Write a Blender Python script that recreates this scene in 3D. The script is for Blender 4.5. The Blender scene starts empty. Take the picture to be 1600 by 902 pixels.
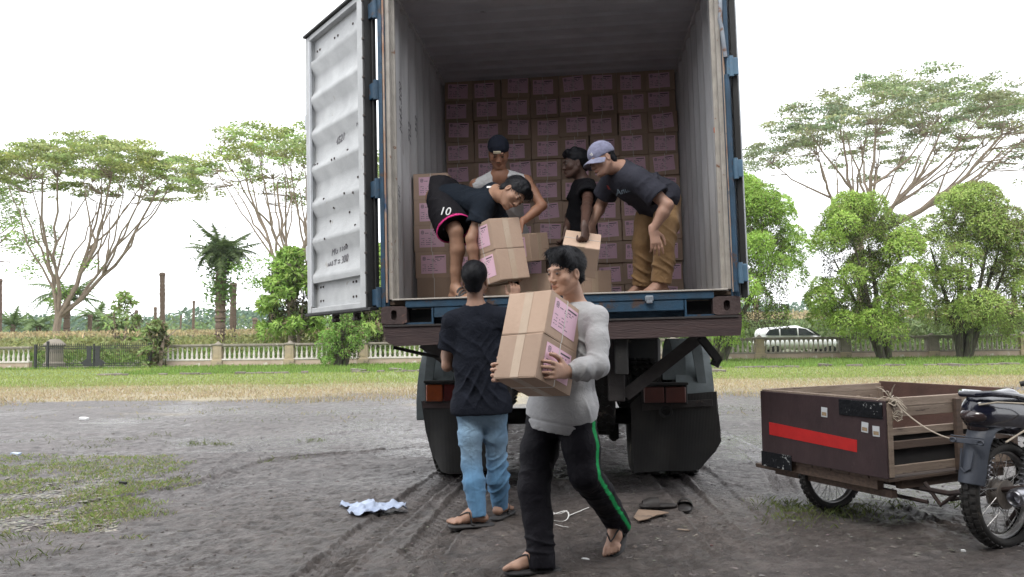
import bpy, bmesh, math, random
import numpy as np
from math import radians, sin, cos, pi, atan, sqrt
from mathutils import Vector, Matrix, Euler
RND = random.Random(7)
NR = np.random.RandomState(11)
S = bpy.context.scene
COL = S.collection

# ------------------------------------------------------------------ camera
FPX = 1200.0
TH = atan((526 - 451) / FPX)
RO = radians(-0.7)
CAM = Vector((0, 0, 1.2))
cam_data = bpy.data.cameras.new('camera')
cam_data.sensor_width = 36.0
cam_data.lens = 36.0 * FPX / 1600.0
cam_data.clip_start = 0.05
cam_data.clip_end = 3000
cam = bpy.data.objects.new('camera', cam_data)
COL.objects.link(cam)
RCAM = Matrix.Rotation(pi / 2 + TH, 3, 'X') @ Matrix.Rotation(RO, 3, 'Z')
cam.matrix_world = Matrix.Translation(CAM) @ RCAM.to_4x4()
S.camera = cam

# ------------------------------------------------------------------ world: overcast tropical noon
SUN_EL, SUN_AZ = radians(58), radians(205)
w = bpy.data.worlds.new('World')
S.world = w
w.use_nodes = True
nt = w.node_tree
nt.nodes.clear()
out = nt.nodes.new('ShaderNodeOutputWorld')
bg = nt.nodes.new('ShaderNodeBackground')
sky = nt.nodes.new('ShaderNodeTexSky')
sky.sky_type = 'NISHITA'
sky.sun_disc = False
sky.sun_elevation = SUN_EL
sky.sun_rotation = SUN_AZ
sky.dust_density = 4.0
sky.air_density = 1.0
cl = nt.nodes.new('ShaderNodeMixRGB')
cl.inputs[0].default_value = 0.93
cl.inputs[2].default_value = (13.8, 14.0, 14.4, 1)      # thick even cloud layer
nt.links.new(sky.outputs[0], cl.inputs[1])
nt.links.new(cl.outputs[0], bg.inputs[0])
bg.inputs[1].default_value = 0.10
nt.links.new(bg.outputs[0], out.inputs[0])

sd = bpy.data.lights.new('sun', 'SUN')
sd.energy = 1.1
sd.angle = radians(20)
sd.color = (1.0, 0.965, 0.9)
sun = bpy.data.objects.new('sun', sd)
COL.objects.link(sun)
sun.rotation_euler = Euler((pi / 2 - SUN_EL, 0, pi - SUN_AZ), 'XYZ')

S.view_settings.view_transform = 'Standard'
S.view_settings.look = 'None'
S.view_settings.gamma = 1
S.view_settings.exposure = 0.78
S.render.engine = 'CYCLES'
S.cycles.max_bounces = 6
S.cycles.diffuse_bounces = 4
S.cycles.transparent_max_bounces = 4


def P(u, v, d):
    """point seen at photo pixel (u, v) at world distance y = d"""
    r = RCAM @ Vector(((u - 800) / FPX, -(v - 451) / FPX, -1))
    return CAM + r * (d / r.y)


def G(u, v, z=0.0):
    r = RCAM @ Vector(((u - 800) / FPX, -(v - 451) / FPX, -1))
    return CAM + r * ((z - CAM.z) / r.z)


# ------------------------------------------------------------------ materials
def new_mat(name):
    m = bpy.data.materials.new(name)
    m.use_nodes = True
    t = m.node_tree
    b = t.nodes['Principled BSDF']
    return m, t, b


def N(t, typ, **kw):
    n = t.nodes.new(typ)
    for k, v in kw.items():
        if k.startswith('i_'):
            key = k[2:]
            n.inputs[int(key) if key.isdigit() else key.replace('_', ' ')].default_value = v
        else:
            setattr(n, k, v)
    return n


def rgba(c):
    return (c[0], c[1], c[2], 1)


def pm(name, c1, c2=None, scale=6.0, rough=0.6, rough2=None, bump=0.0, bscale=60.0, metal=0.0, spec=0.5,
       c3=None, c3scale=2.0, c3at=0.6, stretch=(1, 1, 1), coat=0.0, sheen=0.0, detail=6.0, rnd=0.0, trans=0.0, sss=0.0):
    """procedural surface: two-colour noise, optional patches of a third colour (dirt, rust), fine bump"""
    m, t, b = new_mat(name)
    L = t.links.new
    tc = N(t, 'ShaderNodeTexCoord')
    mp = N(t, 'ShaderNodeMapping')
    mp.inputs['Scale'].default_value = stretch
    L(tc.outputs['Object'], mp.inputs[0])
    c2 = c2 or tuple(x * 0.8 for x in c1)
    n1 = N(t, 'ShaderNodeTexNoise', i_Scale=scale, i_Detail=detail, i_Roughness=0.6)
    L(mp.outputs[0], n1.inputs['Vector'])
    r1 = N(t, 'ShaderNodeValToRGB')
    r1.color_ramp.elements[0].position = 0.3
    r1.color_ramp.elements[1].position = 0.7
    r1.color_ramp.elements[0].color = rgba(c1)
    r1.color_ramp.elements[1].color = rgba(c2)
    L(n1.outputs['Fac'], r1.inputs[0])
    colout = r1.outputs[0]
    if c3:
        n2 = N(t, 'ShaderNodeTexNoise', i_Scale=c3scale, i_Detail=8.0, i_Roughness=0.68)
        L(mp.outputs[0], n2.inputs['Vector'])
        r2 = N(t, 'ShaderNodeValToRGB')
        r2.color_ramp.elements[0].position = c3at
        r2.color_ramp.elements[1].position = c3at + 0.06
        L(n2.outputs['Fac'], r2.inputs[0])
        mx = N(t, 'ShaderNodeMixRGB')
        mx.inputs[2].default_value = rgba(c3)
        L(r2.outputs[0], mx.inputs[0])
        L(colout, mx.inputs[1])
        colout = mx.outputs[0]
    if rnd:
        oi = N(t, 'ShaderNodeObjectInfo')
        hs = N(t, 'ShaderNodeHueSaturation')
        mr = N(t, 'ShaderNodeMapRange')
        mr.inputs[3].default_value = 1 - rnd
        mr.inputs[4].default_value = 1 + rnd
        L(oi.outputs['Random'], mr.inputs[0])
        L(mr.outputs[0], hs.inputs['Value'])
        L(colout, hs.inputs['Color'])
        colout = hs.outputs[0]
    L(colout, b.inputs['Base Color'])
    b.inputs['Metallic'].default_value = metal
    b.inputs['Specular IOR Level'].default_value = spec
    if rough2 is not None:
        mr = N(t, 'ShaderNodeMapRange')
        mr.inputs[1].default_value = 0.35
        mr.inputs[2].default_value = 0.65
        mr.inputs[3].default_value = rough
        mr.inputs[4].default_value = rough2
        L(n1.outputs['Fac'], mr.inputs[0])
        L(mr.outputs[0], b.inputs['Roughness'])
    else:
        b.inputs['Roughness'].default_value = rough
    b.inputs['Coat Weight'].default_value = coat
    b.inputs['Coat Roughness'].default_value = 0.08
    if sheen:
        b.inputs['Sheen Weight'].default_value = sheen
    if sss:
        b.inputs['Subsurface Weight'].default_value = sss
        b.inputs['Subsurface Radius'].default_value = (0.02, 0.008, 0.004)
    if bump:
        nb = N(t, 'ShaderNodeTexNoise', i_Scale=bscale, i_Detail=4.0)
        L(mp.outputs[0], nb.inputs['Vector'])
        bp = N(t, 'ShaderNodeBump', i_Strength=min(1.0, bump), i_Distance=0.01)
        L(nb.outputs['Fac'], bp.inputs['Height'])
        L(bp.outputs[0], b.inputs['Normal'])
    return m


# ------------------------------------------------------------------ mesh builder
def rotm(rx=0, ry=0, rz=0):
    return Euler((rx, ry, rz), 'XYZ').to_matrix()


class MB:
    def __init__(s):
        s.v, s.f, s.m = [], [], []

    def add(s, vs, fs, mi=0):
        o = len(s.v)
        s.v += [tuple(v) for v in vs]
        s.f += [tuple(i + o for i in f) for f in fs]
        s.m += [mi] * len(fs)
        return s

    def box(s, c, d, r=None, bev=0.0, mi=0):
        """box centre c, full size d, optional 3x3 rotation, chamfer bev"""
        hx, hy, hz = d[0] / 2, d[1] / 2, d[2] / 2
        c = Vector(c)
        if bev <= 0 or bev * 2.2 > min(d):
            vs = [Vector((sx * hx, sy * hy, sz * hz)) for sx in (-1, 1) for sy in (-1, 1) for sz in (-1, 1)]
            fs = [(0, 1, 3, 2), (4, 6, 7, 5), (0, 4, 5, 1), (2, 3, 7, 6), (0, 2, 6, 4), (1, 5, 7, 3)]
        else:
            vs, ix = [], {}
            for sx in (-1, 1):
                for sy in (-1, 1):
                    for sz in (-1, 1):
                        for a in range(3):
                            h = [hx - bev, hy - bev, hz - bev]
                            h[a] += bev
                            ix[(sx, sy, sz, a)] = len(vs)
                            vs.append(Vector((sx * h[0], sy * h[1], sz * h[2])))
            fs = []
            for a in range(3):
                b_, c_ = (a + 1) % 3, (a + 2) % 3
                for sa in (-1, 1):
                    q = []
                    for (sb, sc) in ((-1, -1), (1, -1), (1, 1), (-1, 1)):
                        k = [0, 0, 0]
                        k[a], k[b_], k[c_] = sa, sb, sc
                        q.append(ix[(k[0], k[1], k[2], a)])
                    fs.append(tuple(q if sa > 0 else q[::-1]))
                for sb in (-1, 1):
                    for sc in (-1, 1):
                        k0, k1 = [0, 0, 0], [0, 0, 0]
                        k0[a], k0[b_], k0[c_] = -1, sb, sc
                        k1[a], k1[b_], k1[c_] = 1, sb, sc
                        q = [ix[(*k0, b_)], ix[(*k1, b_)], ix[(*k1, c_)], ix[(*k0, c_)]]
                        fs.append(tuple(q if sb * sc > 0 else q[::-1]))
            for sx in (-1, 1):
                for sy in (-1, 1):
                    for sz in (-1, 1):
                        q = [ix[(sx, sy, sz, a)] for a in range(3)]
                        fs.append(tuple(q if sx * sy * sz > 0 else q[::-1]))
        if r is not None:
            vs = [r @ v for v in vs]
        return s.add([v + c for v in vs], fs, mi)

    def beam(s, a, b, wx, wz, up=(0, 0, 1), bev=0.0, mi=0):
        a, b = Vector(a), Vector(b)
        y = (b - a).normalized()
        x = y.cross(Vector(up))
        if x.length < 1e-4:
            x = Vector((1, 0, 0))
        x.normalize()
        z = x.cross(y)
        r = Matrix((x, y, z)).transposed()
        return s.box((a + b) / 2, (wx, (b - a).length, wz), r, bev, mi)

    def tube(s, pts, rad, n=8, cap=True, mi=0, flat=None, closed=False):
        """tube through pts; rad a number or a list"""
        pts = [Vector(p) for p in pts]
        k = len(pts)
        rad = rad if hasattr(rad, '__len__') else [rad] * k
        vs = []
        prev = None
        for i, p in enumerate(pts):
            if closed:
                t = pts[(i + 1) % k] - pts[i - 1]
            else:
                t = pts[min(i + 1, k - 1)] - pts[max(i - 1, 0)]
            t.normalize()
            if prev is None:
                a = Vector((0, 0, 1)) if abs(t.z) < 0.9 else Vector((1, 0, 0))
                x = t.cross(a).normalized()
            else:
                x = (prev - t * prev.dot(t)).normalized()
            prev = x
            y = t.cross(x)
            for j in range(n):
                a = 2 * pi * j / n
                fl = 1 if flat is None else flat
                vs.append(p + x * (cos(a) * rad[i]) + y * (sin(a) * rad[i] * fl))
        fs = []
        for i in range(k if closed else k - 1):
            i2 = (i + 1) % k
            for j in range(n):
                j2 = (j + 1) % n
                fs.append((i * n + j, i * n + j2, i2 * n + j2, i2 * n + j))
        if cap and not closed:
            fs.append(tuple(range(n))[::-1])
            fs.append(tuple((k - 1) * n + j for j in range(n)))
        return s.add(vs, fs, mi)

    def lathe(s, prof, c=(0, 0, 0), axis='Z', n=16, mi=0, a0=0, a1=2 * pi):
        """profile [(r, h)...] turned about an axis through c"""
        full = abs(a1 - a0 - 2 * pi) < 1e-4
        c = Vector(c)
        vs = []
        m = n if full else n + 1
        for r, h in prof:
            for j in range(m):
                a = a0 + (a1 - a0) * j / n
                x, y = r * cos(a), r * sin(a)
                v = (x, y, h) if axis == 'Z' else ((h, x, y) if axis == 'X' else (y, h, x))
                vs.append(Vector(v) + c)
        fs = []
        for i in range(len(prof) - 1):
            for j in range(n):
                j2 = (j + 1) % m
                fs.append((i * m + j, i * m + j2, (i + 1) * m + j2, (i + 1) * m + j))
        return s.add(vs, fs, mi)

    def prism(s, poly, y0, y1, plane='XZ', mi=0):
        """flat outline extruded between two depths"""
        n = len(poly)

        def pt(p, d):
            return {'XZ': (p[0], d, p[1]), 'XY': (p[0], p[1], d), 'YZ': (d, p[0], p[1])}[plane]
        vs = [pt(p, y0) for p in poly] + [pt(p, y1) for p in poly]
        fs = [tuple(range(n)), tuple(range(2 * n - 1, n - 1, -1))]
        fs += [(i, i + n, (i + 1) % n + n, (i + 1) % n) for i in range(n)]
        return s.add(vs, fs, mi)

    def quad(s, a, b, c, d, mi=0):
        return s.add([a, b, c, d], [(0, 1, 2, 3)], mi)

    def mesh(s, name, mats, smooth=35):
        me = bpy.data.meshes.new(name)
        me.from_pydata(s.v, [], s.f)
        if not isinstance(mats, (list, tuple)):
            mats = [mats]
        for m in mats:
            me.materials.append(m)
        if len(mats) > 1:
            me.polygons.foreach_set('material_index', s.m)
        if smooth:
            me.polygons.foreach_set('use_smooth', [True] * len(s.f))
            me.set_sharp_from_angle(angle=radians(smooth))
        me.update()
        return me

    def build(s, name, mats, parent=None, smooth=35, loc=None):
        return link(name, s.mesh(name, mats, smooth), parent, loc)


def link(name, data, parent=None, loc=None, mat4=None):
    o = bpy.data.objects.new(name, data)
    COL.objects.link(o)
    if parent is not None:
        o.parent = parent
    if loc is not None:
        o.location = loc
    if mat4 is not None:
        o.matrix_local = mat4
    return o


def tag(o, label, cat, group=None, kind=None):
    o['label'] = label
    o['category'] = cat
    if group:
        o['group'] = group
    if kind:
        o['kind'] = kind
    return o


def thing(name, label, cat, loc=(0, 0, 0), rz=0.0, group=None, mat4=None):
    o = bpy.data.objects.new(name, None)
    COL.objects.link(o)
    o.empty_display_size = 0.1
    if mat4 is not None:
        o.matrix_world = mat4
    else:
        o.location = loc
        o.rotation_euler = (0, 0, rz)
    return tag(o, label, cat, group)


def copy_tree(o, parent=None):
    c = o.copy()
    COL.objects.link(c)
    if parent is not None:
        c.parent = parent
    for ch in list(o.children):
        copy_tree(ch, c)
    return c


def np_mesh(name, V, Fq, mats, smooth=True, col=None, mi=None):
    """numpy verts (n,3), faces (m,3|4)"""
    me = bpy.data.meshes.new(name)
    k = Fq.shape[1]
    me.vertices.add(len(V))
    me.vertices.foreach_set('co', V.astype(np.float32).ravel())
    me.loops.add(Fq.size)
    me.loops.foreach_set('vertex_index', Fq.astype(np.int32).ravel())
    me.polygons.add(len(Fq))
    me.polygons.foreach_set('loop_start', np.arange(len(Fq), dtype=np.int32) * k)
    me.polygons.foreach_set('use_smooth', np.full(len(Fq), smooth))
    if not isinstance(mats, (list, tuple)):
        mats = [mats]
    for m in mats:
        me.materials.append(m)
    if mi is not None:
        me.polygons.foreach_set('material_index', mi.astype(np.int32))
    me.update(calc_edges=True)
    if col is not None:
        a = me.color_attributes.new('Col', 'FLOAT_COLOR', 'POINT')
        c4 = np.ones((len(V), 4), np.float32)
        c4[:, :3] = col
        a.data.foreach_set('color', c4.ravel())
    return me


def vnoise(p, seed=0):
    """value noise in [-1,1] on an (n,3) array"""
    p = np.asarray(p, np.float64)
    i = np.floor(p).astype(np.int64)
    f = p - i
    f = f * f * (3 - 2 * f)

    def h(ix, iy, iz):
        n = (ix * 374761393 + iy * 668265263 + iz * 2147483647 + seed * 1274126177) & 0xffffffff
        n = ((n ^ (n >> 13)) * 1274126177) & 0xffffffff
        n = n ^ (n >> 16)
        return (n & 0xffff) / 32767.5 - 1
    x, y, z = i[:, 0], i[:, 1], i[:, 2]
    r = 0
    for dx in (0, 1):
        wx = f[:, 0] if dx else 1 - f[:, 0]
        for dy in (0, 1):
            wy = f[:, 1] if dy else 1 - f[:, 1]
            for dz in (0, 1):
                wz = f[:, 2] if dz else 1 - f[:, 2]
                r = r + wx * wy * wz * h(x + dx, y + dy, z + dz)
    return r


def fbm(p, oct=4, seed=0, gain=0.5):
    r, a, s = 0, 1.0, 0.0
    for o in range(oct):
        r = r + a * vnoise(np.asarray(p) * (2.03 ** o), seed + o)
        s += a
        a *= gain
    return r / s


def text_mesh(txt, size, extrude=0.0015, shear=0.0, space=1.0):
    cu = bpy.data.curves.new('lettering', 'FONT')
    cu.body = txt
    cu.size = size
    cu.extrude = extrude
    cu.shear = shear
    cu.space_character = space
    cu.align_x = 'CENTER'
    cu.align_y = 'CENTER'
    cu.resolution_u = 3
    return cu


def text_as_mesh(txt, size, extrude, shear, mat):
    tmp = bpy.data.objects.new('tmp', text_mesh(txt, size, extrude, shear))
    me = bpy.data.meshes.new_from_object(tmp)
    bpy.data.objects.remove(tmp)
    me.materials.clear()
    me.materials.append(mat)
    return me


def on_ground(u, d, h=0.0):
    """point in pixel column u at world distance d, height h above the ground"""
    p = P(u, 451 + 0.0, d)
    return Vector((p.x, d, h))
# ================================================================== shipping container
CM = Matrix.Translation((0.306, 5.221, 1.312)) @ (Matrix.Rotation(radians(-5.346), 4, 'Z') @ Matrix.Rotation(radians(-.07), 4, 'X') @ Matrix.Rotation(radians(-.825), 4, 'Y'))
TM = Matrix.Translation((0.306, 5.221, 0)) @ Matrix.Rotation(radians(-5.35), 4, 'Z')


def CW(x, y, z):
    return CM @ Vector((x, y, z))


M_white = pm('chipped_white_paint', (0.46, 0.475, 0.48), (0.37, 0.38, 0.39), 5, 0.5, 0.7, 0.15, 90, c3=(0.30, 0.28, 0.25), c3scale=11, c3at=0.635)
M_wall = pm('dirty_cream_interior_paint', (0.62, 0.62, 0.63), (0.46, 0.46, 0.465), 4, 0.6, 0.8, 0.2, 50, c3=(0.22, 0.20, 0.18), c3scale=5, c3at=0.66, stretch=(3, 3, 0.5))
M_roofin = pm('interior_roof_paint', (0.52, 0.52, 0.55), (0.42, 0.42, 0.45), 3, 0.7, 0.8, 0.15, 40, c3=(0.10, 0.085, 0.08), c3scale=8, c3at=0.68)
M_blue = pm('faded_blue_paint', (0.020, 0.068, 0.125), (0.018, 0.042, 0.070), 9, 0.5, 0.75, 0.3, 70, c3=(0.07, 0.045, 0.038), c3scale=6, c3at=0.565)
M_rust = pm('rusty_brown_steel', (0.080, 0.050, 0.046), (0.045, 0.032, 0.032), 10, 0.65, 0.85, 0.4, 60, c3=(0.19, 0.10, 0.075), c3scale=9, c3at=0.63)
M_jamb = pm('chipped_cream_jamb', (0.42, 0.39, 0.35), (0.30, 0.28, 0.25), 12, 0.6, 0.7, 0.2, 60, c3=(0.17, 0.075, 0.035), c3scale=16, c3at=0.62)
M_rubber = pm('black_rubber', (0.010, 0.010, 0.011), (0.018, 0.018, 0.018), 20, 0.6, 0.75, 0.2, 80)
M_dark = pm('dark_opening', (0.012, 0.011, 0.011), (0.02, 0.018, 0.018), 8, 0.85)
M_floorin = pm('worn_plywood_floor', (0.15, 0.105, 0.075), (0.09, 0.065, 0.05), 5, 0.7, 0.85, 0.3, 30, stretch=(1, 6, 1))
M_rod = pm('worn_galvanised_rod', (0.30, 0.34, 0.38), (0.2, 0.22, 0.25), 10, 0.45, 0.6, 0.2, 80, metal=0.4, c3=(0.17, 0.09, 0.06), c3scale=8, c3at=0.55)
M_grey = pm('grey_white_edge_paint', (0.55, 0.57, 0.6), (0.42, 0.44, 0.46), 6, 0.5, 0.6, 0.1, 60, c3=(0.2, 0.17, 0.15), c3scale=9, c3at=0.68)
M_ink = pm('black_marker_ink', (0.11, 0.105, 0.12), (0.17, 0.165, 0.175), 30, 0.6)
M_bolt = pm('bolt_steel', (0.05, 0.045, 0.045), (0.09, 0.07, 0.06), 30, 0.6, metal=0.5)

CLEN, CH, HW = 6.06, 2.59, 1.219
cont = thing('shipping_container', 'open blue and white shipping container standing on the truck, its back full of cartons', 'shipping container', mat4=CM)


def corr(mb, a, b, depthv, upv, length, pitch=0.278, dep=0.036, duty=(0.26, 0.12, 0.24), thick=0.004, mi=0):
    """trapezoid sheet from a along direction b (length), corrugated; rows spaced along b, extruded along upv"""
    a, b, dv, up = Vector(a), Vector(b), Vector(depthv), Vector(upv)
    n = int(length / pitch)
    pitch = length / n
    prof = []
    f1, s, f2 = duty
    for i in range(n):
        o = i * pitch
        prof += [(o, 0), (o + f1 * pitch, 0), (o + (f1 + s) * pitch, dep), (o + (1 - s) * pitch, dep)]
    prof.append((length, 0))
    vs = []
    for x, d in prof:
        for q in (0, 1):
            vs.append(a + b * x + dv * d + up * q)
    fs = [(2 * i, 2 * i + 2, 2 * i + 3, 2 * i + 1) for i in range(len(prof) - 1)]
    k = len(vs)
    vs2 = [v + dv * thick for v in vs]
    fs2 = [tuple(i + k for i in f[::-1]) for f in fs]
    mb.add(vs + vs2, fs + fs2, mi)


# side walls, one mesh each (corrugated steel: one sheet)
for sx in (-1, 1):
    m = MB()
    corr(m, (sx * 1.172, 0.13, 0.16), (0, 1, 0), (sx, 0, 0), (0, 0, 2.36), 5.8, 0.278, 0.026, (0.3, 0.18, 0.2))
    m.box((sx * 1.19, 3.03, 0.08), (0.05, 5.8, 0.16), bev=0.004)
    m.box((sx * 1.195, 3.03, 2.54), (0.075, 5.8, 0.09), bev=0.004)
    m.build('side_wall', M_wall, cont)
# roof with pressed cross ridges
m = MB()
corr(m, (-1.17, 0.13, 2.51), (0, 1, 0), (0, 0, 1), (2.34, 0, 0), 5.8, 0.209, 0.02, (0.52, 0.1, 0.28))
m.build('roof_panel', M_roofin, cont)
m = MB()
m.box((0, 5.98, 1.32), (2.43, 0.05, 2.5))
m.build('front_wall', M_wall, cont)
# floor boards
for i in range(8):
    m = MB()
    m.box((-1.025 + i * 0.293, 2.97, 0.148), (0.289, 5.85, 0.028), bev=0.002)
    m.build('floor_board', M_floorin, cont)
# rear posts (outer blue post, inner cream jamb)
for sx in (-1, 1):
    m = MB()
    m.prism([(sx * 1.219, 0.0), (sx * 1.219, 0.11), (sx * 1.17, 0.11), (sx * 1.17, 0.035), (sx * 1.19, 0.02), (sx * 1.19, 0.0)], 0.12, 2.47, 'XY')
    m.build('rear_post', M_blue, cont)
    m = MB()
    m.box((sx * 1.158, 0.075, 1.31), (0.03, 0.09, 2.28), bev=0.004)
    m.box((sx * 1.135, 0.115, 1.31), (0.03, 0.03, 2.28), bev=0.004)
    j = m.build('door_jamb', M_jamb, cont)
    # rust-brown strip down the post edge
    m = MB()
    m.box((sx * 1.181, 0.012, 1.3), (0.012, 0.02, 2.3), bev=0.002)
    m.build('rusted_edge', pm('rust_flaking_edge_%d' % (sx + 1), (0.30, 0.15, 0.09), (0.42, 0.36, 0.3), 14, 0.8, bump=0.4, c3=(0.03, 0.08, 0.16), c3scale=6, c3at=0.56, stretch=(1, 1, 0.5)), cont)
# header, with seal plate
m = MB()
m.box((0, 0.05, 2.53), (2.438, 0.1, 0.118), bev=0.006)
m.box((0, 0.1, 2.44), (2.2, 0.05, 0.07), bev=0.006)
m.build('header_beam', M_blue, cont)
# sill: blue, with two fork/lash pockets cut at the ends
m = MB()
m.box((0, 0.06, 0.072), (1.70, 0.12, 0.072), bev=0.005)
m.box((0, 0.10, 0.01), (1.70, 0.03, 0.06))
for sx in (-1, 1):
    m.box((sx * 0.953, 0.06, 0.0), (0.20, 0.1, 0.015))
    m.box((sx * 0.86, 0.06, 0.05), (0.012, 0.125, 0.112))
m.box((0, 0.06, 0.136), (2.1, 0.13, 0.055), bev=0.006)
m.build('door_sill', M_blue, cont)
m = MB()
m.box((0, 0.055, 0.168), (2.28, 0.14, 0.012), bev=0.003)
m.build('sill_plate', M_jamb, cont)
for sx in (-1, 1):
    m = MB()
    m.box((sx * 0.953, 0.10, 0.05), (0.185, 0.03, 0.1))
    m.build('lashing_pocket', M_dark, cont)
# corner castings with oval holes
for sx in (-1, 1):
    for z0 in (0.0, 2.47):
        m = MB()
        cx = sx * 1.13
        ho, hi_ = [], []
        nn = 24
        W2, H2 = 0.09, 0.062
        zc = z0 + 0.062
        for k in range(nn):
            a = 2 * pi * k / nn
            ca, sa = cos(a), sin(a)
            q = max(abs(ca) / W2, abs(sa) / H2)
            ho.append((ca / q, sa / q))
            hi_.append((0.021 * ca, 0.021 * sa + (0.014 if sa > 0 else -0.014)))
        vs = [(cx + x, -0.006, zc + z) for x, z in ho] + [(cx + x, -0.006, zc + z) for x, z in hi_]
        vs += [(cx + x, 0.17, zc + z) for x, z in ho] + [(cx + x, 0.03, zc + z) for x, z in hi_]
        fs = []
        for k in range(nn):
            k2 = (k + 1) % nn
            fs += [(k, k2, nn + k2, nn + k), (k, 2 * nn + k, 2 * nn + k2, k2), (nn + k, nn + k2, 3 * nn + k2, 3 * nn + k)]
        fs.append(tuple(3 * nn + k for k in range(nn)))
        m.add(vs, fs)
        m.build('corner_casting', M_rust, cont, smooth=40)
m = MB()
m.box((0.62, -0.012, 0.122), (0.055, 0.03, 0.04), bev=0.006)
m.box((0.62, -0.02, 0.098), (0.04, 0.02, 0.02), bev=0.004)
m.build('lock_keeper', M_rod, cont)
m = MB()
m.box((-0.55, -0.01, 0.14), (0.05, 0.03, 0.03), bev=0.006)
m.build('lock_keeper', M_rod, cont)

# marks written on the left inner wall
for txt, y, z, sz, ang in (('M45.300', 0.33, 1.62, 0.11, pi / 2), ('702', 0.62, 1.50, 0.12, pi / 2), ('-352', 0.86, 1.62, 0.10, pi / 2), ('1471', 0.24, 0.95, 0.07, pi / 2)):
    o = link('handwritten_mark', text_as_mesh(txt, sz, 0.0008, 0.25, M_ink), cont)
    o.matrix_local = Matrix.Translation((-1.136, y, z)) @ Matrix(((0, 0, 1, 0), (1, 0, 0, 0), (0, 1, 0, 0), (0, 0, 0, 1))) @ Matrix.Rotation(ang, 4, 'Z')
# ---- left door, swung open past square
DA = math.atan2(0.89, -0.81)
HINGE = Vector((-1.262, 0.02, 0.0))
DM = Matrix.Translation(HINGE) @ Matrix.Rotation(DA, 4, 'Z')
# door-local: x from hinge to free edge, y = +: inner face side (towards viewer), z up
DW, DZ0, DZ1 = 1.17, 0.125, 2.42
door = bpy.data.objects.new('open_door', None)
COL.objects.link(door)
door.parent = cont
door.matrix_local = DM
door['label'] = 'left door swung open, grey-white inside with pressed ribs'
T = 0.05
m = MB()
m.box((0.13, 0, (DZ0 + DZ1) / 2), (0.13, T, DZ1 - DZ0), bev=0.004)
m.box((DW - 0.04, 0, (DZ0 + DZ1) / 2), (0.08, T, DZ1 - DZ0), bev=0.004)
m.box((DW / 2 + 0.05, 0, DZ0 + 0.02), (DW - 0.28, T, 0.04), bev=0.003)
m.box((DW / 2 + 0.05, 0, DZ1 - 0.02), (DW - 0.28, T, 0.04), bev=0.003)
m.build('door_frame', M_white, door)
# pressed panel: flat head and foot strips, five deep horizontal ribs
zs = [(DZ0 + 0.04, -0.0), (DZ0 + 0.235, 0.0), (DZ0 + 0.236, 0.03)]
prof = [(DZ0 + 0.03, -0.022), (DZ0 + 0.235, -0.022), (DZ0 + 0.24, 0.016), (DZ0 + 0.27, 0.020)]
nr = 6
z = DZ0 + 0.27
top = DZ1 - 0.26
hgt = (top - z) / nr
for i in range(nr):
    a = z + i * hgt
    prof += [(a + hgt * 0.10, 0.020), (a + hgt * 0.32, -0.022), (a + hgt * 0.72, -0.022), (a + hgt * 0.98, 0.020)]
prof += [(top + 0.03, 0.02), (top + 0.035, -0.022), (DZ1 - 0.03, -0.022)]
m = MB()
x0, x1 = 0.19, DW - 0.075
vs, fs = [], []
for zz, yy in prof:
    for x in (x0, x1):
        vs.append((x, yy, zz))
for i in range(len(prof) - 1):
    fs.append((2 * i, 2 * i + 1, 2 * i + 3, 2 * i + 2))
k = len(vs)
vs += [(v[0], v[1] - 0.003, v[2]) for v in vs]
fs += [tuple(i + k for i in f[::-1]) for f in fs]
m.add(vs, fs)
m.build('ribbed_panel', M_white, door)
m = MB()
m.box((DW - 0.09, 0.02, (DZ0 + DZ1) / 2), (0.02, 0.02, DZ1 - DZ0 - 0.1), bev=0.002)
m.build('edge_rib', M_grey, door)
m = MB()
m.box((0.05, 0.012, (DZ0 + DZ1) / 2), (0.025, 0.075, DZ1 - DZ0 + 0.02), bev=0.004)
m.box((0.02, -0.02, (DZ0 + DZ1) / 2), (0.02, 0.03, DZ1 - DZ0), bev=0.004)
m.box((DW / 2, 0.012, DZ0 - 0.013), (DW, 0.07, 0.022), bev=0.004)
m.box((DW / 2, 0.012, DZ1 + 0.013), (DW, 0.07, 0.022), bev=0.004)
m.build('gasket', M_rubber, door)
m = MB()
m.box((0, 0, 0), (0.022, 0.012, 0.018), bev=0.002)
clip = m.mesh('gasket_clip', M_bolt)
for i in range(16):
    link('gasket_clip', clip, door, (0.036, 0.055, DZ0 + 0.1 + i * 0.14))
for x in (0.42, 0.80):
    m = MB()
    m.tube([(x, -0.055, DZ0 - 0.05), (x, -0.055, DZ1 + 0.05)], 0.017, 10)
    m.box((x, -0.055, DZ0 - 0.03), (0.055, 0.045, 0.018), bev=0.004)
    m.box((x, -0.055, DZ0 - 0.065), (0.085, 0.04, 0.022), bev=0.004)
    m.box((x, -0.055, DZ0 - 0.048), (0.03, 0.05, 0.07), bev=0.004)
    m.box((x, -0.055, DZ1 + 0.05), (0.085, 0.04, 0.022), bev=0.004)
    m.build('lock_rod', M_bolt, door)
for z in (0.19, 0.955, 1.66, 2.25):
    m = MB()
    m.box((-0.0, -0.005, z), (0.09, 0.03, 0.115), bev=0.004)
    m.tube([(-0.035, -0.005, z - 0.07), (-0.035, -0.005, z + 0.07)], 0.018, 10)
    m.build('hinge', M_blue, door)
for z in (0.62, 1.72):
    m = MB()
    m.box((DW + 0.012, -0.005, z), (0.035, 0.06, 0.13), bev=0.008)
    m.build('edge_latch', M_grey, door)
m = MB()
m.box((0, 0, 0), (0.016, 0.012, 0.016), bev=0.002)
bolt = m.mesh('bolt_head', M_bolt)
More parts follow.
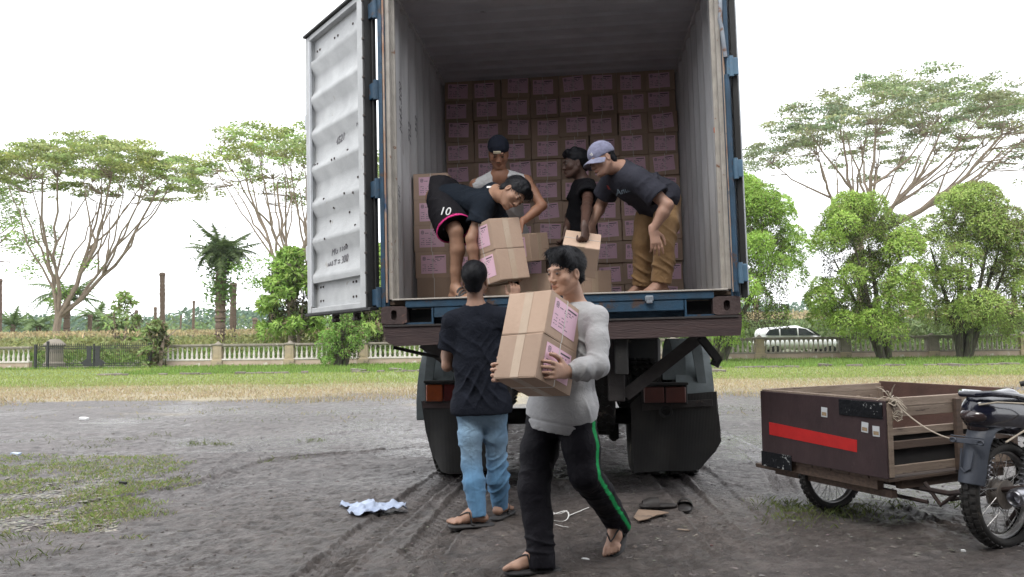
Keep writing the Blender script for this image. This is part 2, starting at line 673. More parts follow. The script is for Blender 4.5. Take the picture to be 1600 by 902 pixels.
for (x, z) in [(0.35, 0.22), (0.4, 0.22), (0.35, 0.33), (0.4, 0.33), (0.95, 0.22), (1.0, 0.22), (0.95, 0.33), (1.0, 0.33), (0.82, 0.70), (0.8, 0.84), (0.84, 1.02),
               (0.45, 0.86), (0.45, 1.0), (0.30, 0.98), (0.30, 1.1), (0.62, 1.3), (0.67, 1.3), (0.4, 1.32), (0.98, 1.33), (1.03, 1.33), (0.5, 0.62), (0.7, 0.93), (0.3, 0.74),
               (0.62, 2.28), (0.68, 2.28), (0.97, 2.28), (1.02, 2.28), (0.35, 2.28)]:
    yy = 0.0
    zl = [p[0] for p in prof]
    yl = [p[1] for p in prof]
    yy = float(np.interp(z, zl, yl))
    link('bolt_head', bolt, door, (x, yy + 0.001, z))
FACE = Matrix(((1, 0, 0, 0), (0, 0, 1, 0), (0, 1, 0, 0), (0, 0, 0, 1)))
for txt, x, z, sz in (('MAT = 300', 0.68, 0.50, 0.082), ('MG 1180', 0.64, 0.60, 0.078), ('HTIIA', 0.245, 1.5, 0.05), ('4521', 0.6, 1.45, 0.08)):
    o = link('handwritten_mark', text_as_mesh(txt, sz, 0.0008, 0.3, M_ink), door)
    yy = float(np.interp(z, [p[0] for p in prof], [p[1] for p in prof])) + 0.0035
    tilt = 0.0
    # local x runs away from the viewer's right, so the lettering is turned to read from the inner side
    o.matrix_local = Matrix.Translation((x, yy + 0.0, z)) @ Matrix(((-1, 0, 0, 0), (0, 0, 1, 0), (0, 1, 0, 0), (0, 0, 0, 1))) @ Matrix.Rotation(radians(6), 4, 'Z')
# ---- right door folded right back along the side wall
door2 = bpy.data.objects.new('folded_door', None)
COL.objects.link(door2)
door2.parent = cont
door2.matrix_local = Matrix.Translation((1.262, 0.0, 0.0)) @ Matrix.Rotation(radians(86), 4, 'Z')
door2['label'] = 'right door folded back, seen edge-on'
m = MB()
m.box((0.6, 0, (DZ0 + DZ1) / 2), (1.14, 0.045, DZ1 - DZ0), bev=0.006)
m.build('door_panel', M_grey, door2)
m = MB()
m.box((0.02, 0.01, (DZ0 + DZ1) / 2), (0.025, 0.04, DZ1 - DZ0 + 0.03), bev=0.004)
m.build('gasket', M_rubber, door2)
m = MB()
m.tube([(0.05, 0.052, DZ0 - 0.02), (0.05, 0.052, DZ1 + 0.02)], 0.012, 8)
m.build('gasket_tube', pm('weathered_grey_strip', (0.30, 0.25, 0.25), (0.2, 0.17, 0.17), 10, 0.6), door2)
for i in range(14):
    link('gasket_clip', clip, door2, (0.05, 0.062, DZ0 + 0.1 + i * 0.165))
M_lblue = pm('scuffed_light_blue', (0.10, 0.19, 0.27), (0.06, 0.12, 0.19), 10, 0.5, c3=(0.15, 0.09, 0.07), c3scale=8, c3at=0.62)
for z in (0.274, 0.976, 1.676, 2.3):
    m = MB()
    m.box((1.235, -0.01, z), (0.075, 0.03, 0.12), bev=0.005)
    m.tube([(1.225, -0.02, z - 0.07), (1.225, -0.02, z + 0.07)], 0.017, 10)
    m.build('hinge', M_lblue, cont)
# blue-and-rust bar running up beside the right post, kinked near the top
m = MB()
m.tube([(1.192, -0.02, 0.15), (1.192, -0.02, 1.62)], 0.016, 10)
m.build('side_bar', M_blue, cont)
m = MB()
m.tube([(1.19, -0.02, 1.74), (1.172, -0.025, 1.95), (1.160, -0.03, 2.0), (1.168, -0.03, 2.06), (1.178, -0.03, 2.45)], 0.014, 10)
m.build('bent_pipe', M_rod, cont)
m = MB()
m.box((1.118, 0.118, 1.28), (0.004, 0.02, 0.035))
m.build('orange_patch', pm('orange_flake', (0.5, 0.13, 0.04), (0.4, 0.1, 0.04), 20, 0.7), cont)

# ================================================================== truck under the container
M_frame = pm('black_chassis_paint', (0.010, 0.0095, 0.010), (0.018, 0.017, 0.016), 8, 0.6, 0.8, 0.3, 50, c3=(0.10, 0.075, 0.06), c3scale=5, c3at=0.62)
M_frame2 = pm('dusty_brown_steel', (0.050, 0.043, 0.042), (0.034, 0.03, 0.03), 8, 0.6, 0.8, 0.3, 50, c3=(0.085, 0.06, 0.048), c3scale=7, c3at=0.62)
M_beam = pm('red_brown_hardwood_beam', (0.068, 0.040, 0.038), (0.040, 0.027, 0.028), 7, 0.6, 0.8, 0.45, 40, c3=(0.13, 0.07, 0.045), c3scale=5, c3at=0.68, stretch=(0.4, 2, 3))
M_fender = pm('grey_green_fender_paint', (0.21, 0.245, 0.255), (0.13, 0.155, 0.16), 6, 0.5, 0.7, 0.15, 50, c3=(0.08, 0.07, 0.06), c3scale=6, c3at=0.62)
M_flap = None


def flap_mat():
    m, t, b = new_mat('woven_black_rubber')
    L = t.links.new
    tc = N(t, 'ShaderNodeTexCoord')
    w1 = N(t, 'ShaderNodeTexWave', wave_type='BANDS', bands_direction='X')
    w1.inputs['Scale'].default_value = 28
    w2 = N(t, 'ShaderNodeTexWave', wave_type='BANDS', bands_direction='Z')
    w2.inputs['Scale'].default_value = 40
    mu = N(t, 'ShaderNodeMath', operation='MULTIPLY')
    n = N(t, 'ShaderNodeTexNoise', i_Scale=3.0, i_Detail=7.0)
    for q in (w1, w2, n):
        L(tc.outputs['Object'], q.inputs['Vector'])
    L(w1.outputs['Fac'], mu.inputs[0])
    L(w2.outputs['Fac'], mu.inputs[1])
    r = N(t, 'ShaderNodeValToRGB')
    r.color_ramp.elements[0].color = (0.007, 0.007, 0.007, 1)
    r.color_ramp.elements[1].color = (0.034, 0.032, 0.031, 1)
    L(mu.outputs[0], r.inputs[0])
    r2 = N(t, 'ShaderNodeValToRGB')
    r2.color_ramp.elements[0].position = 0.45
    r2.color_ramp.elements[1].position = 0.8
    r2.color_ramp.elements[0].color = (0, 0, 0, 1)
    r2.color_ramp.elements[1].color = (0.6, 0.6, 0.6, 1)
    L(n.outputs['Fac'], r2.inputs[0])
    mx = N(t, 'ShaderNodeMixRGB')
    mx.inputs[2].default_value = (0.06, 0.054, 0.048, 1)
    L(r2.outputs[0], mx.inputs[0])
    L(r.outputs[0], mx.inputs[1])
    L(mx.outputs[0], b.inputs['Base Color'])
    b.inputs['Roughness'].default_value = 0.62
    bp = N(t, 'ShaderNodeBump', i_Strength=0.6, i_Distance=0.004)
    L(mu.outputs[0], bp.inputs['Height'])
    L(bp.outputs[0], b.inputs['Normal'])
    return m


M_flap = flap_mat()
M_tyre = pm('muddy_tyre_rubber', (0.012, 0.0115, 0.011), (0.024, 0.022, 0.02), 10, 0.75, 0.9, 0.3, 60, c3=(0.12, 0.10, 0.08), c3scale=6, c3at=0.58)
truck = thing('cargo_truck', 'worn flatbed cargo truck with black mud flaps carrying the container', 'truck', mat4=TM)
# rear cross beam, broken at its left end
m = MB()
poly = [(-1.216, 1.297), (-1.206, 1.23), (-1.19, 1.20), (-1.195, 1.185), (-1.172, 1.165), (-1.12, 1.142), (-0.6, 1.158), (0.1, 1.17), (1.213, 1.188), (1.222, 1.25), (1.224, 1.334), (0.8, 1.312), (0.2, 1.30), (-0.3, 1.298), (-0.9, 1.288)]
m.prism(poly, 0.0, 0.12)
m.build('rear_beam', M_beam, truck, smooth=0)
m = MB()
m.beam((-1.2, -0.003, 1.283), (1.2, -0.003, 1.318), 0.012, 0.012)
m.build('beam_edge_strip', M_frame2, truck)
for sx in (-1, 1):
    m = MB()
    m.box((sx * 0.43, 2.9, 1.06), (0.09, 5.7, 0.26), bev=0.008)
    m.build('frame_rail', M_frame, truck)
for y in (0.35, 1.2, 2.4, 3.6, 4.8):
    m = MB()
    m.box((0, y, 1.23), (2.3, 0.1, 0.075), bev=0.006)
    m.build('cross_member', M_frame, truck)
# rear cabinet bracket and braces
m = MB()
m.box((0.40, 0.33, 0.965), (0.115, 0.16, 0.46), bev=0.006)
m.build('hanging_bracket', M_frame2, truck)
m = MB()
m.beam((0.99, 0.29, 1.185), (0.46, 0.29, 0.775), 0.03, 0.085)
m.build('diagonal_brace', M_frame2, truck)
m = MB()
m.box((-0.40, 0.33, 0.965), (0.115, 0.16, 0.46), bev=0.006)
m.build('hanging_bracket', M_frame2, truck)
m = MB()
m.beam((-0.99, 0.29, 1.165), (-0.46, 0.29, 0.775), 0.03, 0.085)
m.build('diagonal_brace', M_frame2, truck)
m = MB()
m.tube([(-1.15, 0.05, 1.135), (-0.98, 0.12, 1.09), (-0.86, 0.2, 1.06)], 0.012, 8)
m.tube([(-0.95, 0.1, 1.165), (-0.8, 0.2, 1.15), (-0.7, 0.4, 1.06), (-0.66, 0.4, 0.95)], 0.008, 6)
m.build('loose_bar', M_frame, truck)
m = MB()
m.beam((0.98, 0.2, 1.18), (1.1, 0.22, 1.02), 0.05, 0.05)
m.beam((1.1, 0.22, 1.04), (1.07, 0.22, 0.98), 0.03, 0.06)
m.build('tie_down_bracket', M_frame, truck)
# fenders: curved sheets over the wheels
for sx in (-1, 1):
    m = MB()
    vs, fs = [], []
    nn = 14
    for i in range(nn + 1):
        a = radians(-8 + 196 * i / nn)
        y = 1.62 - 0.66 * cos(a)
        z = 0.62 + 0.56 * sin(a)
        z = min(z, 1.165)
        for x in (0.90, 1.19):
            vs.append((sx * x, y, z))
    for i in range(nn):
        fs.append((2 * i, 2 * i + 1, 2 * i + 3, 2 * i + 2))
    k = len(vs)
    vs += [(v[0], v[1] + (0.012 if v[1] < 1.6 else -0.012), v[2] - 0.012) for v in vs]
    fs += [tuple(i + k for i in f[::-1]) for f in fs] + [(2 * i + 1, 2 * i + 1 + k, 2 * i + 3 + k, 2 * i + 3) for i in range(nn)] + [(2 * i, 2 * i + 2, 2 * i + 2 + k, 2 * i + k) for i in range(nn)]
    m.add(vs, fs)
    m.build('fender', M_fender, truck)
    m = MB()
    m.prism([(sx * 1.07, 0.80), (sx * 1.135, 0.80), (sx * 1.10, 1.15), (sx * 1.02, 1.15)], 1.0, 1.03)
    m.prism([(sx * 0.80, 0.84), (sx * 0.98, 0.84), (sx * 0.98, 1.02), (sx * 0.80, 1.02)], 1.04, 1.08)
    m.build('fender_stay', M_fender, truck)
# mud flaps
pl = [(-1.135, 0.69), (-1.05, 0.685), (-0.62, 0.67), (-0.56, 0.68), (-0.57, 0.16), (-0.70, 0.12), (-0.90, 0.125), (-0.97, 0.145), (-1.06, 0.30), (-1.10, 0.45)]
pr = [(0.53, 0.66), (0.62, 0.745), (1.0, 0.74), (1.195, 0.756), (1.20, 0.62), (1.215, 0.38), (1.17, 0.30), (1.05, 0.165), (0.9, 0.142), (0.7, 0.148), (0.545, 0.135), (0.535, 0.4)]


def flap(poly, parent, label):
    bm = bmesh.new()
    vs = [bm.verts.new((x, 0, z)) for x, z in poly]
    f = bm.faces.new(vs)
    r = bmesh.ops.triangulate(bm, faces=[f])
    for _ in range(3):
        bmesh.ops.subdivide_edges(bm, edges=[e for e in bm.edges if e.calc_length() > 0.06], cuts=1, use_grid_fill=True)
        bmesh.ops.triangulate(bm, faces=bm.faces[:])
    for v in bm.verts:
        x, z = v.co.x, v.co.z
        t = (0.7 - z)
        v.co.y = 0.9 + 0.05 * t * sin(x * 9) + 0.03 * t * sin(x * 23 + 1) - 0.08 * t * t
    bmesh.ops.solidify(bm, geom=bm.faces[:], thickness=0.009)
    me = bpy.data.meshes.new('mud_flap')
    bm.to_mesh(me)
    bm.free()
    me.materials.append(M_flap)
    me.polygons.foreach_set('use_smooth', [True] * len(me.polygons))
    me.set_sharp_from_angle(angle=radians(40))
    o = link('mud_flap', me, parent)
    o['label'] = label
    return o


fl = flap(pl, truck, 'left mud flap, lower left corner cut off')
fr = flap(pr, truck, 'right mud flap, hanging from a metal strip')
m = MB()
m.beam((0.62, 0.882, 0.635), (1.16, 0.882, 0.672), 0.008, 0.052, bev=0.002)
for x in (0.68, 0.85, 1.08):
    m.tube([(x, 0.872, 0.638 + (x - 0.62) * 0.068), (x, 0.885, 0.638 + (x - 0.62) * 0.068)], 0.009, 8)
m.build('clamp_strip', M_frame2, fr)
m = MB()
ring = [(0.80 + 0.042 * cos(2 * pi * k / 20), 0.868, 0.60 + 0.036 * sin(2 * pi * k / 20)) for k in range(20)]
m.tube(ring, 0.011, 8, closed=True)
m.build('rubber_ring', M_rubber, fr)
m = MB()
m.beam((-1.12, 0.882, 0.665), (-0.62, 0.882, 0.66), 0.008, 0.06, bev=0.002)
m.build('clamp_strip', M_beam, fl)
# tail lamps
M_amber = pm('amber_lens', (0.27, 0.055, 0.012), (0.19, 0.04, 0.01), 20, 0.25, coat=0.5)
M_red = pm('red_lens', (0.09, 0.010, 0.009), (0.06, 0.008, 0.008), 20, 0.25, coat=0.5)
M_oldred = pm('faded_red_lens', (0.11, 0.035, 0.028), (0.08, 0.03, 0.025), 12, 0.45)


def lamp(x0, x1, z0, z1, mats, parent):
    h = bpy.data.objects.new('tail_lamp', None)
    COL.objects.link(h)
    h.parent = parent
    m = MB()
    m.box(((x0 + x1) / 2, 0.87, (z0 + z1) / 2), (x1 - x0 + 0.02, 0.05, z1 - z0 + 0.02), bev=0.006)
    m.box(((x0 + x1) / 2, 0.85, z1 + 0.02), (x1 - x0 + 0.03, 0.07, 0.02), bev=0.004)
    m.build('housing', M_frame, h)
    n = len(mats)
    wd = (x1 - x0) / n
    for i, mt in enumerate(mats):
        m = MB()
        m.box((x0 + wd * (i + 0.5), 0.835, (z0 + z1) / 2), (wd - 0.008, 0.03, z1 - z0 - 0.006), bev=0.008)
        m.build('lens', mt, h)
    return h


l1 = lamp(-1.085, -0.66, 0.69, 0.828, [M_amber, M_red, M_red], truck)
l2 = lamp(0.625, 0.955, 0.672, 0.80, [M_oldred, M_oldred], truck)


def truck_wheel(x, y, parent):
    m = MB()
    R0 = 0.50
    w2 = 0.125
    prof = [(0.27, -w2 * 0.8), (0.33, -w2), (0.44, -w2 * 1.05), (0.485, -w2 * 0.9), (R0 - 0.008, -w2 * 0.75), (R0 - 0.008, w2 * 0.75), (0.485, w2 * 0.9), (0.44, w2 * 1.05), (0.33, w2), (0.27, w2 * 0.8)]
    m.lathe(prof, (0, 0, 0), 'X', 48)
    # zigzag tread blocks
    for k in range(36):
        a = 2 * pi * k / 36
        for j in range(4):
            xo = -0.075 + j * 0.05
            zz = (0.035 if j % 2 else -0.035)
            r = rotm(a) @ rotm(0, 0, radians(35 if j % 2 else -35))
            c = rotm(a) @ Vector((xo, 0, R0 - 0.006))
            m.box(c, (0.046, 0.055, 0.02), r)
    t = link('tyre', m.mesh('tyre', M_tyre), parent)
    t.location = (x, y, 0.495)
    m = MB()
    m.lathe([(0.28, -0.1), (0.27, -0.08), (0.25, 0.0), (0.12, 0.05), (0.10, 0.12), (0.0, 0.12)], (0, 0, 0), 'X', 24)
    r_ = link('rim', m.mesh('rim', M_frame2), t)
    return t


wh = bpy.data.objects.new('wheel', None)
COL.objects.link(wh)
wh.parent = truck
t0 = truck_wheel(-1.0, 1.62, wh)
for x, y in ((-0.68, 1.62), (0.68, 1.62), (1.0, 1.62), (-1.0, 5.6), (1.0, 5.6)):
    h = bpy.data.objects.new('wheel', None)
    COL.objects.link(h)
    h.parent = truck
    c = t0.copy()
    COL.objects.link(c)
    c.parent = h
    c.location = (x, y, 0.495)
    for ch in t0.children:
        d = ch.copy()
        COL.objects.link(d)
        d.parent = c
# spare wheel slung under the frame behind the bracket, its tread towards the viewer
m = MB()
m.tube([(-1.0, 1.62, 0.495), (1.0, 1.62, 0.495)], 0.07, 12)
m.lathe([(0.0, -0.2), (0.12, -0.17), (0.2, -0.05), (0.2, 0.05), (0.12, 0.17), (0.0, 0.2)], (0.0, 1.62, 0.495), 'X', 18)
m.build('axle', M_frame, truck)
m = MB()
m.box((0.12, 2.6, 0.45), (0.5, 0.5, 0.12), bev=0.01)
m.tube([(0.05, 1.7, 0.5), (0.05, 4.5, 0.8)], 0.05, 10)
m.box((0.43, 1.9, 0.36), (0.09, 0.12, 0.2), bev=0.01)
m.box((0.43, 1.9, 0.27), (0.05, 0.06, 0.06), bev=0.01)
m.build('drive_shaft', M_frame, truck)
for sx in (-1, 1):
    m = MB()
    for k in range(5):
        m.beam((sx * 0.5, 1.0 + k * 0.07, 0.72 - k * 0.03), (sx * 0.5, 2.25 - k * 0.07, 0.72 - k * 0.03), 0.08, 0.018)
    m.build('leaf_spring', M_frame, truck)
m = MB()
m.box((0.0, 2.95, 0.90), (1.9, 0.5, 0.56), bev=0.03)  # added dark mass, makes the gaps under the truck read black
m.build('dark_mass_box', M_frame, truck)
sp_ = bpy.data.objects.new('spare_wheel', None)
COL.objects.link(sp_)
sp_.parent = truck
c = t0.copy()
COL.objects.link(c)
c.parent = sp_
c.location = (0.29, 1.45, 0.86)
m = MB()
for k_ in range(7):
    yy = 1.25 + 0.13 * k_
    m.tube([(-0.4 + 0.1 * k_, yy, 1.16), (-0.1 + 0.06 * k_, yy, 0.98), (0.3, yy + 0.1, 1.12)], 0.012, 5)
m.build('air_hoses', M_rubber, truck)
# cab, far side of the container
m = MB()
m.prism([(6.3, 0.6), (8.1, 0.6), (8.15, 1.3), (7.9, 2.25), (7.7, 2.35), (6.3, 2.35)], -1.1, 1.1, 'YZ')
m.build('cab', M_fender, truck)
m = MB()
m.prism([(6.9, 1.4), (7.9, 1.4), (7.72, 2.15), (6.9, 2.15)], -1.105, 1.105, 'YZ')
m.build('cab_window', M_dark, truck)
# ================================================================== implicit-surface modelling for bodies and clothes
def nz(v):
    v = np.asarray(v, float)
    return v / (np.linalg.norm(v) + 1e-9)


def A3(v):
    return np.array([v[0], v[1], v[2]], float)


class SDF:
    def __init__(s, lo, hi, h):
        s.lo = np.asarray(lo, float)
        s.h = h
        s.n = np.maximum(np.ceil((np.asarray(hi) - s.lo) / h).astype(int) + 1, 4)
        s.F = np.full(s.n, 0.5, np.float32)

    def win(s, lo, hi):
        i0 = np.clip(np.floor((lo - s.lo) / s.h).astype(int), 0, s.n - 1)
        i1 = np.clip(np.ceil((hi - s.lo) / s.h).astype(int) + 1, 1, s.n)
        if np.any(i1 <= i0):
            return None, None
        sl = tuple(slice(a, b) for a, b in zip(i0, i1))
        g = [(s.lo[k] + s.h * np.arange(i0[k], i1[k])).astype(np.float32) for k in range(3)]
        return sl, (g[0][:, None, None], g[1][None, :, None], g[2][None, None, :])

    def comb(s, sl, d, k, op):
        a = s.F[sl]
        if op == 's':
            d = -d
            h = np.clip(0.5 - 0.5 * (d - a) / k, 0, 1)
            s.F[sl] = d * (1 - h) + a * h + k * h * (1 - h) if k > 1e-5 else np.maximum(a, d)
        elif op == 'u':
            h = np.clip(0.5 + 0.5 * (d - a) / k, 0, 1)
            s.F[sl] = d * (1 - h) + a * h - k * h * (1 - h)

    def cone(s, a, b, ra, rb, k=0.02, ax=None, fl=1.0, op='u', cutb=False, cuta=False):
        a, b = A3(a), A3(b)
        r = max(ra, rb) + k + 3 * s.h
        sl, g = s.win(np.minimum(a, b) - r, np.maximum(a, b) + r)
        if sl is None:
            return
        x, y, z = g[0] - a[0], g[1] - a[1], g[2] - a[2]
        ba = b - a
        ta = ba.copy()
        if ax is not None:
            n = nz(ax)
            q = 1.0 / fl - 1.0
            pn = (x * n[0] + y * n[1] + z * n[2]) * q
            x, y, z = x + pn * n[0], y + pn * n[1], z + pn * n[2]
            ba = ba + n * (ba @ n) * q
        L2 = ba @ ba + 1e-12
        t = np.clip((x * ba[0] + y * ba[1] + z * ba[2]) / L2, 0, 1)
        dx, dy, dz = x - t * ba[0], y - t * ba[1], z - t * ba[2]
        d = np.sqrt(dx * dx + dy * dy + dz * dz) - (ra + (rb - ra) * t)
        if ax is not None and fl < 1:
            d = d * (0.5 + 0.5 * fl)
        if cutb or cuta:
            u = nz(b - a)
            X, Y, Z = g[0] - b[0], g[1] - b[1], g[2] - b[2]
            if cutb:
                d = np.maximum(d, X * u[0] + Y * u[1] + Z * u[2])
            if cuta:
                X, Y, Z = g[0] - a[0], g[1] - a[1], g[2] - a[2]
                d = np.maximum(d, -(X * u[0] + Y * u[1] + Z * u[2]))
        s.comb(sl, d, k, op)

    def chain(s, pts, rad, **kw):
        for i in range(len(pts) - 1):
            s.cone(pts[i], pts[i + 1], rad[i], rad[i + 1], **kw)

    def ell(s, c, r, R=None, k=0.01, op='u'):
        """ellipsoid; R rows are its axes"""
        c, r = A3(c), np.asarray(r, float)
        R = np.eye(3) if R is None else R
        m = max(r) + k + 3 * s.h
        sl, g = s.win(c - m, c + m)
        if sl is None:
            return
        x, y, z = g[0] - c[0], g[1] - c[1], g[2] - c[2]
        k0 = k1 = 0
        for i in range(3):
            q = x * R[i][0] + y * R[i][1] + z * R[i][2]
            k0 = k0 + (q / r[i]) ** 2
            k1 = k1 + (q / r[i] ** 2) ** 2
        k0 = np.sqrt(k0)
        k1 = np.sqrt(k1)
        d = k0 * (k0 - 1) / (k1 + 1e-6)
        s.comb(sl, d, k, op)

    def half(s, c, n, rad, k=0.004):
        """cut away what lies beyond the plane (c, n) within rad of c"""
        c, n = A3(c), nz(n)
        sl, g = s.win(c - rad, c + rad)
        if sl is None:
            return
        d = (g[0] - c[0]) * n[0] + (g[1] - c[1]) * n[1] + (g[2] - c[2]) * n[2]
        s.F[sl] = np.maximum(s.F[sl], d)

    def mesh(s):
        F = s.F
        I = F < 0
        c = I[:-1, :-1, :-1].astype(np.int8)
        c = c + I[1:, :-1, :-1] + I[:-1, 1:, :-1] + I[:-1, :-1, 1:] + I[1:, 1:, :-1] + I[1:, :-1, 1:] + I[:-1, 1:, 1:] + I[1:, 1:, 1:]
        act = (c > 0) & (c < 8)
        ids = np.argwhere(act)
        idx = np.full(act.shape, -1, np.int32)
        idx[act] = np.arange(len(ids))
        acc = np.zeros((len(ids), 3))
        cnt = np.zeros(len(ids))
        corners = [(0, 0, 0), (1, 0, 0), (0, 1, 0), (0, 0, 1), (1, 1, 0), (1, 0, 1), (0, 1, 1), (1, 1, 1)]
        val = {q: F[ids[:, 0] + q[0], ids[:, 1] + q[1], ids[:, 2] + q[2]] for q in corners}
        for a in corners:
            for ax in range(3):
                if a[ax] == 0:
                    b = list(a)
                    b[ax] = 1
                    b = tuple(b)
                    va, vb = val[a], val[b]
                    m = (va < 0) != (vb < 0)
                    t = np.where(m, va / np.where(m, va - vb, 1), 0)
                    for q in range(3):
                        acc[:, q] += np.where(m, a[q] + (t if q == ax else 0), 0)
                    cnt += m
        V = s.lo + (ids + acc / cnt[:, None]) * s.h
        faces = []
        for ax in range(3):
            o1, o2 = (ax + 1) % 3, (ax + 2) % 3
            A = [slice(1, -1)] * 3
            A[ax] = slice(0, -1)
            B = [slice(1, -1)] * 3
            B[ax] = slice(1, None)
            d = I[tuple(A)] != I[tuple(B)]
            e = np.argwhere(d)
            if len(e) == 0:
                continue
            base = e.copy()
            base[:, o1] += 1
            base[:, o2] += 1
            inside = I[base[:, 0], base[:, 1], base[:, 2]]

            def cell(d1, d2):
                q = base.copy()
                q[:, o1] += d1
                q[:, o2] += d2
                return idx[q[:, 0], q[:, 1], q[:, 2]]
            f = np.stack([cell(-1, -1), cell(0, -1), cell(0, 0), cell(-1, 0)], 1)
            f[~inside] = f[~inside][:, ::-1]
            faces.append(f)
        Fq = np.concatenate(faces)
        Fq = Fq[(Fq >= 0).all(1)]
        return V, Fq


def vnormals(V, Fq):
    a, b, c, d = (V[Fq[:, i]] for i in range(4))
    n = np.cross(c - a, d - b)
    out = np.zeros_like(V)
    for i in range(4):
        np.add.at(out, Fq[:, i], n)
    return out / (np.linalg.norm(out, axis=1)[:, None] + 1e-12)


def relax(V, Fq, it=2, lam=0.5):
    for _ in range(it):
        acc = np.zeros_like(V)
        cnt = np.zeros(len(V))
        for i in range(4):
            j = (i + 1) % 4
            np.add.at(acc, Fq[:, i], V[Fq[:, j]])
            np.add.at(acc, Fq[:, j], V[Fq[:, i]])
            np.add.at(cnt, Fq[:, i], 1)
            np.add.at(cnt, Fq[:, j], 1)
        V = V * (1 - lam) + lam * acc / np.maximum(cnt, 1)[:, None]
    return V


def folds(V, Nn, specs, gen=0.003, seed=0, gscale=9.0):
    """cloth wrinkles: rings of slanting folds along the given segments plus soft drape"""
    D = gen * fbm(V * gscale, 3, seed) + 0.6 * gen * (1 - 2 * np.abs(fbm(V * gscale * 1.6 + 7, 2, seed + 9)))
    for i, (a, b, rad, freq, amp, slant) in enumerate(specs):
        a, b = A3(a), A3(b)
        u = nz(b - a)
        L = np.linalg.norm(b - a)
        q = V - a
        t = q @ u
        perp = q - t[:, None] * u
        dist = np.linalg.norm(perp, axis=1)
        side = nz(np.cross(u, [0.3, -1, 0.2]))
        sl = (perp @ side)
        ph = freq * (t + slant * sl) + 1.1 * vnoise(V * 3.1 + i * 13, seed + i) + 0.35 * vnoise(V * 9 + i, seed + i)
        wv = 1.35 * (1 - np.abs(np.sin(ph * pi))) ** 1.8 - 0.25
        e = np.clip(1 - np.abs(t / L - 0.5) * 2, 0, 1)
        e = np.minimum(e * 2.2, 1) * np.clip(1.6 - dist / rad, 0, 1)
        var = np.clip(0.45 + 1.3 * vnoise(V * 7.5 + 31, seed + 3 + i), 0, 1.15)
        D = D + amp * wv * e * var
    D = np.where(D < 0, D * 0.35, D)
    return V + Nn * D[:, None]


def skin_mat(name, base, rough=0.5):
    m, t, b = new_mat(name)
    L = t.links.new
    at = N(t, 'ShaderNodeVertexColor', layer_name='Col')
    tc = N(t, 'ShaderNodeTexCoord')
    n = N(t, 'ShaderNodeTexNoise', i_Scale=18.0, i_Detail=5.0)
    L(tc.outputs['Object'], n.inputs['Vector'])
    r = N(t, 'ShaderNodeMapRange')
    r.inputs[3].default_value = 0.72
    r.inputs[4].default_value = 1.22
    L(n.outputs['Fac'], r.inputs[0])
    mx = N(t, 'ShaderNodeMixRGB', blend_type='MULTIPLY')
    mx.inputs[0].default_value = 1
    L(at.outputs['Color'], mx.inputs[1])
    L(r.outputs[0], mx.inputs[2])
    L(mx.outputs[0], b.inputs['Base Color'])
    b.inputs['Roughness'].default_value = rough
    b.inputs['Subsurface Weight'].default_value = 0.05
    b.inputs['Specular IOR Level'].default_value = 0.38
    b.inputs['Subsurface Radius'].default_value = (0.02, 0.008, 0.004)
    b.inputs['Subsurface Scale'].default_value = 0.5
    nb = N(t, 'ShaderNodeTexNoise', i_Scale=220.0, i_Detail=3.0)
    L(tc.outputs['Object'], nb.inputs['Vector'])
    bp = N(t, 'ShaderNodeBump', i_Strength=0.5, i_Distance=0.003)
    L(nb.outputs['Fac'], bp.inputs['Height'])
    L(bp.outputs[0], b.inputs['Normal'])
    return m


def cloth_mat(name, var=0.25, rough=0.85, nscale=7.0, weave=500.0, sheen=0.15, spec=0.25, crease=0.55):
    m, t, b = new_mat(name)
    L = t.links.new
    at = N(t, 'ShaderNodeVertexColor', layer_name='Col')
    tc = N(t, 'ShaderNodeTexCoord')
    n = N(t, 'ShaderNodeTexNoise', i_Scale=nscale, i_Detail=6.0, i_Roughness=0.62)
    L(tc.outputs['Object'], n.inputs['Vector'])
    r = N(t, 'ShaderNodeMapRange')
    r.inputs[1].default_value = 0.3
    r.inputs[2].default_value = 0.7
    r.inputs[3].default_value = 1 - var
    r.inputs[4].default_value = 1 + var
    L(n.outputs['Fac'], r.inputs[0])
    mx = N(t, 'ShaderNodeMixRGB', blend_type='MULTIPLY')
    mx.inputs[0].default_value = 1
    L(at.outputs['Color'], mx.inputs[1])
    L(r.outputs[0], mx.inputs[2])
    L(mx.outputs[0], b.inputs['Base Color'])
    b.inputs['Roughness'].default_value = rough
    b.inputs['Specular IOR Level'].default_value = spec
    b.inputs['Sheen Weight'].default_value = sheen
    nb = N(t, 'ShaderNodeTexNoise', i_Scale=weave, i_Detail=2.0)
    L(tc.outputs['Object'], nb.inputs['Vector'])
    n3 = N(t, 'ShaderNodeTexNoise', i_Scale=26.0, i_Detail=4.0, i_Distortion=1.2)
    L(tc.outputs['Object'], n3.inputs['Vector'])
    b1 = N(t, 'ShaderNodeBump', i_Strength=0.2, i_Distance=0.001)
    L(nb.outputs['Fac'], b1.inputs['Height'])
    b2 = N(t, 'ShaderNodeBump', i_Strength=crease, i_Distance=0.012)
    L(n3.outputs['Fac'], b2.inputs['Height'])
    L(b1.outputs[0], b2.inputs['Normal'])
    L(b2.outputs[0], b.inputs['Normal'])
    return m


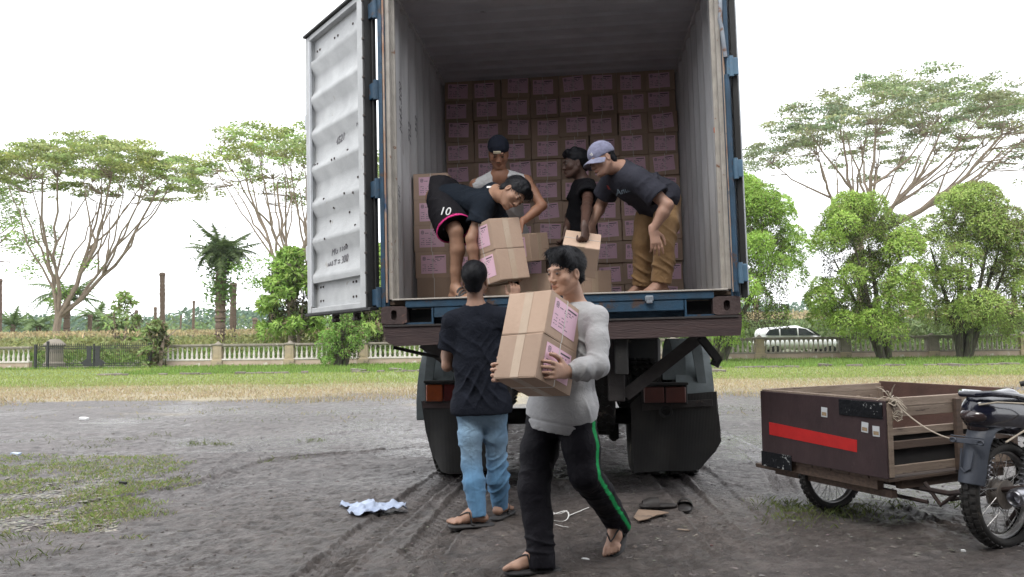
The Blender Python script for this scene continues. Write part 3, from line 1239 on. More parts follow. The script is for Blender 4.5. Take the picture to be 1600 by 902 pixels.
def hair_mat():
    m, t, b = new_mat('black_hair')
    L = t.links.new
    tc = N(t, 'ShaderNodeTexCoord')
    mp = N(t, 'ShaderNodeMapping')
    mp.inputs['Scale'].default_value = (3, 3, 0.6)
    L(tc.outputs['Object'], mp.inputs[0])
    n = N(t, 'ShaderNodeTexNoise', i_Scale=90.0, i_Detail=3.0)
    L(mp.outputs[0], n.inputs['Vector'])
    r = N(t, 'ShaderNodeValToRGB')
    r.color_ramp.elements[0].color = (0.003, 0.003, 0.005, 1)
    r.color_ramp.elements[1].color = (0.008, 0.009, 0.013, 1)
    L(n.outputs['Fac'], r.inputs[0])
    L(r.outputs[0], b.inputs['Base Color'])
    b.inputs['Roughness'].default_value = 0.48
    b.inputs['Specular IOR Level'].default_value = 0.22
    bp = N(t, 'ShaderNodeBump', i_Strength=0.8, i_Distance=0.004)
    L(n.outputs['Fac'], bp.inputs['Height'])
    L(bp.outputs[0], b.inputs['Normal'])
    return m


M_hair = hair_mat()
M_flop = pm('dark_rubber_sandal', (0.025, 0.025, 0.028), (0.04, 0.038, 0.038), 20, 0.65, 0.8, 0.3, 120)


class Person:
    """joints in world space; body one mesh, clothes and hair its children"""

    def __init__(s, label, J, base, skin, h=0.0052):
        s.J = {k: A3(v) for k, v in J.items() if not isinstance(v, (dict, tuple, list)) or len(v) == 3}
        s.label, s.skin, s.h = label, np.array(skin), h
        s.base = A3(base)
        j = s.J
        s.S = (j['sl'] + j['sr']) / 2
        s.H = (j['hl'] + j['hr']) / 2
        s.right = nz(j['sr'] - j['sl'])
        s.up = nz(s.S - s.H)
        s.fwd = nz(np.cross(s.up, s.right))
        s.hright = nz(j['hr'] - j['hl'])
        s.hfwd = nz(np.cross(s.up, s.hright))
        s.hf = nz(j['hf'])
        hu = A3(j['hu'])
        s.hr_ = nz(np.cross(s.hf, hu))
        s.hu = nz(np.cross(s.hr_, s.hf))
        s.HR = np.array([s.hr_, s.hf, s.hu])
        s.mouth = []

    def hp(s, x, y, z):
        """head-local (right, forward, up) to world"""
        return s.J['head'] + s.hr_ * x + s.hf * y + s.hu * z

    def grid(s, pts, m, h=None):
        pts = np.array(pts)
        return SDF(pts.min(0) - m, pts.max(0) + m, h or s.h)

    def hand(s, f, wrist, d, pn, thumb, curl=(30, 40, 30), spread=0.0, sc=1.0, tcurl=0.5):
        """palm from wrist along d, palm faces pn, thumb on side +1/-1 (relative to cross(d,pn)); separate fingers"""
        d = nz(d)
        pn = nz(A3(pn) - d * (A3(pn) @ d))
        sd_ = nz(np.cross(d, pn)) * thumb
        kn = wrist + d * 0.085 * sc
        s.nails = getattr(s, 'nails', [])
        f.cone(wrist - d * 0.02, wrist + d * 0.02, 0.026 * sc, 0.027 * sc, k=0.012, ax=pn, fl=0.72)
        for o, r in ((0.024, 0.0165), (0.0, 0.0175), (-0.022, 0.016)):
            f.cone(wrist + d * 0.015 + sd_ * o * 0.6, kn + sd_ * o * 1.05, 0.018 * sc, r * sc * 0.95, k=0.012, ax=pn, fl=0.72)
        offs = (0.031, 0.0105, -0.0105, -0.030)
        lens = ((0.038, 0.025, 0.019), (0.043, 0.028, 0.021), (0.040, 0.026, 0.020), (0.031, 0.020, 0.017))
        for i in range(4):
            p = kn + sd_ * offs[i] * sc
            dd = nz(d + sd_ * (offs[i] * 6 * (spread + 0.15)))
            an = 0
            for q in range(3):
                an += radians(curl[q] + (i - 1.5) * 5)
                di = dd * cos(an) + pn * sin(an)
                e = p + di * lens[i][q] * sc
                f.cone(p, e, (0.0098 - q * 0.0009) * sc, (0.0092 - q * 0.0012) * sc, k=0.0035)
                p = e
        tb = wrist + d * 0.022 + sd_ * 0.024 * sc
        t1 = tb + nz(d * 0.6 + sd_ * 0.75 + pn * 0.25) * 0.044 * sc
        t2 = t1 + nz(d * 0.85 + sd_ * (0.45 - 0.6 * tcurl) + pn * 0.5 * tcurl) * 0.034 * sc
        t3 = t2 + nz(d * 0.9 + sd_ * (0.2 - 0.6 * tcurl) + pn * 0.7 * tcurl) * 0.026 * sc
        f.cone(tb, t1, 0.016 * sc, 0.0125 * sc, k=0.01)
        f.cone(t1, t2, 0.0125 * sc, 0.0112 * sc, k=0.004)
        f.cone(t2, t3, 0.0112 * sc, 0.0092 * sc, k=0.004)

    def foot(s, f, ankle, d, up, sc=1.0, big=1):
        """foot from the ankle along d; sole plane normal up; big toe on side +-1 of cross(d, up)"""
        d = nz(d)
        up = nz(A3(up) - d * (A3(up) @ d))
        sd_ = np.cross(d, up) * big
        heel = ankle - up * 0.055 - d * 0.035
        ball = ankle - up * 0.068 + d * 0.115
        f.cone(ankle, heel, 0.038, 0.030, k=0.02)
        f.cone(heel, ball, 0.028, 0.034, k=0.02, ax=up, fl=0.62)
        f.cone(ankle + d * 0.015, ball + sd_ * 0.01, 0.034, 0.026, k=0.02)
        f.cone(ankle, ankle - up * 0.05 + d * 0.07 - sd_ * 0.02, 0.03, 0.026, k=0.02)
        for o, L, r in ((0.030, 0.068, 0.0140), (0.010, 0.062, 0.0105), (-0.007, 0.054, 0.0100), (-0.022, 0.044, 0.0095), (-0.036, 0.032, 0.0092)):
            p = ball + sd_ * o + d * 0.0 - up * 0.003
            q = p + nz(d + sd_ * o * 1.5) * L * 0.6 + up * 0.004
            f.cone(p, q, r * 1.15, r, k=0.006)
            f.cone(q, q + d * L * 0.38 - up * 0.008, r, r * 0.95, k=0.003)
        return heel, ball

    def build(s, sides_hand, sides_foot, fem=1.0, thick=1.0, face=True, col=None):
        j = s.J
        pts = [v for k, v in j.items() if k not in ('hf', 'hu')]
        f = s.grid(pts, 0.22)
        u, r, fw = s.up, s.right, s.fwd
        S, H = s.S, s.H
        tk = thick
        f.cone(S - u * 0.07, S - u * 0.27, 0.145 * tk, 0.125 * tk, k=0.05, ax=fw, fl=0.66)
        f.cone(S - u * 0.27, H + u * 0.08, 0.125 * tk, 0.125 * tk, k=0.06, ax=fw, fl=0.72)
        f.cone(j['hl'] + u * 0.02, j['hr'] + u * 0.02, 0.084 * tk, 0.084 * tk, k=0.05)
        nk = j['neck']
        hb = s.hp(0, -0.02, -0.065)
        f.cone(nk - s.up * 0.03, hb, 0.058 * tk, 0.052, k=0.03)
        for sd_ in ('l', 'r'):
            sh, el, wr = j['s' + sd_], j['e' + sd_], j['w' + sd_]
            f.cone(nk - u * 0.03, sh, 0.05, 0.053 * tk, k=0.045)
            f.chain([sh, sh * 0.55 + el * 0.45, el], [0.052 * tk, 0.045 * tk, 0.037 * tk], k=0.02)
            f.chain([el, el * 0.7 + wr * 0.3, wr], [0.038 * tk, 0.040 * tk, 0.0255], k=0.02)
            hp_, kn, an = j['h' + sd_], j['k' + sd_], j['a' + sd_]
            f.chain([hp_, hp_ * 0.5 + kn * 0.5, kn], [0.088 * tk, 0.073 * tk, 0.052], k=0.03)
            back = nz(np.cross(nz(an - kn), s.hright))
            if back @ s.hfwd > 0:
                back = -back
            cf = kn * 0.68 + an * 0.32 + back * 0.014
            f.chain([kn, cf, kn * 0.3 + an * 0.7, an], [0.050, 0.053 * tk, 0.038, 0.034], k=0.02)
        for a in sides_hand:
            s.hand(f, *a)
        s.feet = [s.foot(f, *a) for a in sides_foot]
        # ---- head
        R = s.HR
        hp = s.hp
        k = 0.018
        f.ell(hp(0, -0.018, 0.040), (0.074, 0.092, 0.080), R, k=0.02)
        f.ell(hp(0, 0.026, -0.018), (0.063, 0.066, 0.082), R, k=0.03)
        f.ell(hp(0, 0.052, -0.078), (0.034, 0.034, 0.026), R, k=0.025)
        for q in (-1, 1):
            f.cone(hp(q * 0.056, -0.002, -0.045), hp(q * 0.022, 0.062, -0.088), 0.018, 0.015, k=0.022)
            f.ell(hp(q * 0.044, 0.058, -0.022), (0.020, 0.018, 0.017), R, k=0.02)
            f.ell(hp(q * 0.075, -0.006, -0.008), (0.009, 0.017, 0.031), R, k=0.006)
            f.ell(hp(q * 0.081, -0.001, -0.006), (0.005, 0.008, 0.018), R, k=0.004, op='s')
        if face:
            f.cone(hp(-0.033, 0.083, 0.026), hp(0.033, 0.083, 0.026), 0.010, 0.010, k=0.014)
            for q in (-1, 1):
                f.ell(hp(q * 0.031, 0.100, 0.006), (0.016, 0.0125, 0.0095), R, k=0.012, op='s')
                f.ell(hp(q * 0.031, 0.081, 0.005), (0.0135, 0.0115, 0.0095), R, k=0.003)
            f.cone(hp(0, 0.086, 0.012), hp(0, 0.104, -0.026), 0.0070, 0.0105, k=0.010)
            for q in (-1, 1):
                f.ell(hp(q * 0.0125, 0.098, -0.031), (0.009, 0.010, 0.007), R, k=0.006)
                f.cone(hp(0, 0.097, -0.052), hp(q * 0.021, 0.086, -0.055), 0.0068, 0.0035, k=0.005)
                f.cone(hp(0, 0.095, -0.063), hp(q * 0.019, 0.085, -0.060), 0.0072, 0.0035, k=0.005)
            f.ell(hp(0, 0.085, -0.088), (0.016, 0.012, 0.011), R, k=0.012)
        V, Fq = f.mesh()
        V = relax(V, Fq, 1, 0.4)
        C = np.tile(s.skin, (len(V), 1))
        q = V - j['head']
        hx, hy, hz = q @ s.hr_, q @ s.hf, q @ s.hu
        nearh = (np.abs(hx) < 0.1) & (hy > 0.0) & (np.abs(hz) < 0.14)
        if face:
            def blob(cx, cz, rx, rz, col_, soft=1.0, ymin=0.05):
                d = ((np.abs(hx) - cx) / rx) ** 2 + ((hz - cz) / rz) ** 2
                w = np.clip((1.35 - d) * 2.5, 0, 1) * (nearh & (hy > ymin)) * soft
                C[:] = C * (1 - w[:, None]) + np.array(col_) * w[:, None]
            blob(0.0, -0.057, 0.020, 0.0075, s.skin * np.array([0.82, 0.60, 0.58]), 0.8)
            blob(0.031, 0.005, 0.0115, 0.0040, (0.20, 0.13, 0.10), 0.55)
            blob(0.031, 0.0055, 0.0066, 0.0058, (0.012, 0.009, 0.008))
            blob(0.031, 0.0100, 0.0150, 0.0030, (0.03, 0.02, 0.016), 0.7)
            blob(0.033, 0.0275, 0.0190, 0.0045, (0.02, 0.015, 0.013), 0.85)
            blob(0.0, -0.073, 0.02, 0.006, s.skin * 0.75, 0.5)
        # palms, toes a touch lighter at the nails
        for hl, bl in s.feet:
            pass
        if col is not None:
            C = col(V, C)
        V0 = V - s.base
        s.mat = skin_mat('skin_' + s.label.split()[0], s.skin)
        o = link('person', np_mesh('person', V0, Fq, s.mat, col=C), None)
        o.location = Vector(s.base)
        s.o = o
        return o

    def part(s, name, f, mat, colf, gen=0.003, specs=(), seed=0, gscale=9.0, rel=2, label=None, post=None):
        V, Fq = f.mesh()
        V = relax(V, Fq, rel)
        if gen or specs:
            V = folds(V, vnormals(V, Fq), specs, gen, seed, gscale)
        if post:
            V = post(V)
        C = colf(V) if callable(colf) else np.tile(np.array(colf), (len(V), 1))
        o = link(name, np_mesh(name, V - s.base, Fq, mat, col=C), s.o)
        if label:
            o['label'] = label
        return o

    def hair(s, mode='short', seed=1, vol=1.0, fringe=True, nst=420, hm=None, fr=(0.06, 0.095)):
        hp, R = s.hp, s.HR
        f = s.grid([hp(0, 0, 0.03)], 0.17, 0.0045)
        vb = 0.006 * vol
        f.ell(hp(0, -0.022, 0.048), (0.077 + vb, 0.096 + vb, 0.081 + vb), R, k=0.01)
        if fringe:
            f.cone(hp(-0.045, fr[0], fr[1]), hp(0.045, fr[0], fr[1]), 0.026, 0.026, k=0.03)
            f.cone(hp(-0.03, 0.0, 0.115), hp(0.03, 0.0, 0.115), 0.02, 0.02, k=0.03)
        # nape
        f.ell(hp(0, -0.062, -0.025), (0.056, 0.042, 0.05), R, k=0.02)
        # carve away the face and below the ears
        f.ell(hp(0, 0.105, -0.030), (0.082, 0.078, 0.098), R, k=0.008, op='s')
        for q in (-1, 1):
            f.ell(hp(q * 0.085, 0.012, -0.045), (0.035, 0.055, 0.055), R, k=0.008, op='s')
            f.ell(hp(q * 0.075, 0.062, -0.02), (0.03, 0.036, 0.055), R, k=0.008, op='s')
        f.half(hp(0, -0.06, -0.072), -s.hu - s.hf * 0.3, 0.2)
        V, Fq = f.mesh()
        Nn = vnormals(V, Fq)
        V = V + Nn * (0.0028 * vol * fbm(V * 26, 2, seed) + 0.0016 * vnoise(V * 90, seed))[:, None]
        rs = np.random.RandomState(seed)
        # strands that break the outline
        loc = V - s.J['head']
        z = loc @ s.hu
        y = loc @ s.hf
        cand = np.where((z > -0.045) & (Nn @ s.hu > -0.35))[0]
        cand = rs.choice(cand, nst)
        VV, FF = [V], [Fq]
        n0 = len(V)
        comb = s.hf * (0.5 if fringe else -0.2) - s.hu * 0.8
        for c in cand:
            p, n = V[c], Nn[c]
            d = comb * (0.5 if y[c] > 0 else 0.0) - s.hu * 0.55 + (-s.hf * 0.5 if y[c] < 0 else s.hf * 0.5) + rs.normal(0, 0.2, 3)
            d = nz(d - n * (d @ n))
            L = rs.uniform(0.02, 0.045) * (0.8 + 0.3 * vol)
            sd_ = np.cross(d, n) * 0.0021
            pts = []
            for q in range(4):
                t = q / 3
                c0 = p - n * 0.003 + d * L * t + n * (0.0045 * vol * sin(t * 2.4))
                pts += [c0 - sd_ * (1 - t * 0.9), c0 + sd_ * (1 - t * 0.9)]
            VV.append(np.array(pts))
            FF.append(np.array([[0, 1, 3, 2], [2, 3, 5, 4], [4, 5, 7, 6]]) + n0)
            n0 += 8
        V, Fq = np.concatenate(VV), np.concatenate(FF)
        o = link('hair', np_mesh('hair', V - s.base, Fq, hm or M_hair), s.o)
        return o

    # ---- clothes -------------------------------------------------------
    def top(s, mat, colf, ease=0.02, sleeve=0.55, hem=0.10, long=False, hemflare=0.02, gen=0.004, specs=(), name='t_shirt', seed=0, thick=1.0, tank=False, neckr=0.066, label=None, cuff=None, hemn=None, h=0.0065, hemfl=0.72, gscale=9.0, neckdrop=0.0, post=None):
        j = s.J
        u, r, fw = s.up, s.right, s.fwd
        S, H = s.S, s.H
        tk = thick
        pts = [S + u * 0.1, H - u * hem, j['sl'], j['sr']]
        if not tank:
            pts += [j['el'], j['er']]
        if long:
            pts += [j['wl'], j['wr']]
        f = s.grid(pts, 0.26, h)
        e = ease
        hd = s.H - s.up * hem
        f.cone(S - u * 0.06, S - u * 0.26, 0.145 * tk + e, 0.135 * tk + e, k=0.05, ax=fw, fl=0.70)
        f.cone(S - u * 0.26, hd, 0.135 * tk + e, 0.145 * tk + e + hemflare, k=0.05, ax=fw, fl=hemfl, cutb=True)
        f.cone(j['hl'] + u * 0.03, j['hr'] + u * 0.03, 0.096 * tk + e * 0.8, 0.096 * tk + e * 0.8, k=0.05)
        f.half(hd, -u if hemn is None else -nz(hemn), 0.32)
        nk = j['neck']
        ends = []
        for sd_ in ('l', 'r'):
            sh, el, wr = j['s' + sd_], j['e' + sd_], j['w' + sd_]
            f.cone(nk - u * 0.035, sh - u * 0.004, 0.05 + e * 0.5, 0.047 * tk + e * 0.45, k=0.045)
            if tank:
                f.cone(S - u * 0.1, sh - u * 0.03, 0.08, 0.05, k=0.04)
                continue
            if long:
                f.chain([sh, sh * 0.5 + el * 0.5, el], [0.050 * tk + e * 0.35, 0.047 * tk + e * 0.55, 0.044 * tk + e * 0.65], k=0.03)
                d = nz(wr - el)
                we = wr - d * 0.012
                f.chain([el, el * 0.5 + wr * 0.5, we - d * 0.05], [0.045 * tk + e * 0.7, 0.044 * tk + e * 0.75, 0.036 + e * 0.6], k=0.025)
                f.cone(we - d * 0.055, we, 0.040, 0.038, k=0.01, cutb=True)
                ends.append((we, d, 0.031))
            else:
                en = sh + (el - sh) * sleeve
                d = nz(el - sh)
                f.cone(sh, en, 0.060 * tk + e * 0.6, 0.062 * tk + e * 0.9, k=0.04, cutb=True)
                ends.append((en, d, 0.050 * tk + e * 0.7))
        for c, d, rr in ends:
            f.cone(c - d * 0.03, c + d * 0.03, rr - 0.004, rr, k=0.003, op='s', cuta=True)
        f.cone(hd + u * 0.03, hd - u * 0.05, 0.13 * tk + e + hemflare, 0.137 * tk + e + hemflare, k=0.003, ax=fw, fl=hemfl, op='s', cuta=True)
        # neckline
        f.cone(nk + u * 0.0, nk + u * 0.09 + fw * 0.0, neckr - 0.004, neckr + 0.02, k=0.006, op='s')
        if neckdrop:
            f.cone(nk + fw * 0.09 + u * 0.03, nk + fw * 0.12 - u * neckdrop, 0.06, 0.03, k=0.006, op='s')
            f.ell(nk + fw * 0.08, (0.07, 0.07, 0.02 + neckdrop), np.array([r, fw, u]), k=0.006, op='s')
        if tank:
            for sd_, sg in (('l', -1), ('r', 1)):
                f.ell(j['s' + sd_] + r * sg * 0.06 - u * 0.05, (0.055, 0.2, 0.10), np.array([r, fw, u]), k=0.006, op='s')
        return s.part(name, f, mat, colf, gen, specs, seed, gscale, label=label, post=post)

    def legs(s, mat, colf, ease=0.02, to=1.0, name='trousers', gen=0.003, specs=(), seed=0, wide=0.0, thick=1.0, label=None, h=0.0065, hemr=0.062, up=0.10, kneer=None, gscale=9.0, hemext=0.0, seat=0.0, open_=True):
        j = s.J
        pts = [s.H + s.up * 0.2, j['kl'], j['kr']]
        pts += [j['al'], j['ar']]
        f = s.grid(pts, 0.2, h)
        e = ease
        wt = s.H + s.up * up
        f.cone(wt, s.H + s.up * 0.02, 0.128 * thick + e * 0.7, 0.135 * thick + e, k=0.04, ax=s.hfwd, fl=0.74, cuta=True)
        f.cone(j['hl'], j['hr'], 0.088 * thick + e * 0.6, 0.088 * thick + e * 0.6, k=0.05)
        if seat:
            f.cone(s.H - s.hright * 0.06 - s.hfwd * 0.05, s.H + s.hright * 0.06 - s.hfwd * 0.05, 0.10 + seat, 0.10 + seat, k=0.05)
        for sd_ in ('l', 'r'):
            hp_, kn, an = j['h' + sd_], j['k' + sd_], j['a' + sd_]
            kr = (kneer or 0.060) + e
            if to <= 0.5:
                t = to * 2
                en = hp_ + (kn - hp_) * t
                d = nz(kn - hp_)
                f.cone(hp_, en, 0.090 * thick + e, 0.080 + e + wide, k=0.035, cutb=True)
                rr = 0.076 + e + wide
            else:
                d = nz(an - kn)
                en = an + d * hemext
                f.chain([hp_, hp_ * 0.5 + kn * 0.5, kn], [0.088 * thick + e * 0.35, 0.078 * thick + e, kr], k=0.03)
                bk = nz(np.cross(nz(an - kn), s.hright))
                bk = -bk if bk @ s.hfwd > 0 else bk
                md = kn * 0.62 + en * 0.38 + bk * 0.013
                mr_ = max((kr + hemr) / 2, 0.068)
                f.cone(kn, md, kr, mr_, k=0.02)
                f.cone(md, en, mr_, hemr, k=0.02, cutb=True)
                rr = hemr - 0.008
            if open_:
                f.cone(en - d * 0.03, en + d * 0.03, rr - 0.004, rr, k=0.003, op='s', cuta=True)
        return s.part(name, f, mat, colf, gen, specs, seed, gscale, label=label)

    def sandal(s, ankle, d, up, thong=True, L=0.27, wide_strap=False, mat=None):
        d = nz(d)
        up = nz(A3(up) - d * (A3(up) @ d))
        r = np.cross(d, up)
        c = A3(ankle) - up * 0.098 + d * 0.036
        f = s.grid([c], 0.2, 0.0055)
        f.cone(c - d * (L / 2 - 0.035), c + d * (L / 2 - 0.045), 0.045, 0.060, k=0.004, ax=up, fl=0.32)
        o = s.part('sandal', f, mat or M_flop, (0, 0, 0), 0.0, rel=1)
        m = MB()
        b = Vector(s.base)
        top = c + up * 0.012

        def drape(p):
            """drop a point onto the foot from above"""
            q = Vector(p + up * 0.12)
            h, _ = surf(s.o, q, Vector(-up))
            lowest = Vector(top + up * 0.002)
            if h is None or (h - lowest).dot(Vector(up)) < 0:
                h = Vector(p) + Vector(up) * float((A3(top) - A3(p)) @ up)
            return h + Vector(up) * 0.0035 - b
        if wide_strap:
            for k_ in range(3):
                pts = [drape(top + d * (0.035 + 0.022 * k_) + r * x) for x in np.linspace(-0.058, 0.058, 11)]
                m.tube(pts, 0.0125, 6, flat=0.45)
        else:
            for q in (-1, 1):
                pts = []
                for t in np.linspace(0, 1, 8):
                    pts.append(drape(top + d * (0.088 * (1 - t) - 0.012 * t) + r * (q * 0.052 * t ** 0.8 + 0.004)))
                m.tube(pts, [0.0045 + 0.004 * t for t in np.linspace(0, 1, 8)], 6, flat=0.7)
        m.build('strap', mat or M_flop, o)
        return o


CACHE = {}


def surf(o, origin, direction):
    """first hit on mesh object o (world translation only) from origin along direction"""
    from mathutils.bvhtree import BVHTree
    me = o.data
    if me.name not in CACHE:
        vs = [v.co.copy() for v in me.vertices]
        CACHE[me.name] = BVHTree.FromPolygons(vs, [p.vertices[:] for p in me.polygons])
    off = o.parent.location if o.parent else o.location
    h = CACHE[me.name].ray_cast(Vector(origin) - off, Vector(direction).normalized())
    return (h[0] + off, h[1]) if h[0] is not None else (None, None)
# ================================================================== cartons
M_card = pm('brown_corrugated_cardboard', (0.45, 0.325, 0.245), (0.40, 0.285, 0.215), 5, 0.8, 0.9, 0.15, 40, c3=(0.33, 0.23, 0.155), c3scale=4, c3at=0.62, rnd=0.13)
M_cardseam = pm('cardboard_seam', (0.10, 0.06, 0.04), (0.14, 0.09, 0.055), 10, 0.9)
M_tape = pm('glossy_parcel_tape', (0.48, 0.37, 0.275), (0.43, 0.325, 0.235), 12, 0.25, 0.38, 0.1, 30)
M_band = pm('white_strapping_band', (0.72, 0.70, 0.66), (0.6, 0.58, 0.55), 14, 0.5)
M_pink = pm('pink_paper_label', (0.78, 0.52, 0.63), (0.73, 0.48, 0.59), 8, 0.7, rnd=0.05)
M_print = pm('printed_black_ink', (0.05, 0.04, 0.055), (0.09, 0.07, 0.09), 30, 0.7)
BW, BD, BH = 0.288, 0.25, 0.213


def carton_meshes():
    m = MB()
    m.box((0, 0, BH / 2), (BW, BD, BH - 0.002), bev=0.003)
    body = m.mesh('carton_body', M_card)
    seams = MB()
    for z in (0.0, BH):
        s_ = 1 if z else -1
        for k in (-1, 1):
            seams.box((0, k * BD / 4, z - s_ * 0.001), (BW - 0.004, BD / 2 - 0.0015, 0.004))
    flaps = seams.mesh('closing_flaps', M_card)
    m = MB()
    lw, lh = 0.205, 0.150
    yy = -BD / 2 - 0.0012
    zc = BH / 2 + 0.008
    m.box((0.0, yy, zc), (lw, 0.0012, lh))
    y2 = yy - 0.0009

    def q(x0, x1, z0, z1):
        m.quad((x0, y2, z0), (x1, y2, z0), (x1, y2, z1), (x0, y2, z1), mi=1)
    X0, X1 = -lw / 2, lw / 2
    Z1 = zc + lh / 2
    Z0 = zc - lh / 2
    # emblem: shield with bars, a word under it
    ex, ez = X0 + 0.026, Z1 - 0.026
    q(ex - 0.012, ex - 0.009, ez - 0.012, ez + 0.010)
    q(ex + 0.009, ex + 0.012, ez - 0.012, ez + 0.010)
    q(ex - 0.008, ex + 0.008, ez + 0.009, ez + 0.013)
    q(ex - 0.006, ex - 0.002, ez - 0.010, ez + 0.006)
    q(ex + 0.002, ex + 0.006, ez - 0.010, ez + 0.006)
    q(ex - 0.009, ex + 0.009, ez - 0.016, ez - 0.013)
    rr = random.Random(5)

    def line(x0, x1, z, h, fill=0.82):
        x = x0
        while x < x1:
            wl = rr.uniform(0.004, 0.011)
            if rr.random() < fill:
                q(x, min(x + wl, x1), z, z + h)
            x += wl + rr.uniform(0.0012, 0.003)
    q(X0 + 0.115, X1 - 0.012, Z1 - 0.021, Z1 - 0.013)
    line(X0 + 0.048, X1 - 0.012, Z1 - 0.037, 0.0052)
    line(X0 + 0.088, X1 - 0.05, Z1 - 0.048, 0.0045)
    line(X0 + 0.085, X0 + 0.125, Z1 - 0.057, 0.003)
    for k in range(4):
        line(X0 + 0.012, X0 + 0.042, Z1 - 0.080 - k * 0.016, 0.0036)
        line(X0 + 0.056, X0 + (0.125, 0.10, 0.115, 0.09)[k], Z1 - 0.080 - k * 0.016, 0.0042)
    line(X0 + 0.11, X0 + 0.135, Z0 + 0.022, 0.004)
    lab = m.mesh('label', [M_pink, M_print], smooth=0)
    m = MB()
    for s_ in (-1, 1):
        m.box((s_ * (BW / 2 + 0.0008), 0, BH / 2), (0.0012, 0.048, BH - 0.004))
    m.box((0, 0, BH + 0.0018), (BW, 0.048, 0.001))
    m.box((0, 0, -0.0018), (BW, 0.048, 0.001))
    tape = m.mesh('tape', M_tape)
    m = MB()
    for s_ in (-1, 1):
        m.box((0.0, s_ * (BD / 2 + 0.003), BH / 2), (0.0045, 0.0015, BH))
    m.box((0.0, 0, BH + 0.003), (0.0045, BD, 0.0015))
    m.box((0.0, 0, -0.003), (0.0045, BD, 0.0015))
    band = m.mesh('strap', M_band)
    return body, flaps, lab, tape, band


CMESH = carton_meshes()


def carton(mat4, label, group=None, lab=(0, 0, 0), name='carton', band=True, nolabel=False, band_x=0.0, inwall=False):
    """lab = label shift x, z and twist"""
    body, flaps, lb, tape, bnd = CMESH
    t = thing(name, label, 'carton', mat4=mat4, group=group)
    link('carton_body', body, t)
    if not inwall:
        link('closing_flaps', flaps, t)['kind'] = 'stuff'
    if not nolabel:
        o = link('label', lb, t)
        cz = BH / 2 + 0.008
        o.matrix_local = Matrix.Translation((lab[0], 0, lab[1] + cz)) @ Matrix.Rotation(lab[2], 4, 'Y') @ Matrix.Translation((0, 0, -cz))
    link('tape', tape, t)
    if band:
        o = link('strap', bnd, t)
        o.location = (band_x, 0, 0)
    return t


ORD = ['top', 'second', 'third', 'fourth', 'fifth', 'sixth', 'seventh', 'eighth', 'ninth', 'tenth', 'bottom']
COLN = ['leftmost', 'second from the left', 'third from the left', 'fourth from the left', 'fourth from the right', 'third from the right', 'second from the right', 'rightmost']
GW = 'pink-labelled cartons stacked as a wall in the container'
for c in range(8):
    for r in range(11):
        x = -1.022 + 0.292 * c + RND.uniform(-0.005, 0.005)
        z = 0.172 + 0.2145 * (10 - r)
        y = 2.42 + BD / 2 + RND.uniform(-0.022, 0.022)
        yaw = RND.uniform(-0.035, 0.035)
        M = CM @ Matrix.Translation((x, y, z)) @ Matrix.Rotation(yaw, 4, 'Z')
        tw = RND.gauss(0, 0.035)
        sh = (RND.uniform(-0.026, 0.026), RND.uniform(-0.018, 0.012), tw)
        lbl = 'carton in the %s row of the back wall, %s' % (ORD[r], COLN[c])
        if (r, c) == (1, 5):
            sh = (0.0, 0.0, pi - 0.05)
            lbl = 'carton with its label upside down in the second row, third from the right'
        if (r, c) in ((0, 4), (2, 7), (6, 3), (4, 7)):
            sh = (0.0, 0.0, -0.09)
        carton(M, lbl, GW, sh, band_x=sh[0] + RND.uniform(-0.01, 0.01), inwall=True)
# stack by the left wall
GS = 'cartons stacked by the left wall'
for k in range(5):
    M = CM @ Matrix.Translation((-1.035 + (0.006, -0.004, 0.0, 0.004, 0.004)[k] + (0.012 if k < 2 else 0), 1.02, 0.172 + k * 0.2145)) @ Matrix.Rotation(RND.uniform(-0.02, 0.02), 4, 'Z')
    lbl = 'carton in the stack by the left container wall, %s of five' % ['lowest', 'second from below', 'middle one', 'second from the top', 'topmost'][k]
    carton(M, lbl, GS, (0.005, -0.004, RND.uniform(-0.02, 0.02)), nolabel=(k == 0), band_x=0.0)
for k in range(3):
    M = CM @ Matrix.Translation((-0.74, 1.28, 0.172 + k * 0.2145)) @ Matrix.Rotation(0.04 * k - 0.05, 4, 'Z')
    carton(M, 'carton in the short stack behind the bent man in shorts, %s of three' % ['lowest', 'middle one', 'topmost'][k], GS, (0.0, 0.0, 0.02))
# loose cartons on the container floor
QZ = Matrix.Rotation(pi / 2, 4, 'Z')
carton(CM @ Matrix.Translation((0.27, 0.87, 0.172)) @ Matrix.Rotation(0.03, 4, 'Z') @ QZ, 'plain-sided carton on the container floor left of the khaki trousers')
carton(CM @ Matrix.Translation((-0.19, 0.95, 0.172)) @ Matrix.Rotation(-0.05, 4, 'Z') @ QZ, 'plain-sided carton on the container floor behind the walking man\'s head')
carton(CM @ Matrix.Translation((-0.53, 1.3, 0.172)) @ Matrix.Rotation(0.02, 4, 'Z') @ QZ, 'carton low on the container floor beside the raised hand')
carton(CM @ Matrix.Translation((0.04, 1.65, 0.172)), 'carton standing on the floor in front of the back wall, lowest in its pile', None, (0, 0, 0.03))
carton(CM @ Matrix.Translation((0.02, 1.67, 0.3865)), 'carton lying second in the low pile in front of the back wall', None, (0, 0, -0.04))
carton(CM @ Matrix.Translation((-0.28, 1.7, 0.172)) @ Matrix.Rotation(0.05, 4, 'Z'), 'lower carton of the pair behind the man in the grey vest', None, (0, 0, 0.0))
carton(CM @ Matrix.Translation((-0.28, 1.72, 0.3865)) @ Matrix.Rotation(-0.04, 4, 'Z'), 'upper carton of the pair behind the man in the grey vest', None, (0, 0, 0.02))
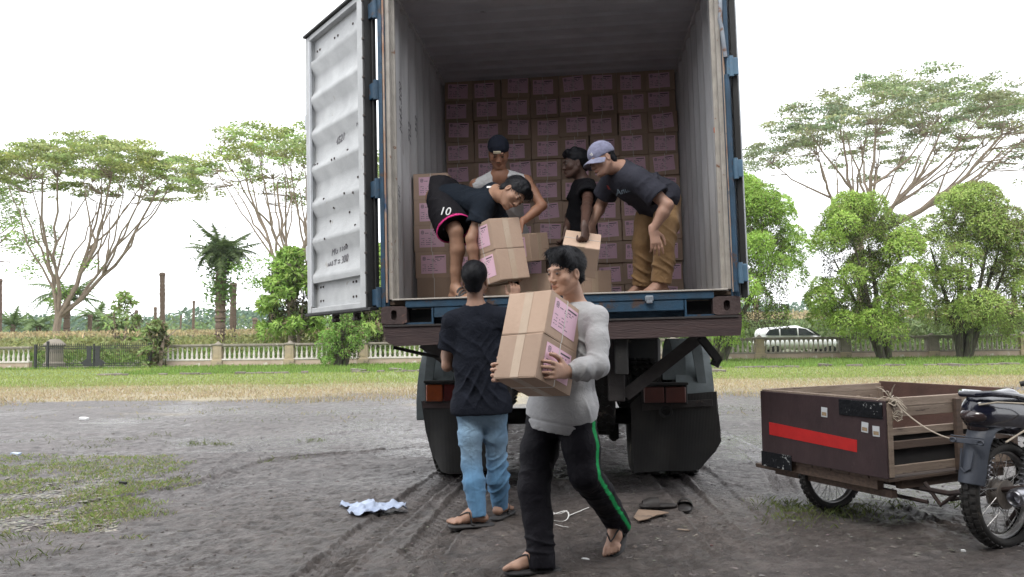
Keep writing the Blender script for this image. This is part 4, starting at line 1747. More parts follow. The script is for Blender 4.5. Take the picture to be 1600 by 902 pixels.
# grey-green folded sheet lying on the pile
m = MB()
m.box((0, 0, 0), (0.42, 0.3, 0.012), bev=0.003)
m.box((0.02, 0.0, 0.014), (0.36, 0.26, 0.01), rotm(0, 0, 0.05), bev=0.003)
o = m.build('folded_sheet', pm('grey_green_plastic', (0.16, 0.19, 0.175), (0.11, 0.13, 0.12), 6, 0.6, bump=0.3))
o.matrix_world = CM @ Matrix.Translation((-0.13, 1.68, 0.655)) @ Matrix.Rotation(radians(14), 4, 'X') @ Matrix.Rotation(radians(-5), 4, 'Y')
tag(o, 'grey-green folded plastic sheet lying across a pile of cartons', 'plastic sheet')


def boxmat(pos, yaw, rx, ry, z=0.0):
    return Matrix.Translation(pos) @ Matrix.Rotation(radians(yaw), 4, 'Z') @ Matrix.Rotation(radians(rx), 4, 'X') @ Matrix.Rotation(radians(ry), 4, 'Y') @ Matrix.Translation((0, 0, z))


MA = boxmat((0.090, 3.735, 0.955), 51.5, -2.8, 21.0) @ Matrix.Scale(1.02, 4)
carton(MA, 'lower of the two cartons the man in the grey sweatshirt carries', None, (0.0, -0.004, 0.0))
carton(MA @ Matrix.Translation((0, 0, 0.217)) @ Matrix.Rotation(0.03, 4, 'Z'), 'upper of the two cartons the man in the grey sweatshirt carries', None, (0.0, 0.004, 0.015))
MC = boxmat((-0.055, 5.41, 1.583), -54.5, 6.4, -7.1)
carton(MC, 'lower of the two cartons handed down by the man in black shorts', None, (0.0, 0.0, -0.02))
carton(MC @ Matrix.Translation((0, 0, 0.217)) @ Matrix.Rotation(-0.03, 4, 'Z'), 'upper of the two cartons handed down by the man in black shorts', None, (0.0, 0.0, 0.02))
ME = boxmat((0.468, 5.36, 1.675), -94.9, -9.2, 28.2)
carton(ME, 'tilted carton hanging by its strap from a hand, beside the man in khaki trousers', None, (0.0, 0.0, 0.03))
MD = boxmat((0.117, 6.026, 1.784), -38.1, 7.1, -1.9)
carton(MD, 'carton hanging by its strap from the hand of the man in the grey vest', None, (0.0, 0.0, 0.0))
# ================================================================== people
M_cl_grey = cloth_mat('heather_grey_fleece', 0.07, 0.95, 9, 700, 0.1, crease=0.36)
M_cl_black = cloth_mat('black_cotton', 0.2, 0.9, 8, 600, 0.0, 0.12)
M_cl_track = cloth_mat('black_track_fabric', 0.15, 0.7, 8, 600, 0.0, 0.12)
M_cl_denim = cloth_mat('washed_denim', 0.22, 0.85, 6, 900, 0.1)
M_cl_khaki = cloth_mat('khaki_twill', 0.16, 0.85, 7, 800, 0.1)
M_cl_vest = cloth_mat('grey_vest_cotton', 0.1, 0.9, 7, 600, 0.05)


def bend(a, b, L1, L2, hint):
    """two-bone joint between a and b on the side of hint"""
    a, b, hint = A3(a), A3(b), A3(hint)
    d = b - a
    D = min(np.linalg.norm(d), (L1 + L2) * 0.999)
    d = nz(d)
    x = (L1 * L1 - L2 * L2 + D * D) / (2 * D)
    h = sqrt(max(L1 * L1 - x * x, 0))
    n = nz(hint - d * (hint @ d))
    return a + d * x + n * h


# ------------------------------------------------------------------ A: walking man with two cartons
def J_(**k):
    return {n: (A3(v)) for n, v in k.items()}


sl, sr = P(933, 495, 3.87), P(872, 496, 4.09)
JA = J_(head=P(884, 427, 3.94), hf=(-0.77, -0.62, -0.16), hu=(-0.08, -0.1, 1), neck=P(905, 480, 4.0),
        sl=sl, sr=sr, el=P(934, 572, 3.74), wl=MA @ Vector((0.035, -0.163, 0.08)), er=P(845, 566, 4.06), wr=MA @ Vector((0.0, 0.163, 0.055)),
        hl=P(901, 652, 3.98), hr=P(852, 646, 4.10), kl=P(914, 742, 3.93), kr=P(834, 762, 4.0), al=P(961, 812, 4.33), ar=on_ground(838, 3.93, 0.128))
A = Person('walking man', JA, (P(860, 880, 4.0).x, 4.0, 0), (0.42, 0.255, 0.185))
footA_r = (A3(JA['ar']), (-0.99, -0.12, 0.0), (0, 0, 1), 1.0, -1)
footA_l = (A3(JA['al']), (-0.35, -0.75, -0.56), (-0.30, -0.52, 0.8), 1.0, 1)
oA = A.build([(JA['wl'], (-0.60, -0.72, 0.12), (-0.8, 0.6, 0), -1, (14, 52, 38), 0.45, 1.06, 0.2),
              (JA['wr'], (-0.58, -0.74, 0.2), (0.8, -0.6, 0.0), 1, (14, 60, 40), 0.6, 1.06, 0.2)], [footA_r, footA_l], thick=0.92)
tag(oA, 'man in a grey sweatshirt and black green-striped trousers walking with two cartons', 'person')
gry = (0.365, 0.365, 0.375)


def colA(V):
    return np.tile(np.array(gry), (len(V), 1))


j = A.J


def hem_post(V):
    # stitched rib band at the hem
    hd_ = A.H - A.up * 0.085
    t = (V - hd_) @ nz((0.14, 0.0, 0.99))
    rad_ = V - (hd_ + t[:, None] * A.up)
    near_ = np.linalg.norm(rad_, axis=1) < 0.26
    g = np.exp(-((t - 0.052) / 0.006) ** 2) * 0.05 + np.clip((0.05 - t) / 0.05, 0, 1) * 0.05
    th = np.arctan2(rad_ @ A.right, rad_ @ A.fwd)
    g = g + np.where(t < 0.046, 0.006 * np.sin(th * 95), 0)
    return V - rad_ * (g * near_)[:, None]


A.top(M_cl_grey, colA, thick=0.93, ease=0.017, hem=0.085, long=True, hemflare=0.034, hemn=(0.14, 0.0, 0.99), gen=0.003, name='sweatshirt', seed=4,
      specs=[(j['sl'], j['el'], 0.15, 8, 0.009, 0.9), (j['el'] * 1.25 - j['wl'] * 0.25, j['wl'], 0.13, 17, 0.012, 0.8),
             (j['sr'], j['er'], 0.15, 10, 0.006, 0.5), (A.S, A.H, 0.28, 6, 0.012, 1.6)], hemfl=0.80, h=0.006, post=hem_post)


def colAt(V):
    C = np.tile(np.array((0.009, 0.0085, 0.012)), (len(V), 1))
    for sd_, sg in (('l', -1), ('r', 1)):
        hp_, kn, an = j['h' + sd_], j['k' + sd_], j['a' + sd_]
        for a, b in ((hp_, kn), (kn, an)):
            u = nz(b - a)
            L = np.linalg.norm(b - a)
            q = V - a
            t = q @ u
            out = A.hright * sg
            out = nz(out - u * (out @ u))
            pe = q - t[:, None] * u
            lat = pe @ out
            tang = pe @ nz(np.cross(u, out))
            side_k = (V - kn) @ nz(nz(kn - hp_) + nz(an - kn))
            w = (t > -0.14) & (t < L + 0.14) & (lat > 0.035) & (np.abs(tang) < 0.0125) & ((side_k < 0) if a is hp_ else (side_k >= 0))
            C[w] = (0.012, 0.26, 0.075)
    return C


A.legs(M_cl_track, colAt, thick=0.94, ease=0.020, name='trousers', gen=0.006, seed=8, hemr=0.066, hemext=0.09, h=0.006, up=0.02,
       specs=[(j['kl'] + (j['hl'] - j['kl']) * 0.3, j['kl'] + (j['al'] - j['kl']) * 0.5, 0.15, 12, 0.007, 0.7), (j['al'] + (j['kl'] - j['al']) * 0.4, j['al'], 0.13, 16, 0.007, 0.4),
              (j['ar'] + (j['kr'] - j['ar']) * 0.4, j['ar'] * 1.1 - j['kr'] * 0.1, 0.13, 14, 0.008, 0.5), (j['kr'] + (j['hr'] - j['kr']) * 0.5, j['kr'] * 0.6 + j['ar'] * 0.4, 0.14, 9, 0.006, 0.6)])
A.hair(seed=3, vol=1.25, nst=1500, fr=(0.048, 0.108))
A.sandal(*footA_r[:3])
A.sandal(*footA_l[:3])

# ------------------------------------------------------------------ B: black T-shirt, jeans, from behind
JB = J_(head=P(742, 438, 4.93), hf=(0.10, 0.97, 0.22), hu=(0.0, -0.2, 1), neck=P(744, 478, 4.93),
        sl=P(709, 503, 4.97), sr=P(786, 498, 4.93), el=P(699, 572, 5.03), wl=P(697, 520, 5.16), er=P(812, 512, 5.12), wr=P(806, 470, 5.28),
        hl=P(733, 642, 4.97), hr=P(772, 642, 4.97), kl=P(737, 722, 4.94), kr=P(776, 720, 5.05), al=on_ground(743, 4.87, 0.128), ar=on_ground(777, 5.1, 0.128))
B = Person('man reaching up', JB, (P(750, 815, 5).x, 5.0, 0), (0.29, 0.17, 0.12))
footB_l = (A3(JB['al']), (-0.95, -0.12, 0.0), (0, 0, 1), 1.0, 1)
footB_r = (A3(JB['ar']), (0.35, 0.9, 0.0), (0, 0, 1), 1.0, -1)
oB = B.build([(JB['wr'], (-0.02, 0.15, 1), (-0.3, 0.9, 0), 1, (28, 35, 25), 0.2, 0.98, 0.4),
              (JB['wl'], (0.05, 0.2, 1), (0.3, 0.9, 0), -1, (30, 40, 25), 0.2, 0.98, 0.4)], [footB_l, footB_r], thick=0.92)
tag(oB, 'youth in a black T-shirt and blue jeans, back turned, reaching up', 'person')
j = B.J
B.top(M_cl_black, (0.011, 0.013, 0.020), ease=0.022, sleeve=0.62, hem=0.015, hemflare=0.008, gen=0.005, seed=11, name='t_shirt',
      specs=[(B.S, B.H, 0.26, 5, 0.012, 1.5), (j['sl'], j['el'], 0.14, 8, 0.008, 0.5), (j['sr'] + (B.H - j['sr']) * 0.1, B.H, 0.2, 6, 0.013, -2.2)])


def colB(V):
    n = fbm(V * np.array([9, 9, 5]), 4, 5)
    C = np.array((0.085, 0.19, 0.32))[None] * (1 + 0.35 * n[:, None])
    for kk in ('kl', 'kr', 'hl', 'hr'):
        p = j[kk] - np.array([0, 0.05, 0.05 if kk[0] == 'h' else -0.1])
        w = np.exp(-((V - p) ** 2).sum(1) / 0.012) * (0.5 if kk[0] == 'h' else 0.45)
        C = C * (1 - w[:, None]) + np.array((0.30, 0.38, 0.44)) * w[:, None]
    # side seams darker
    for kn, an, hh, sg in ((j['kl'], j['al'], j['hl'], -1), (j['kr'], j['ar'], j['hr'], 1)):
        xs = np.interp(V[:, 2], [an[2], kn[2], hh[2]], [an[0], kn[0], hh[0]])
        w = (np.abs(V[:, 0] - xs - sg * 0.0) < 0.004) & (V[:, 1] < 5.0) & (np.abs(V[:, 0] - xs) < 0.1)
        C[w] *= 0.9
    return np.clip(C, 0.01, 0.8)


B.legs(M_cl_denim, colB, ease=0.004, name='jeans', gen=0.003, seed=14, hemr=0.050, hemext=0.05, kneer=0.057, thick=0.88, h=0.006, up=0.10,
       specs=[(j['kl'] * 0.7 + j['hl'] * 0.3, j['al'], 0.12, 13, 0.011, 0.5), (j['kr'] * 0.7 + j['hr'] * 0.3, j['ar'], 0.12, 13, 0.011, -0.5), (j['hl'], j['kl'], 0.12, 8, 0.008, 1.2), (j['hr'], j['kr'], 0.12, 8, 0.008, -1.2)])
B.hair(seed=9, vol=1.0, fringe=False, nst=900)
B.sandal(*footB_l[:3])
B.sandal(*footB_r[:3])


# floor height of the container at a world y
def FZ(x, y):
    q = CM.inverted() @ Vector((x, y, 1.5))
    return (CM @ Vector((q.x, q.y, 0.163))).z


def on_floor(u, d, h):
    """point at pixel column u, world y d, height h above the container floor"""
    p = P(u, 460, d)
    return Vector((p.x, d, FZ(p.x, d) + h))


# ------------------------------------------------------------------ C: man in shorts bending out of the container
JC = J_(head=P(801, 303, 5.36), hf=(0.42, -0.52, -0.74), hu=(0.80, 0.05, 0.60), neck=P(776, 302, 5.50),
        sl=P(768, 325, 5.68), sr=P(757, 322, 5.44), er=P(736, 374, 5.38), wr=MC @ Vector((-0.09, -0.160, 0.10)), el=P(792, 372, 5.70), wl=MC @ Vector((0.02, 0.165, 0.14)),
        hl=P(696, 312, 5.88), hr=P(683, 310, 5.66), kr=P(712, 362, 5.45), kl=P(742, 372, 5.82), ar=on_floor(712, 5.50, 0.085), al=on_floor(735, 5.85, 0.085))
C_ = Person('bending man', JC, on_floor(715, 5.55, 0), (0.31, 0.175, 0.115))
footC_r = (A3(JC['ar']), (0.62, -0.72, 0.0), (0, 0, 1), 0.95, -1)
footC_l = (A3(JC['al']), (0.8, -0.55, 0.0), (0, 0, 1), 0.95, 1)
oC = C_.build([(JC['wr'], (0.25, -0.2, -0.93), MC.to_3x3() @ Vector((0, 1, 0)), -1, (10, 50, 40), 0.3, 1.0, 0.3),
               (JC['wl'], (0.2, -0.3, -0.9), MC.to_3x3() @ Vector((0, -1, 0)), 1, (20, 30, 25), 0.2, 1.0, 0.4)], [footC_r, footC_l])
tag(oC, 'man in a dark T-shirt and black shorts numbered 10 bending to hand down two cartons', 'person')
j = C_.J
C_.top(M_cl_black, (0.010, 0.014, 0.021), ease=0.024, sleeve=0.60, hem=-0.02, hemflare=0.0, gen=0.004, seed=21, name='t_shirt', hemfl=0.8,
       specs=[(C_.S, C_.H, 0.25, 7, 0.010, 1.0), (j['sr'], j['er'], 0.13, 9, 0.005, 0.5)])


def colC(V):
    C = np.tile(np.array((0.008, 0.0075, 0.010)), (len(V), 1))
    for sd_ in ('l', 'r'):
        hp_, kn = j['h' + sd_], j['k' + sd_]
        u = nz(kn - hp_)
        L = np.linalg.norm(kn - hp_) * 0.94
        t = (V - hp_) @ u
        q = (V - hp_) - t[:, None] * u
        w = (t > L - 0.018) & (np.linalg.norm(q, axis=1) < 0.17)
        C[w] = (0.62, 0.045, 0.22)
    return C


C_.legs(M_cl_track, colC, ease=0.026, to=0.47, name='shorts', gen=0.004, seed=23, wide=0.028, up=0.07, seat=0.03, h=0.006,
        specs=[(j['hr'], j['kr'], 0.17, 6, 0.006, 0.8)])
C_.hair(seed=12, vol=1.3, nst=1200)
C_.sandal(*footC_r[:3], wide_strap=True)
C_.sandal(*footC_l[:3], wide_strap=True)
# number on the shorts, badge on the collar, print on the back
M_wprint = pm('white_print', (0.75, 0.75, 0.75), (0.62, 0.62, 0.62), 20, 0.6)


def decal(txt, size, at, right, upv, nrm, parent, mat, name='lettering', ext=0.004, depth=0.0):
    r_, u_ = nz(right), nz(upv)
    n_ = nz(np.cross(r_, u_))
    u_ = np.cross(n_, r_)
    cu = text_mesh(txt, size, ext, 0.15)
    tmp = bpy.data.objects.new('tmp', cu)
    me = bpy.data.meshes.new_from_object(tmp)
    bpy.data.objects.remove(tmp)
    me.materials.clear()
    me.materials.append(mat)
    o = link(name, me, parent)
    p = A3(at) - A3(parent.location)
    o.matrix_local = Matrix(((r_[0], u_[0], n_[0], p[0]), (r_[1], u_[1], n_[1], p[1]), (r_[2], u_[2], n_[2], p[2]), (0, 0, 0, 1)))
    return o


def pixel_hit(o, u, v):
    d = P(u, v, 5.0) - CAM
    return surf(o, CAM, d)


def stick_text(txt, size, o, u, v, ang, mat, parent, lift=0.006):
    """lettering laid on garment o where the ray through (u, v) meets it, turned by ang in the surface"""
    p, n = pixel_hit(o, u, v)
    if p is None:
        print('MISS', txt)
        return
    if n.dot(CAM - p) < 0:
        n = -n
    n = (n + (CAM - p).normalized() * 0.8).normalized()
    r = Vector((1, 0, 0))
    r = (r - n * r.dot(n)).normalized()
    u_ = n.cross(r)
    a = radians(ang)
    r2 = r * cos(a) + u_ * sin(a)
    u2 = n.cross(r2)
    return decal(txt, size, p + n * lift, r2, u2, n, parent, mat, ext=0.003)


shorts = [c for c in oC.children if c.name.startswith('shorts')][0]
shirt = [c for c in oC.children if c.name.startswith('t_shirt')][0]
stick_text('10', 0.085, shorts, 696, 332, -8, M_wprint, oC, 0.016)


def stick_patch(o, u, v, ang, w_, h_, mat, parent, name='patch', off=0.003):
    p, n = pixel_hit(o, u, v)
    if p is None:
        print('MISS', name)
        return
    if n.dot(CAM - p) < 0:
        n = -n
    r = Vector((1, 0, 0))
    r = (r - n * r.dot(n)).normalized()
    a = radians(ang)
    u_ = n.cross(r)
    r, u_ = r * cos(a) + u_ * sin(a), u_ * cos(a) - r * sin(a)
    m = MB()
    nx = 5
    vs, fs = [], []
    for i in range(nx):
        for k in range(nx):
            q = p + n * 0.05 + r * (w_ * (i / (nx - 1) - 0.5)) + u_ * (h_ * (k / (nx - 1) - 0.5))
            hq, _ = surf(o, q, -n)
            if hq is None:
                hq = q - n * 0.05
            vs.append(hq + n * off - parent.location)
    for i in range(nx - 1):
        for k in range(nx - 1):
            fs.append((i * nx + k, (i + 1) * nx + k, (i + 1) * nx + k + 1, i * nx + k + 1))
    m.add(vs, fs)
    return m.build(name, mat, parent, smooth=80)


stick_patch(shirt, 769, 293, -8, 0.075, 0.016, M_wprint, oC, 'collar_badge')
stick_patch(shirt, 752, 288, -18, 0.085, 0.05, pm('faded_cream_print', (0.50, 0.38, 0.27), (0.36, 0.2, 0.16), 25, 0.8), oC, 'back_print')
stick_text('LLN', 0.05, shirt, 712, 279, 70, M_wprint, oC)

# ------------------------------------------------------------------ D: man in the grey vest and black headcloth
JD = J_(head=P(779, 240, 6.10), hf=(0.02, -0.82, -0.58), hu=(0.0, -0.58, 0.82), neck=P(781, 271, 6.14),
        sl=P(822, 284, 6.20), sr=P(744, 290, 6.20), el=P(838, 326, 6.28), wl=MD @ Vector((0.0, 0.0, 0.315)), er=P(735, 340, 6.28), wr=P(750, 385, 6.1),
        hl=P(806, 372, 6.62), hr=P(772, 372, 6.62), kl=P(808, 420, 6.45), kr=P(772, 420, 6.4), al=on_floor(806, 6.6, 0.085), ar=on_floor(770, 6.55, 0.085))
JD['el'] = bend(JD['sl'], JD['wl'], 0.27, 0.24, (1, 0.1, 0))
D_ = Person('vest man', JD, on_floor(790, 6.6, 0), (0.32, 0.16, 0.10), h=0.006)
oD = D_.build([(JD['wl'], (-0.15, -0.1, -1), (-0.9, -0.3, 0), 1, (50, 70, 45), 0.1, 1.0, 0.6),
               (JD['wr'], (0.2, -0.2, -1), (0.9, -0.3, 0), -1, (40, 50, 35), 0.1, 1.0, 0.5)],
              [(A3(JD['al']), (0.2, -1, 0), (0, 0, 1), 0.95, 1), (A3(JD['ar']), (-0.1, -1, 0), (0, 0, 1), 0.95, -1)])
tag(oD, 'man in a grey sleeveless vest and dark headcloth holding a carton by its strap', 'person')
j = D_.J
D_.top(M_cl_vest, (0.56, 0.56, 0.57), ease=0.022, hem=0.05, tank=True, gen=0.005, name='vest', seed=31, neckr=0.075, neckdrop=0.07,
       specs=[(D_.S, D_.H, 0.25, 6, 0.006, 0.6)])
D_.legs(M_cl_black, (0.03, 0.03, 0.035), ease=0.012, name='trousers', gen=0.004, seed=32, h=0.008)
f = D_.grid([D_.J['head']], 0.17, 0.0045)
f.ell(D_.hp(0, -0.016, 0.052), (0.084, 0.104, 0.092), D_.HR, k=0.01)
f.ell(D_.hp(0, -0.08, 0.06), (0.05, 0.05, 0.04), D_.HR, k=0.03)
f.half(D_.hp(0, 0.02, 0.026), -D_.hu + D_.hf * 0.12, 0.22)
D_.part('headcloth', f, M_cl_black, (0.016, 0.019, 0.03), 0.004, seed=5)
m = MB()
b0 = Vector(D_.base)
p0 = Vector(D_.hp(0.012, 0.092, 0.046)) - b0
m.box(p0, (0.058, 0.008, 0.02), Matrix([list(D_.hr_), list(D_.hf), list(D_.hu)]).transposed(), bev=0.002)
m.build('cloth_badge', pm('cream_badge', (0.72, 0.66, 0.5), (0.6, 0.5, 0.35), 20, 0.7), oD)
# ------------------------------------------------------------------ E: man in black, in profile in the shadow
JE = J_(head=P(899, 257, 6.12), hf=(-0.97, -0.15, -0.12), hu=(-0.05, 0, 1), neck=P(913, 283, 6.14),
        sl=P(918, 298, 6.0), sr=P(908, 295, 6.30), el=P(922, 330, 5.90), wl=ME @ Vector((0.0, 0.0, 0.315)), er=P(893, 330, 6.3), wr=P(885, 360, 6.1),
        hl=P(910, 372, 6.18), hr=P(902, 372, 6.36), kl=P(905, 420, 6.05), kr=P(895, 420, 6.25), al=on_floor(912, 6.15, 0.085), ar=on_floor(900, 6.35, 0.085))
JE['el'] = bend(JE['sl'], JE['wl'], 0.27, 0.25, (0.6, 0.5, -0.5))
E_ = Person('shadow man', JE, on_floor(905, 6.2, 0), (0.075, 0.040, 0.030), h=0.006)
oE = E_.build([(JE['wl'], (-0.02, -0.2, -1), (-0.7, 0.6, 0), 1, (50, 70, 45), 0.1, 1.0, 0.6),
               (JE['wr'], (-0.2, -0.2, -1), (-0.7, 0.6, 0), 1, (30, 40, 35), 0.1, 1.0, 0.5)],
              [(A3(JE['al']), (-1, -0.2, 0), (0, 0, 1), 0.95, 1), (A3(JE['ar']), (-1, -0.2, 0), (0, 0, 1), 0.95, -1)])
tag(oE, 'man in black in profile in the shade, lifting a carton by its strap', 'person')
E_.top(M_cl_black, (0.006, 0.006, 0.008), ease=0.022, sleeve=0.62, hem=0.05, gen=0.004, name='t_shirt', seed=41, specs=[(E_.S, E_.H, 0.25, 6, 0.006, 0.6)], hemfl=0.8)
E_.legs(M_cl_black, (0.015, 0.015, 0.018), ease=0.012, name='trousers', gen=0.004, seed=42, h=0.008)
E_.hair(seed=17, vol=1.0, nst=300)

# ------------------------------------------------------------------ F: man in cap and khaki trousers, bending
JF = J_(head=P(941, 250, 5.42), hf=(-0.82, -0.36, -0.44), hu=(-0.50, -0.02, 0.86), neck=P(968, 262, 5.48),
        sl=P(1000, 282, 5.36), sr=P(957, 280, 5.66), el=P(1020, 332, 5.34), wl=P(1020, 360, 5.30), er=P(940, 318, 5.80), wr=P(925, 352, 5.70),
        hl=P(1043, 312, 5.60), hr=P(1018, 312, 5.78), kl=P(1037, 384, 5.47), kr=P(1003, 382, 5.70), al=on_floor(1033, 5.50, 0.085), ar=on_floor(1003, 5.76, 0.085))
JF['el'] = bend(JF['sl'], JF['wl'], 0.27, 0.20, (0.5, -0.2, -0.2))
F_ = Person('cap man', JF, on_floor(1020, 5.55, 0), (0.35, 0.205, 0.15))
footF_l = (A3(JF['al']), (-0.92, -0.42, 0.0), (0, 0, 1), 1.05, 1)
footF_r = (A3(JF['ar']), (-0.92, -0.30, 0.0), (0, 0, 1), 1.05, -1)
oF = F_.build([(JF['wl'], (0.20, -0.1, -1), (-0.15, 1, -0.2), 1, (12, 22, 18), 0.5, 1.05, 0.3),
               (JF['wr'], (-0.15, -0.2, -1), (-0.6, 0.7, 0), 1, (30, 40, 35), 0.1, 1.0, 0.5)], [footF_l, footF_r], thick=1.08)
tag(oF, 'barefoot man in a pale cap and khaki trousers, hand on his knee', 'person')
j = F_.J
F_.top(M_cl_black, (0.034, 0.035, 0.047), ease=0.026, sleeve=0.70, hem=0.0, hemflare=0.0, gen=0.005, name='t_shirt', seed=51, thick=1.1, hemfl=0.84,
       specs=[(F_.S, F_.H, 0.27, 7, 0.013, 1.2), (j['sl'], j['el'], 0.14, 8, 0.006, 0.5)])
F_.legs(M_cl_khaki, (0.27, 0.165, 0.08), ease=0.012, name='trousers', gen=0.005, seed=52, hemr=0.072, kneer=0.062, thick=0.96, up=0.07,
        specs=[(j['hl'] * 0.6 + j['kl'] * 0.4, j['kl'] * 0.6 + j['al'] * 0.4, 0.15, 9, 0.014, 1.2), (j['kl'] * 0.7 + j['al'] * 0.3, j['al'] * 1.05 - j['kl'] * 0.05, 0.15, 13, 0.017, 0.7),
               (j['kr'], j['ar'], 0.14, 10, 0.014, 0.6), (j['hl'] + F_.up * 0.1, j['hl'] * 0.7 + j['kl'] * 0.3, 0.2, 14, 0.006, 0.8)])
# cap: crown, brim, button, badge
f = F_.grid([F_.J['head']], 0.22, 0.0045)
f.ell(F_.hp(0, -0.016, 0.046), (0.086, 0.104, 0.092), F_.HR, k=0.01)
f.half(F_.hp(0, 0.0, 0.018), -F_.hu, 0.25)
CAPC = (0.20, 0.205, 0.30)


def colcap(V):
    C = np.tile(np.array(CAPC), (len(V), 1)) * (1 + 0.22 * fbm(V * 22, 3, 3)[:, None])
    return C


M_cap = cloth_mat('faded_denim_cap', 0.2, 0.9, 30, 900, 0.1)
cap = F_.part('cap', f, M_cap, colcap, 0.002, seed=6)
m = MB()
vs, fs = [], []
for i in range(15):
    a = radians(-80 + 160 * i / 14)
    for k, (rr, dz) in enumerate(((0.0, 0.0), (0.5, -0.006), (1.0, -0.018))):
        x = sin(a) * (0.082 + 0.004 * rr)
        y = 0.065 * cos(a) + 0.005 + rr * 0.082 * max(cos(a), 0) ** 0.6
        zz = 0.024 - 0.5 * x * x / 0.08 * 0.9 + dz + 0.012 * cos(a)
        vs.append(Vector(F_.hp(x, y, zz)) - Vector(F_.base))
for i in range(14):
    for k in range(2):
        fs.append((i * 3 + k, i * 3 + k + 1, i * 3 + k + 4, i * 3 + k + 3))
kk = len(vs)
vs += [v + Vector(F_.hu) * 0.005 for v in vs]
fs += [tuple(q + kk for q in f_[::-1]) for f_ in fs] + [(i * 3 + 2, i * 3 + 5, i * 3 + 5 + kk, i * 3 + 2 + kk) for i in range(14)]
m.add(vs, fs)
me = m.mesh('brim', M_cap, 50)
ca = me.color_attributes.new('Col', 'FLOAT_COLOR', 'POINT')
for q in range(len(me.vertices)):
    ca.data[q].color = (CAPC[0] * 1.05, CAPC[1] * 1.05, CAPC[2], 1)
link('brim', me, cap)
m = MB()
RH = Matrix([list(F_.hr_), list(F_.hf), list(F_.hu)]).transposed()
m.box(Vector(F_.hp(-0.03, 0.080, 0.060)) - Vector(F_.base), (0.036, 0.006, 0.022), RH, bev=0.002)
m.build('badge', M_wprint, cap)
F_.hair(seed=22, vol=0.2, fringe=False, nst=80)
shirtF = [c for c in oF.children if c.name.startswith('t_shirt')][0]
stick_patch(shirtF, 952, 293, -20, 0.035, 0.045, pm('red_print', (0.35, 0.04, 0.03), (0.25, 0.03, 0.03), 25, 0.8), oF, 'chest_print')
stick_text('Anun', 0.06, shirtF, 975, 298, 25, pm('grey_blue_print', (0.17, 0.22, 0.27), (0.12, 0.16, 0.2), 25, 0.8), oF)
# ================================================================== sidecar cart
M_ply = pm('maroon_plywood', (0.040, 0.019, 0.021), (0.026, 0.014, 0.016), 6, 0.55, 0.75, 0.2, 60, c3=(0.12, 0.095, 0.09), c3scale=10, c3at=0.665, stretch=(1, 1, 0.5))
M_redpaint = pm('bright_red_paint', (0.50, 0.008, 0.007), (0.38, 0.007, 0.007), 8, 0.55, 0.65, 0.1, 60)
M_plank = pm('weathered_plank', (0.30, 0.235, 0.185), (0.20, 0.15, 0.115), 5, 0.75, 0.9, 0.5, 50, c3=(0.08, 0.055, 0.045), c3scale=7, c3at=0.60, stretch=(7, 0.7, 7), rnd=0.18)
M_plankd = pm('dark_plank', (0.11, 0.072, 0.052), (0.065, 0.045, 0.036), 5, 0.75, 0.9, 0.4, 50, c3=(0.2, 0.14, 0.1), c3scale=8, c3at=0.66, stretch=(7, 0.7, 7), rnd=0.15)  # darker plank tone for floor, posts, under-beams and some slats
M_redply = pm('reddish_board', (0.13, 0.07, 0.055), (0.085, 0.048, 0.04), 7, 0.65, 0.8, 0.3, 50, c3=(0.26, 0.16, 0.1), c3scale=10, c3at=0.66)
M_perf = pm('pitted_black_plate', (0.006, 0.007, 0.009), (0.012, 0.013, 0.016), 10, 0.6, 0.8, 0.8, 35, spec=0.15, c3=(0.40, 0.42, 0.42), c3scale=26, c3at=0.60)
M_stick = pm('pale_sticker', (0.55, 0.58, 0.60), (0.45, 0.47, 0.5), 10, 0.5)
M_stick2 = pm('sticker_drawing', (0.34, 0.25, 0.13), (0.2, 0.14, 0.1), 60, 0.5)
M_steel = pm('dark_tube_steel', (0.028, 0.023, 0.023), (0.055, 0.035, 0.03), 12, 0.6, 0.8, 0.3, 80, metal=0.3)
cart = thing('sidecar_cart', 'wooden sidecar cart with maroon tail board and red stripe beside the motorbike', 'cart', (1.74, 5.43, 0.085), math.atan2(-0.905, 0.425))
cart.scale = (0.92, 0.92, 0.92)
WC, LC, Z0c, Z1c = 1.10, 1.29, 0.285, 0.775


def part(name, mat, parent, *boxes, bev=0.003, label=None):
    m = MB()
    for c, d in boxes:
        m.box(c, d, bev=bev)
    o = m.build(name, mat, parent)
    if label:
        o['label'] = label
    return o


tb = part('tail_board', M_ply, cart, ((WC / 2, 0.0, (Z0c + Z1c) / 2), (WC, 0.018, Z1c - Z0c)), label='maroon plywood tail board')
m = MB()
m.add([(0.075, -0.0115, 0.475), (0.90, -0.0115, 0.415), (0.895, -0.0115, 0.50), (0.078, -0.0115, 0.575)][0:4], [(0, 1, 2, 3)])
vs = [(0.085, 0.455), (0.875, 0.425), (0.878, 0.505), (0.086, 0.548)]
m = MB()
m.prism(vs, -0.0115, -0.0095)
m.build('red_stripe', M_redpaint, tb, smooth=0)
for (x0, x1, z0, z1) in ((0.745, 1.085, 0.66, 0.765), (0.0, 0.30, 0.215, 0.325)):
    m = MB()
    m.box(((x0 + x1) / 2, -0.014, (z0 + z1) / 2), (x1 - x0, 0.008, z1 - z0), bev=0.002)
    m.build('pitted_plate', M_perf, tb)
for x, z, a in ((0.615, 0.665, 0.05), (0.945, 0.595, 0.08), (1.03, 0.578, 0.0)):
    m = MB()
    m.box((0, -0.011, 0), (0.052, 0.0015, 0.066))
    m.box((0, -0.0123, -0.012), (0.040, 0.001, 0.024), mi=1)
    o = m.build('sticker', [M_stick, M_stick2], tb)
    o.matrix_local = Matrix.Translation((x, 0, z)) @ Matrix.Rotation(a, 4, 'Y')
part('edge_batten', M_plank, cart, ((WC / 2, 0.022, Z1c + 0.004), (WC, 0.03, 0.016)))
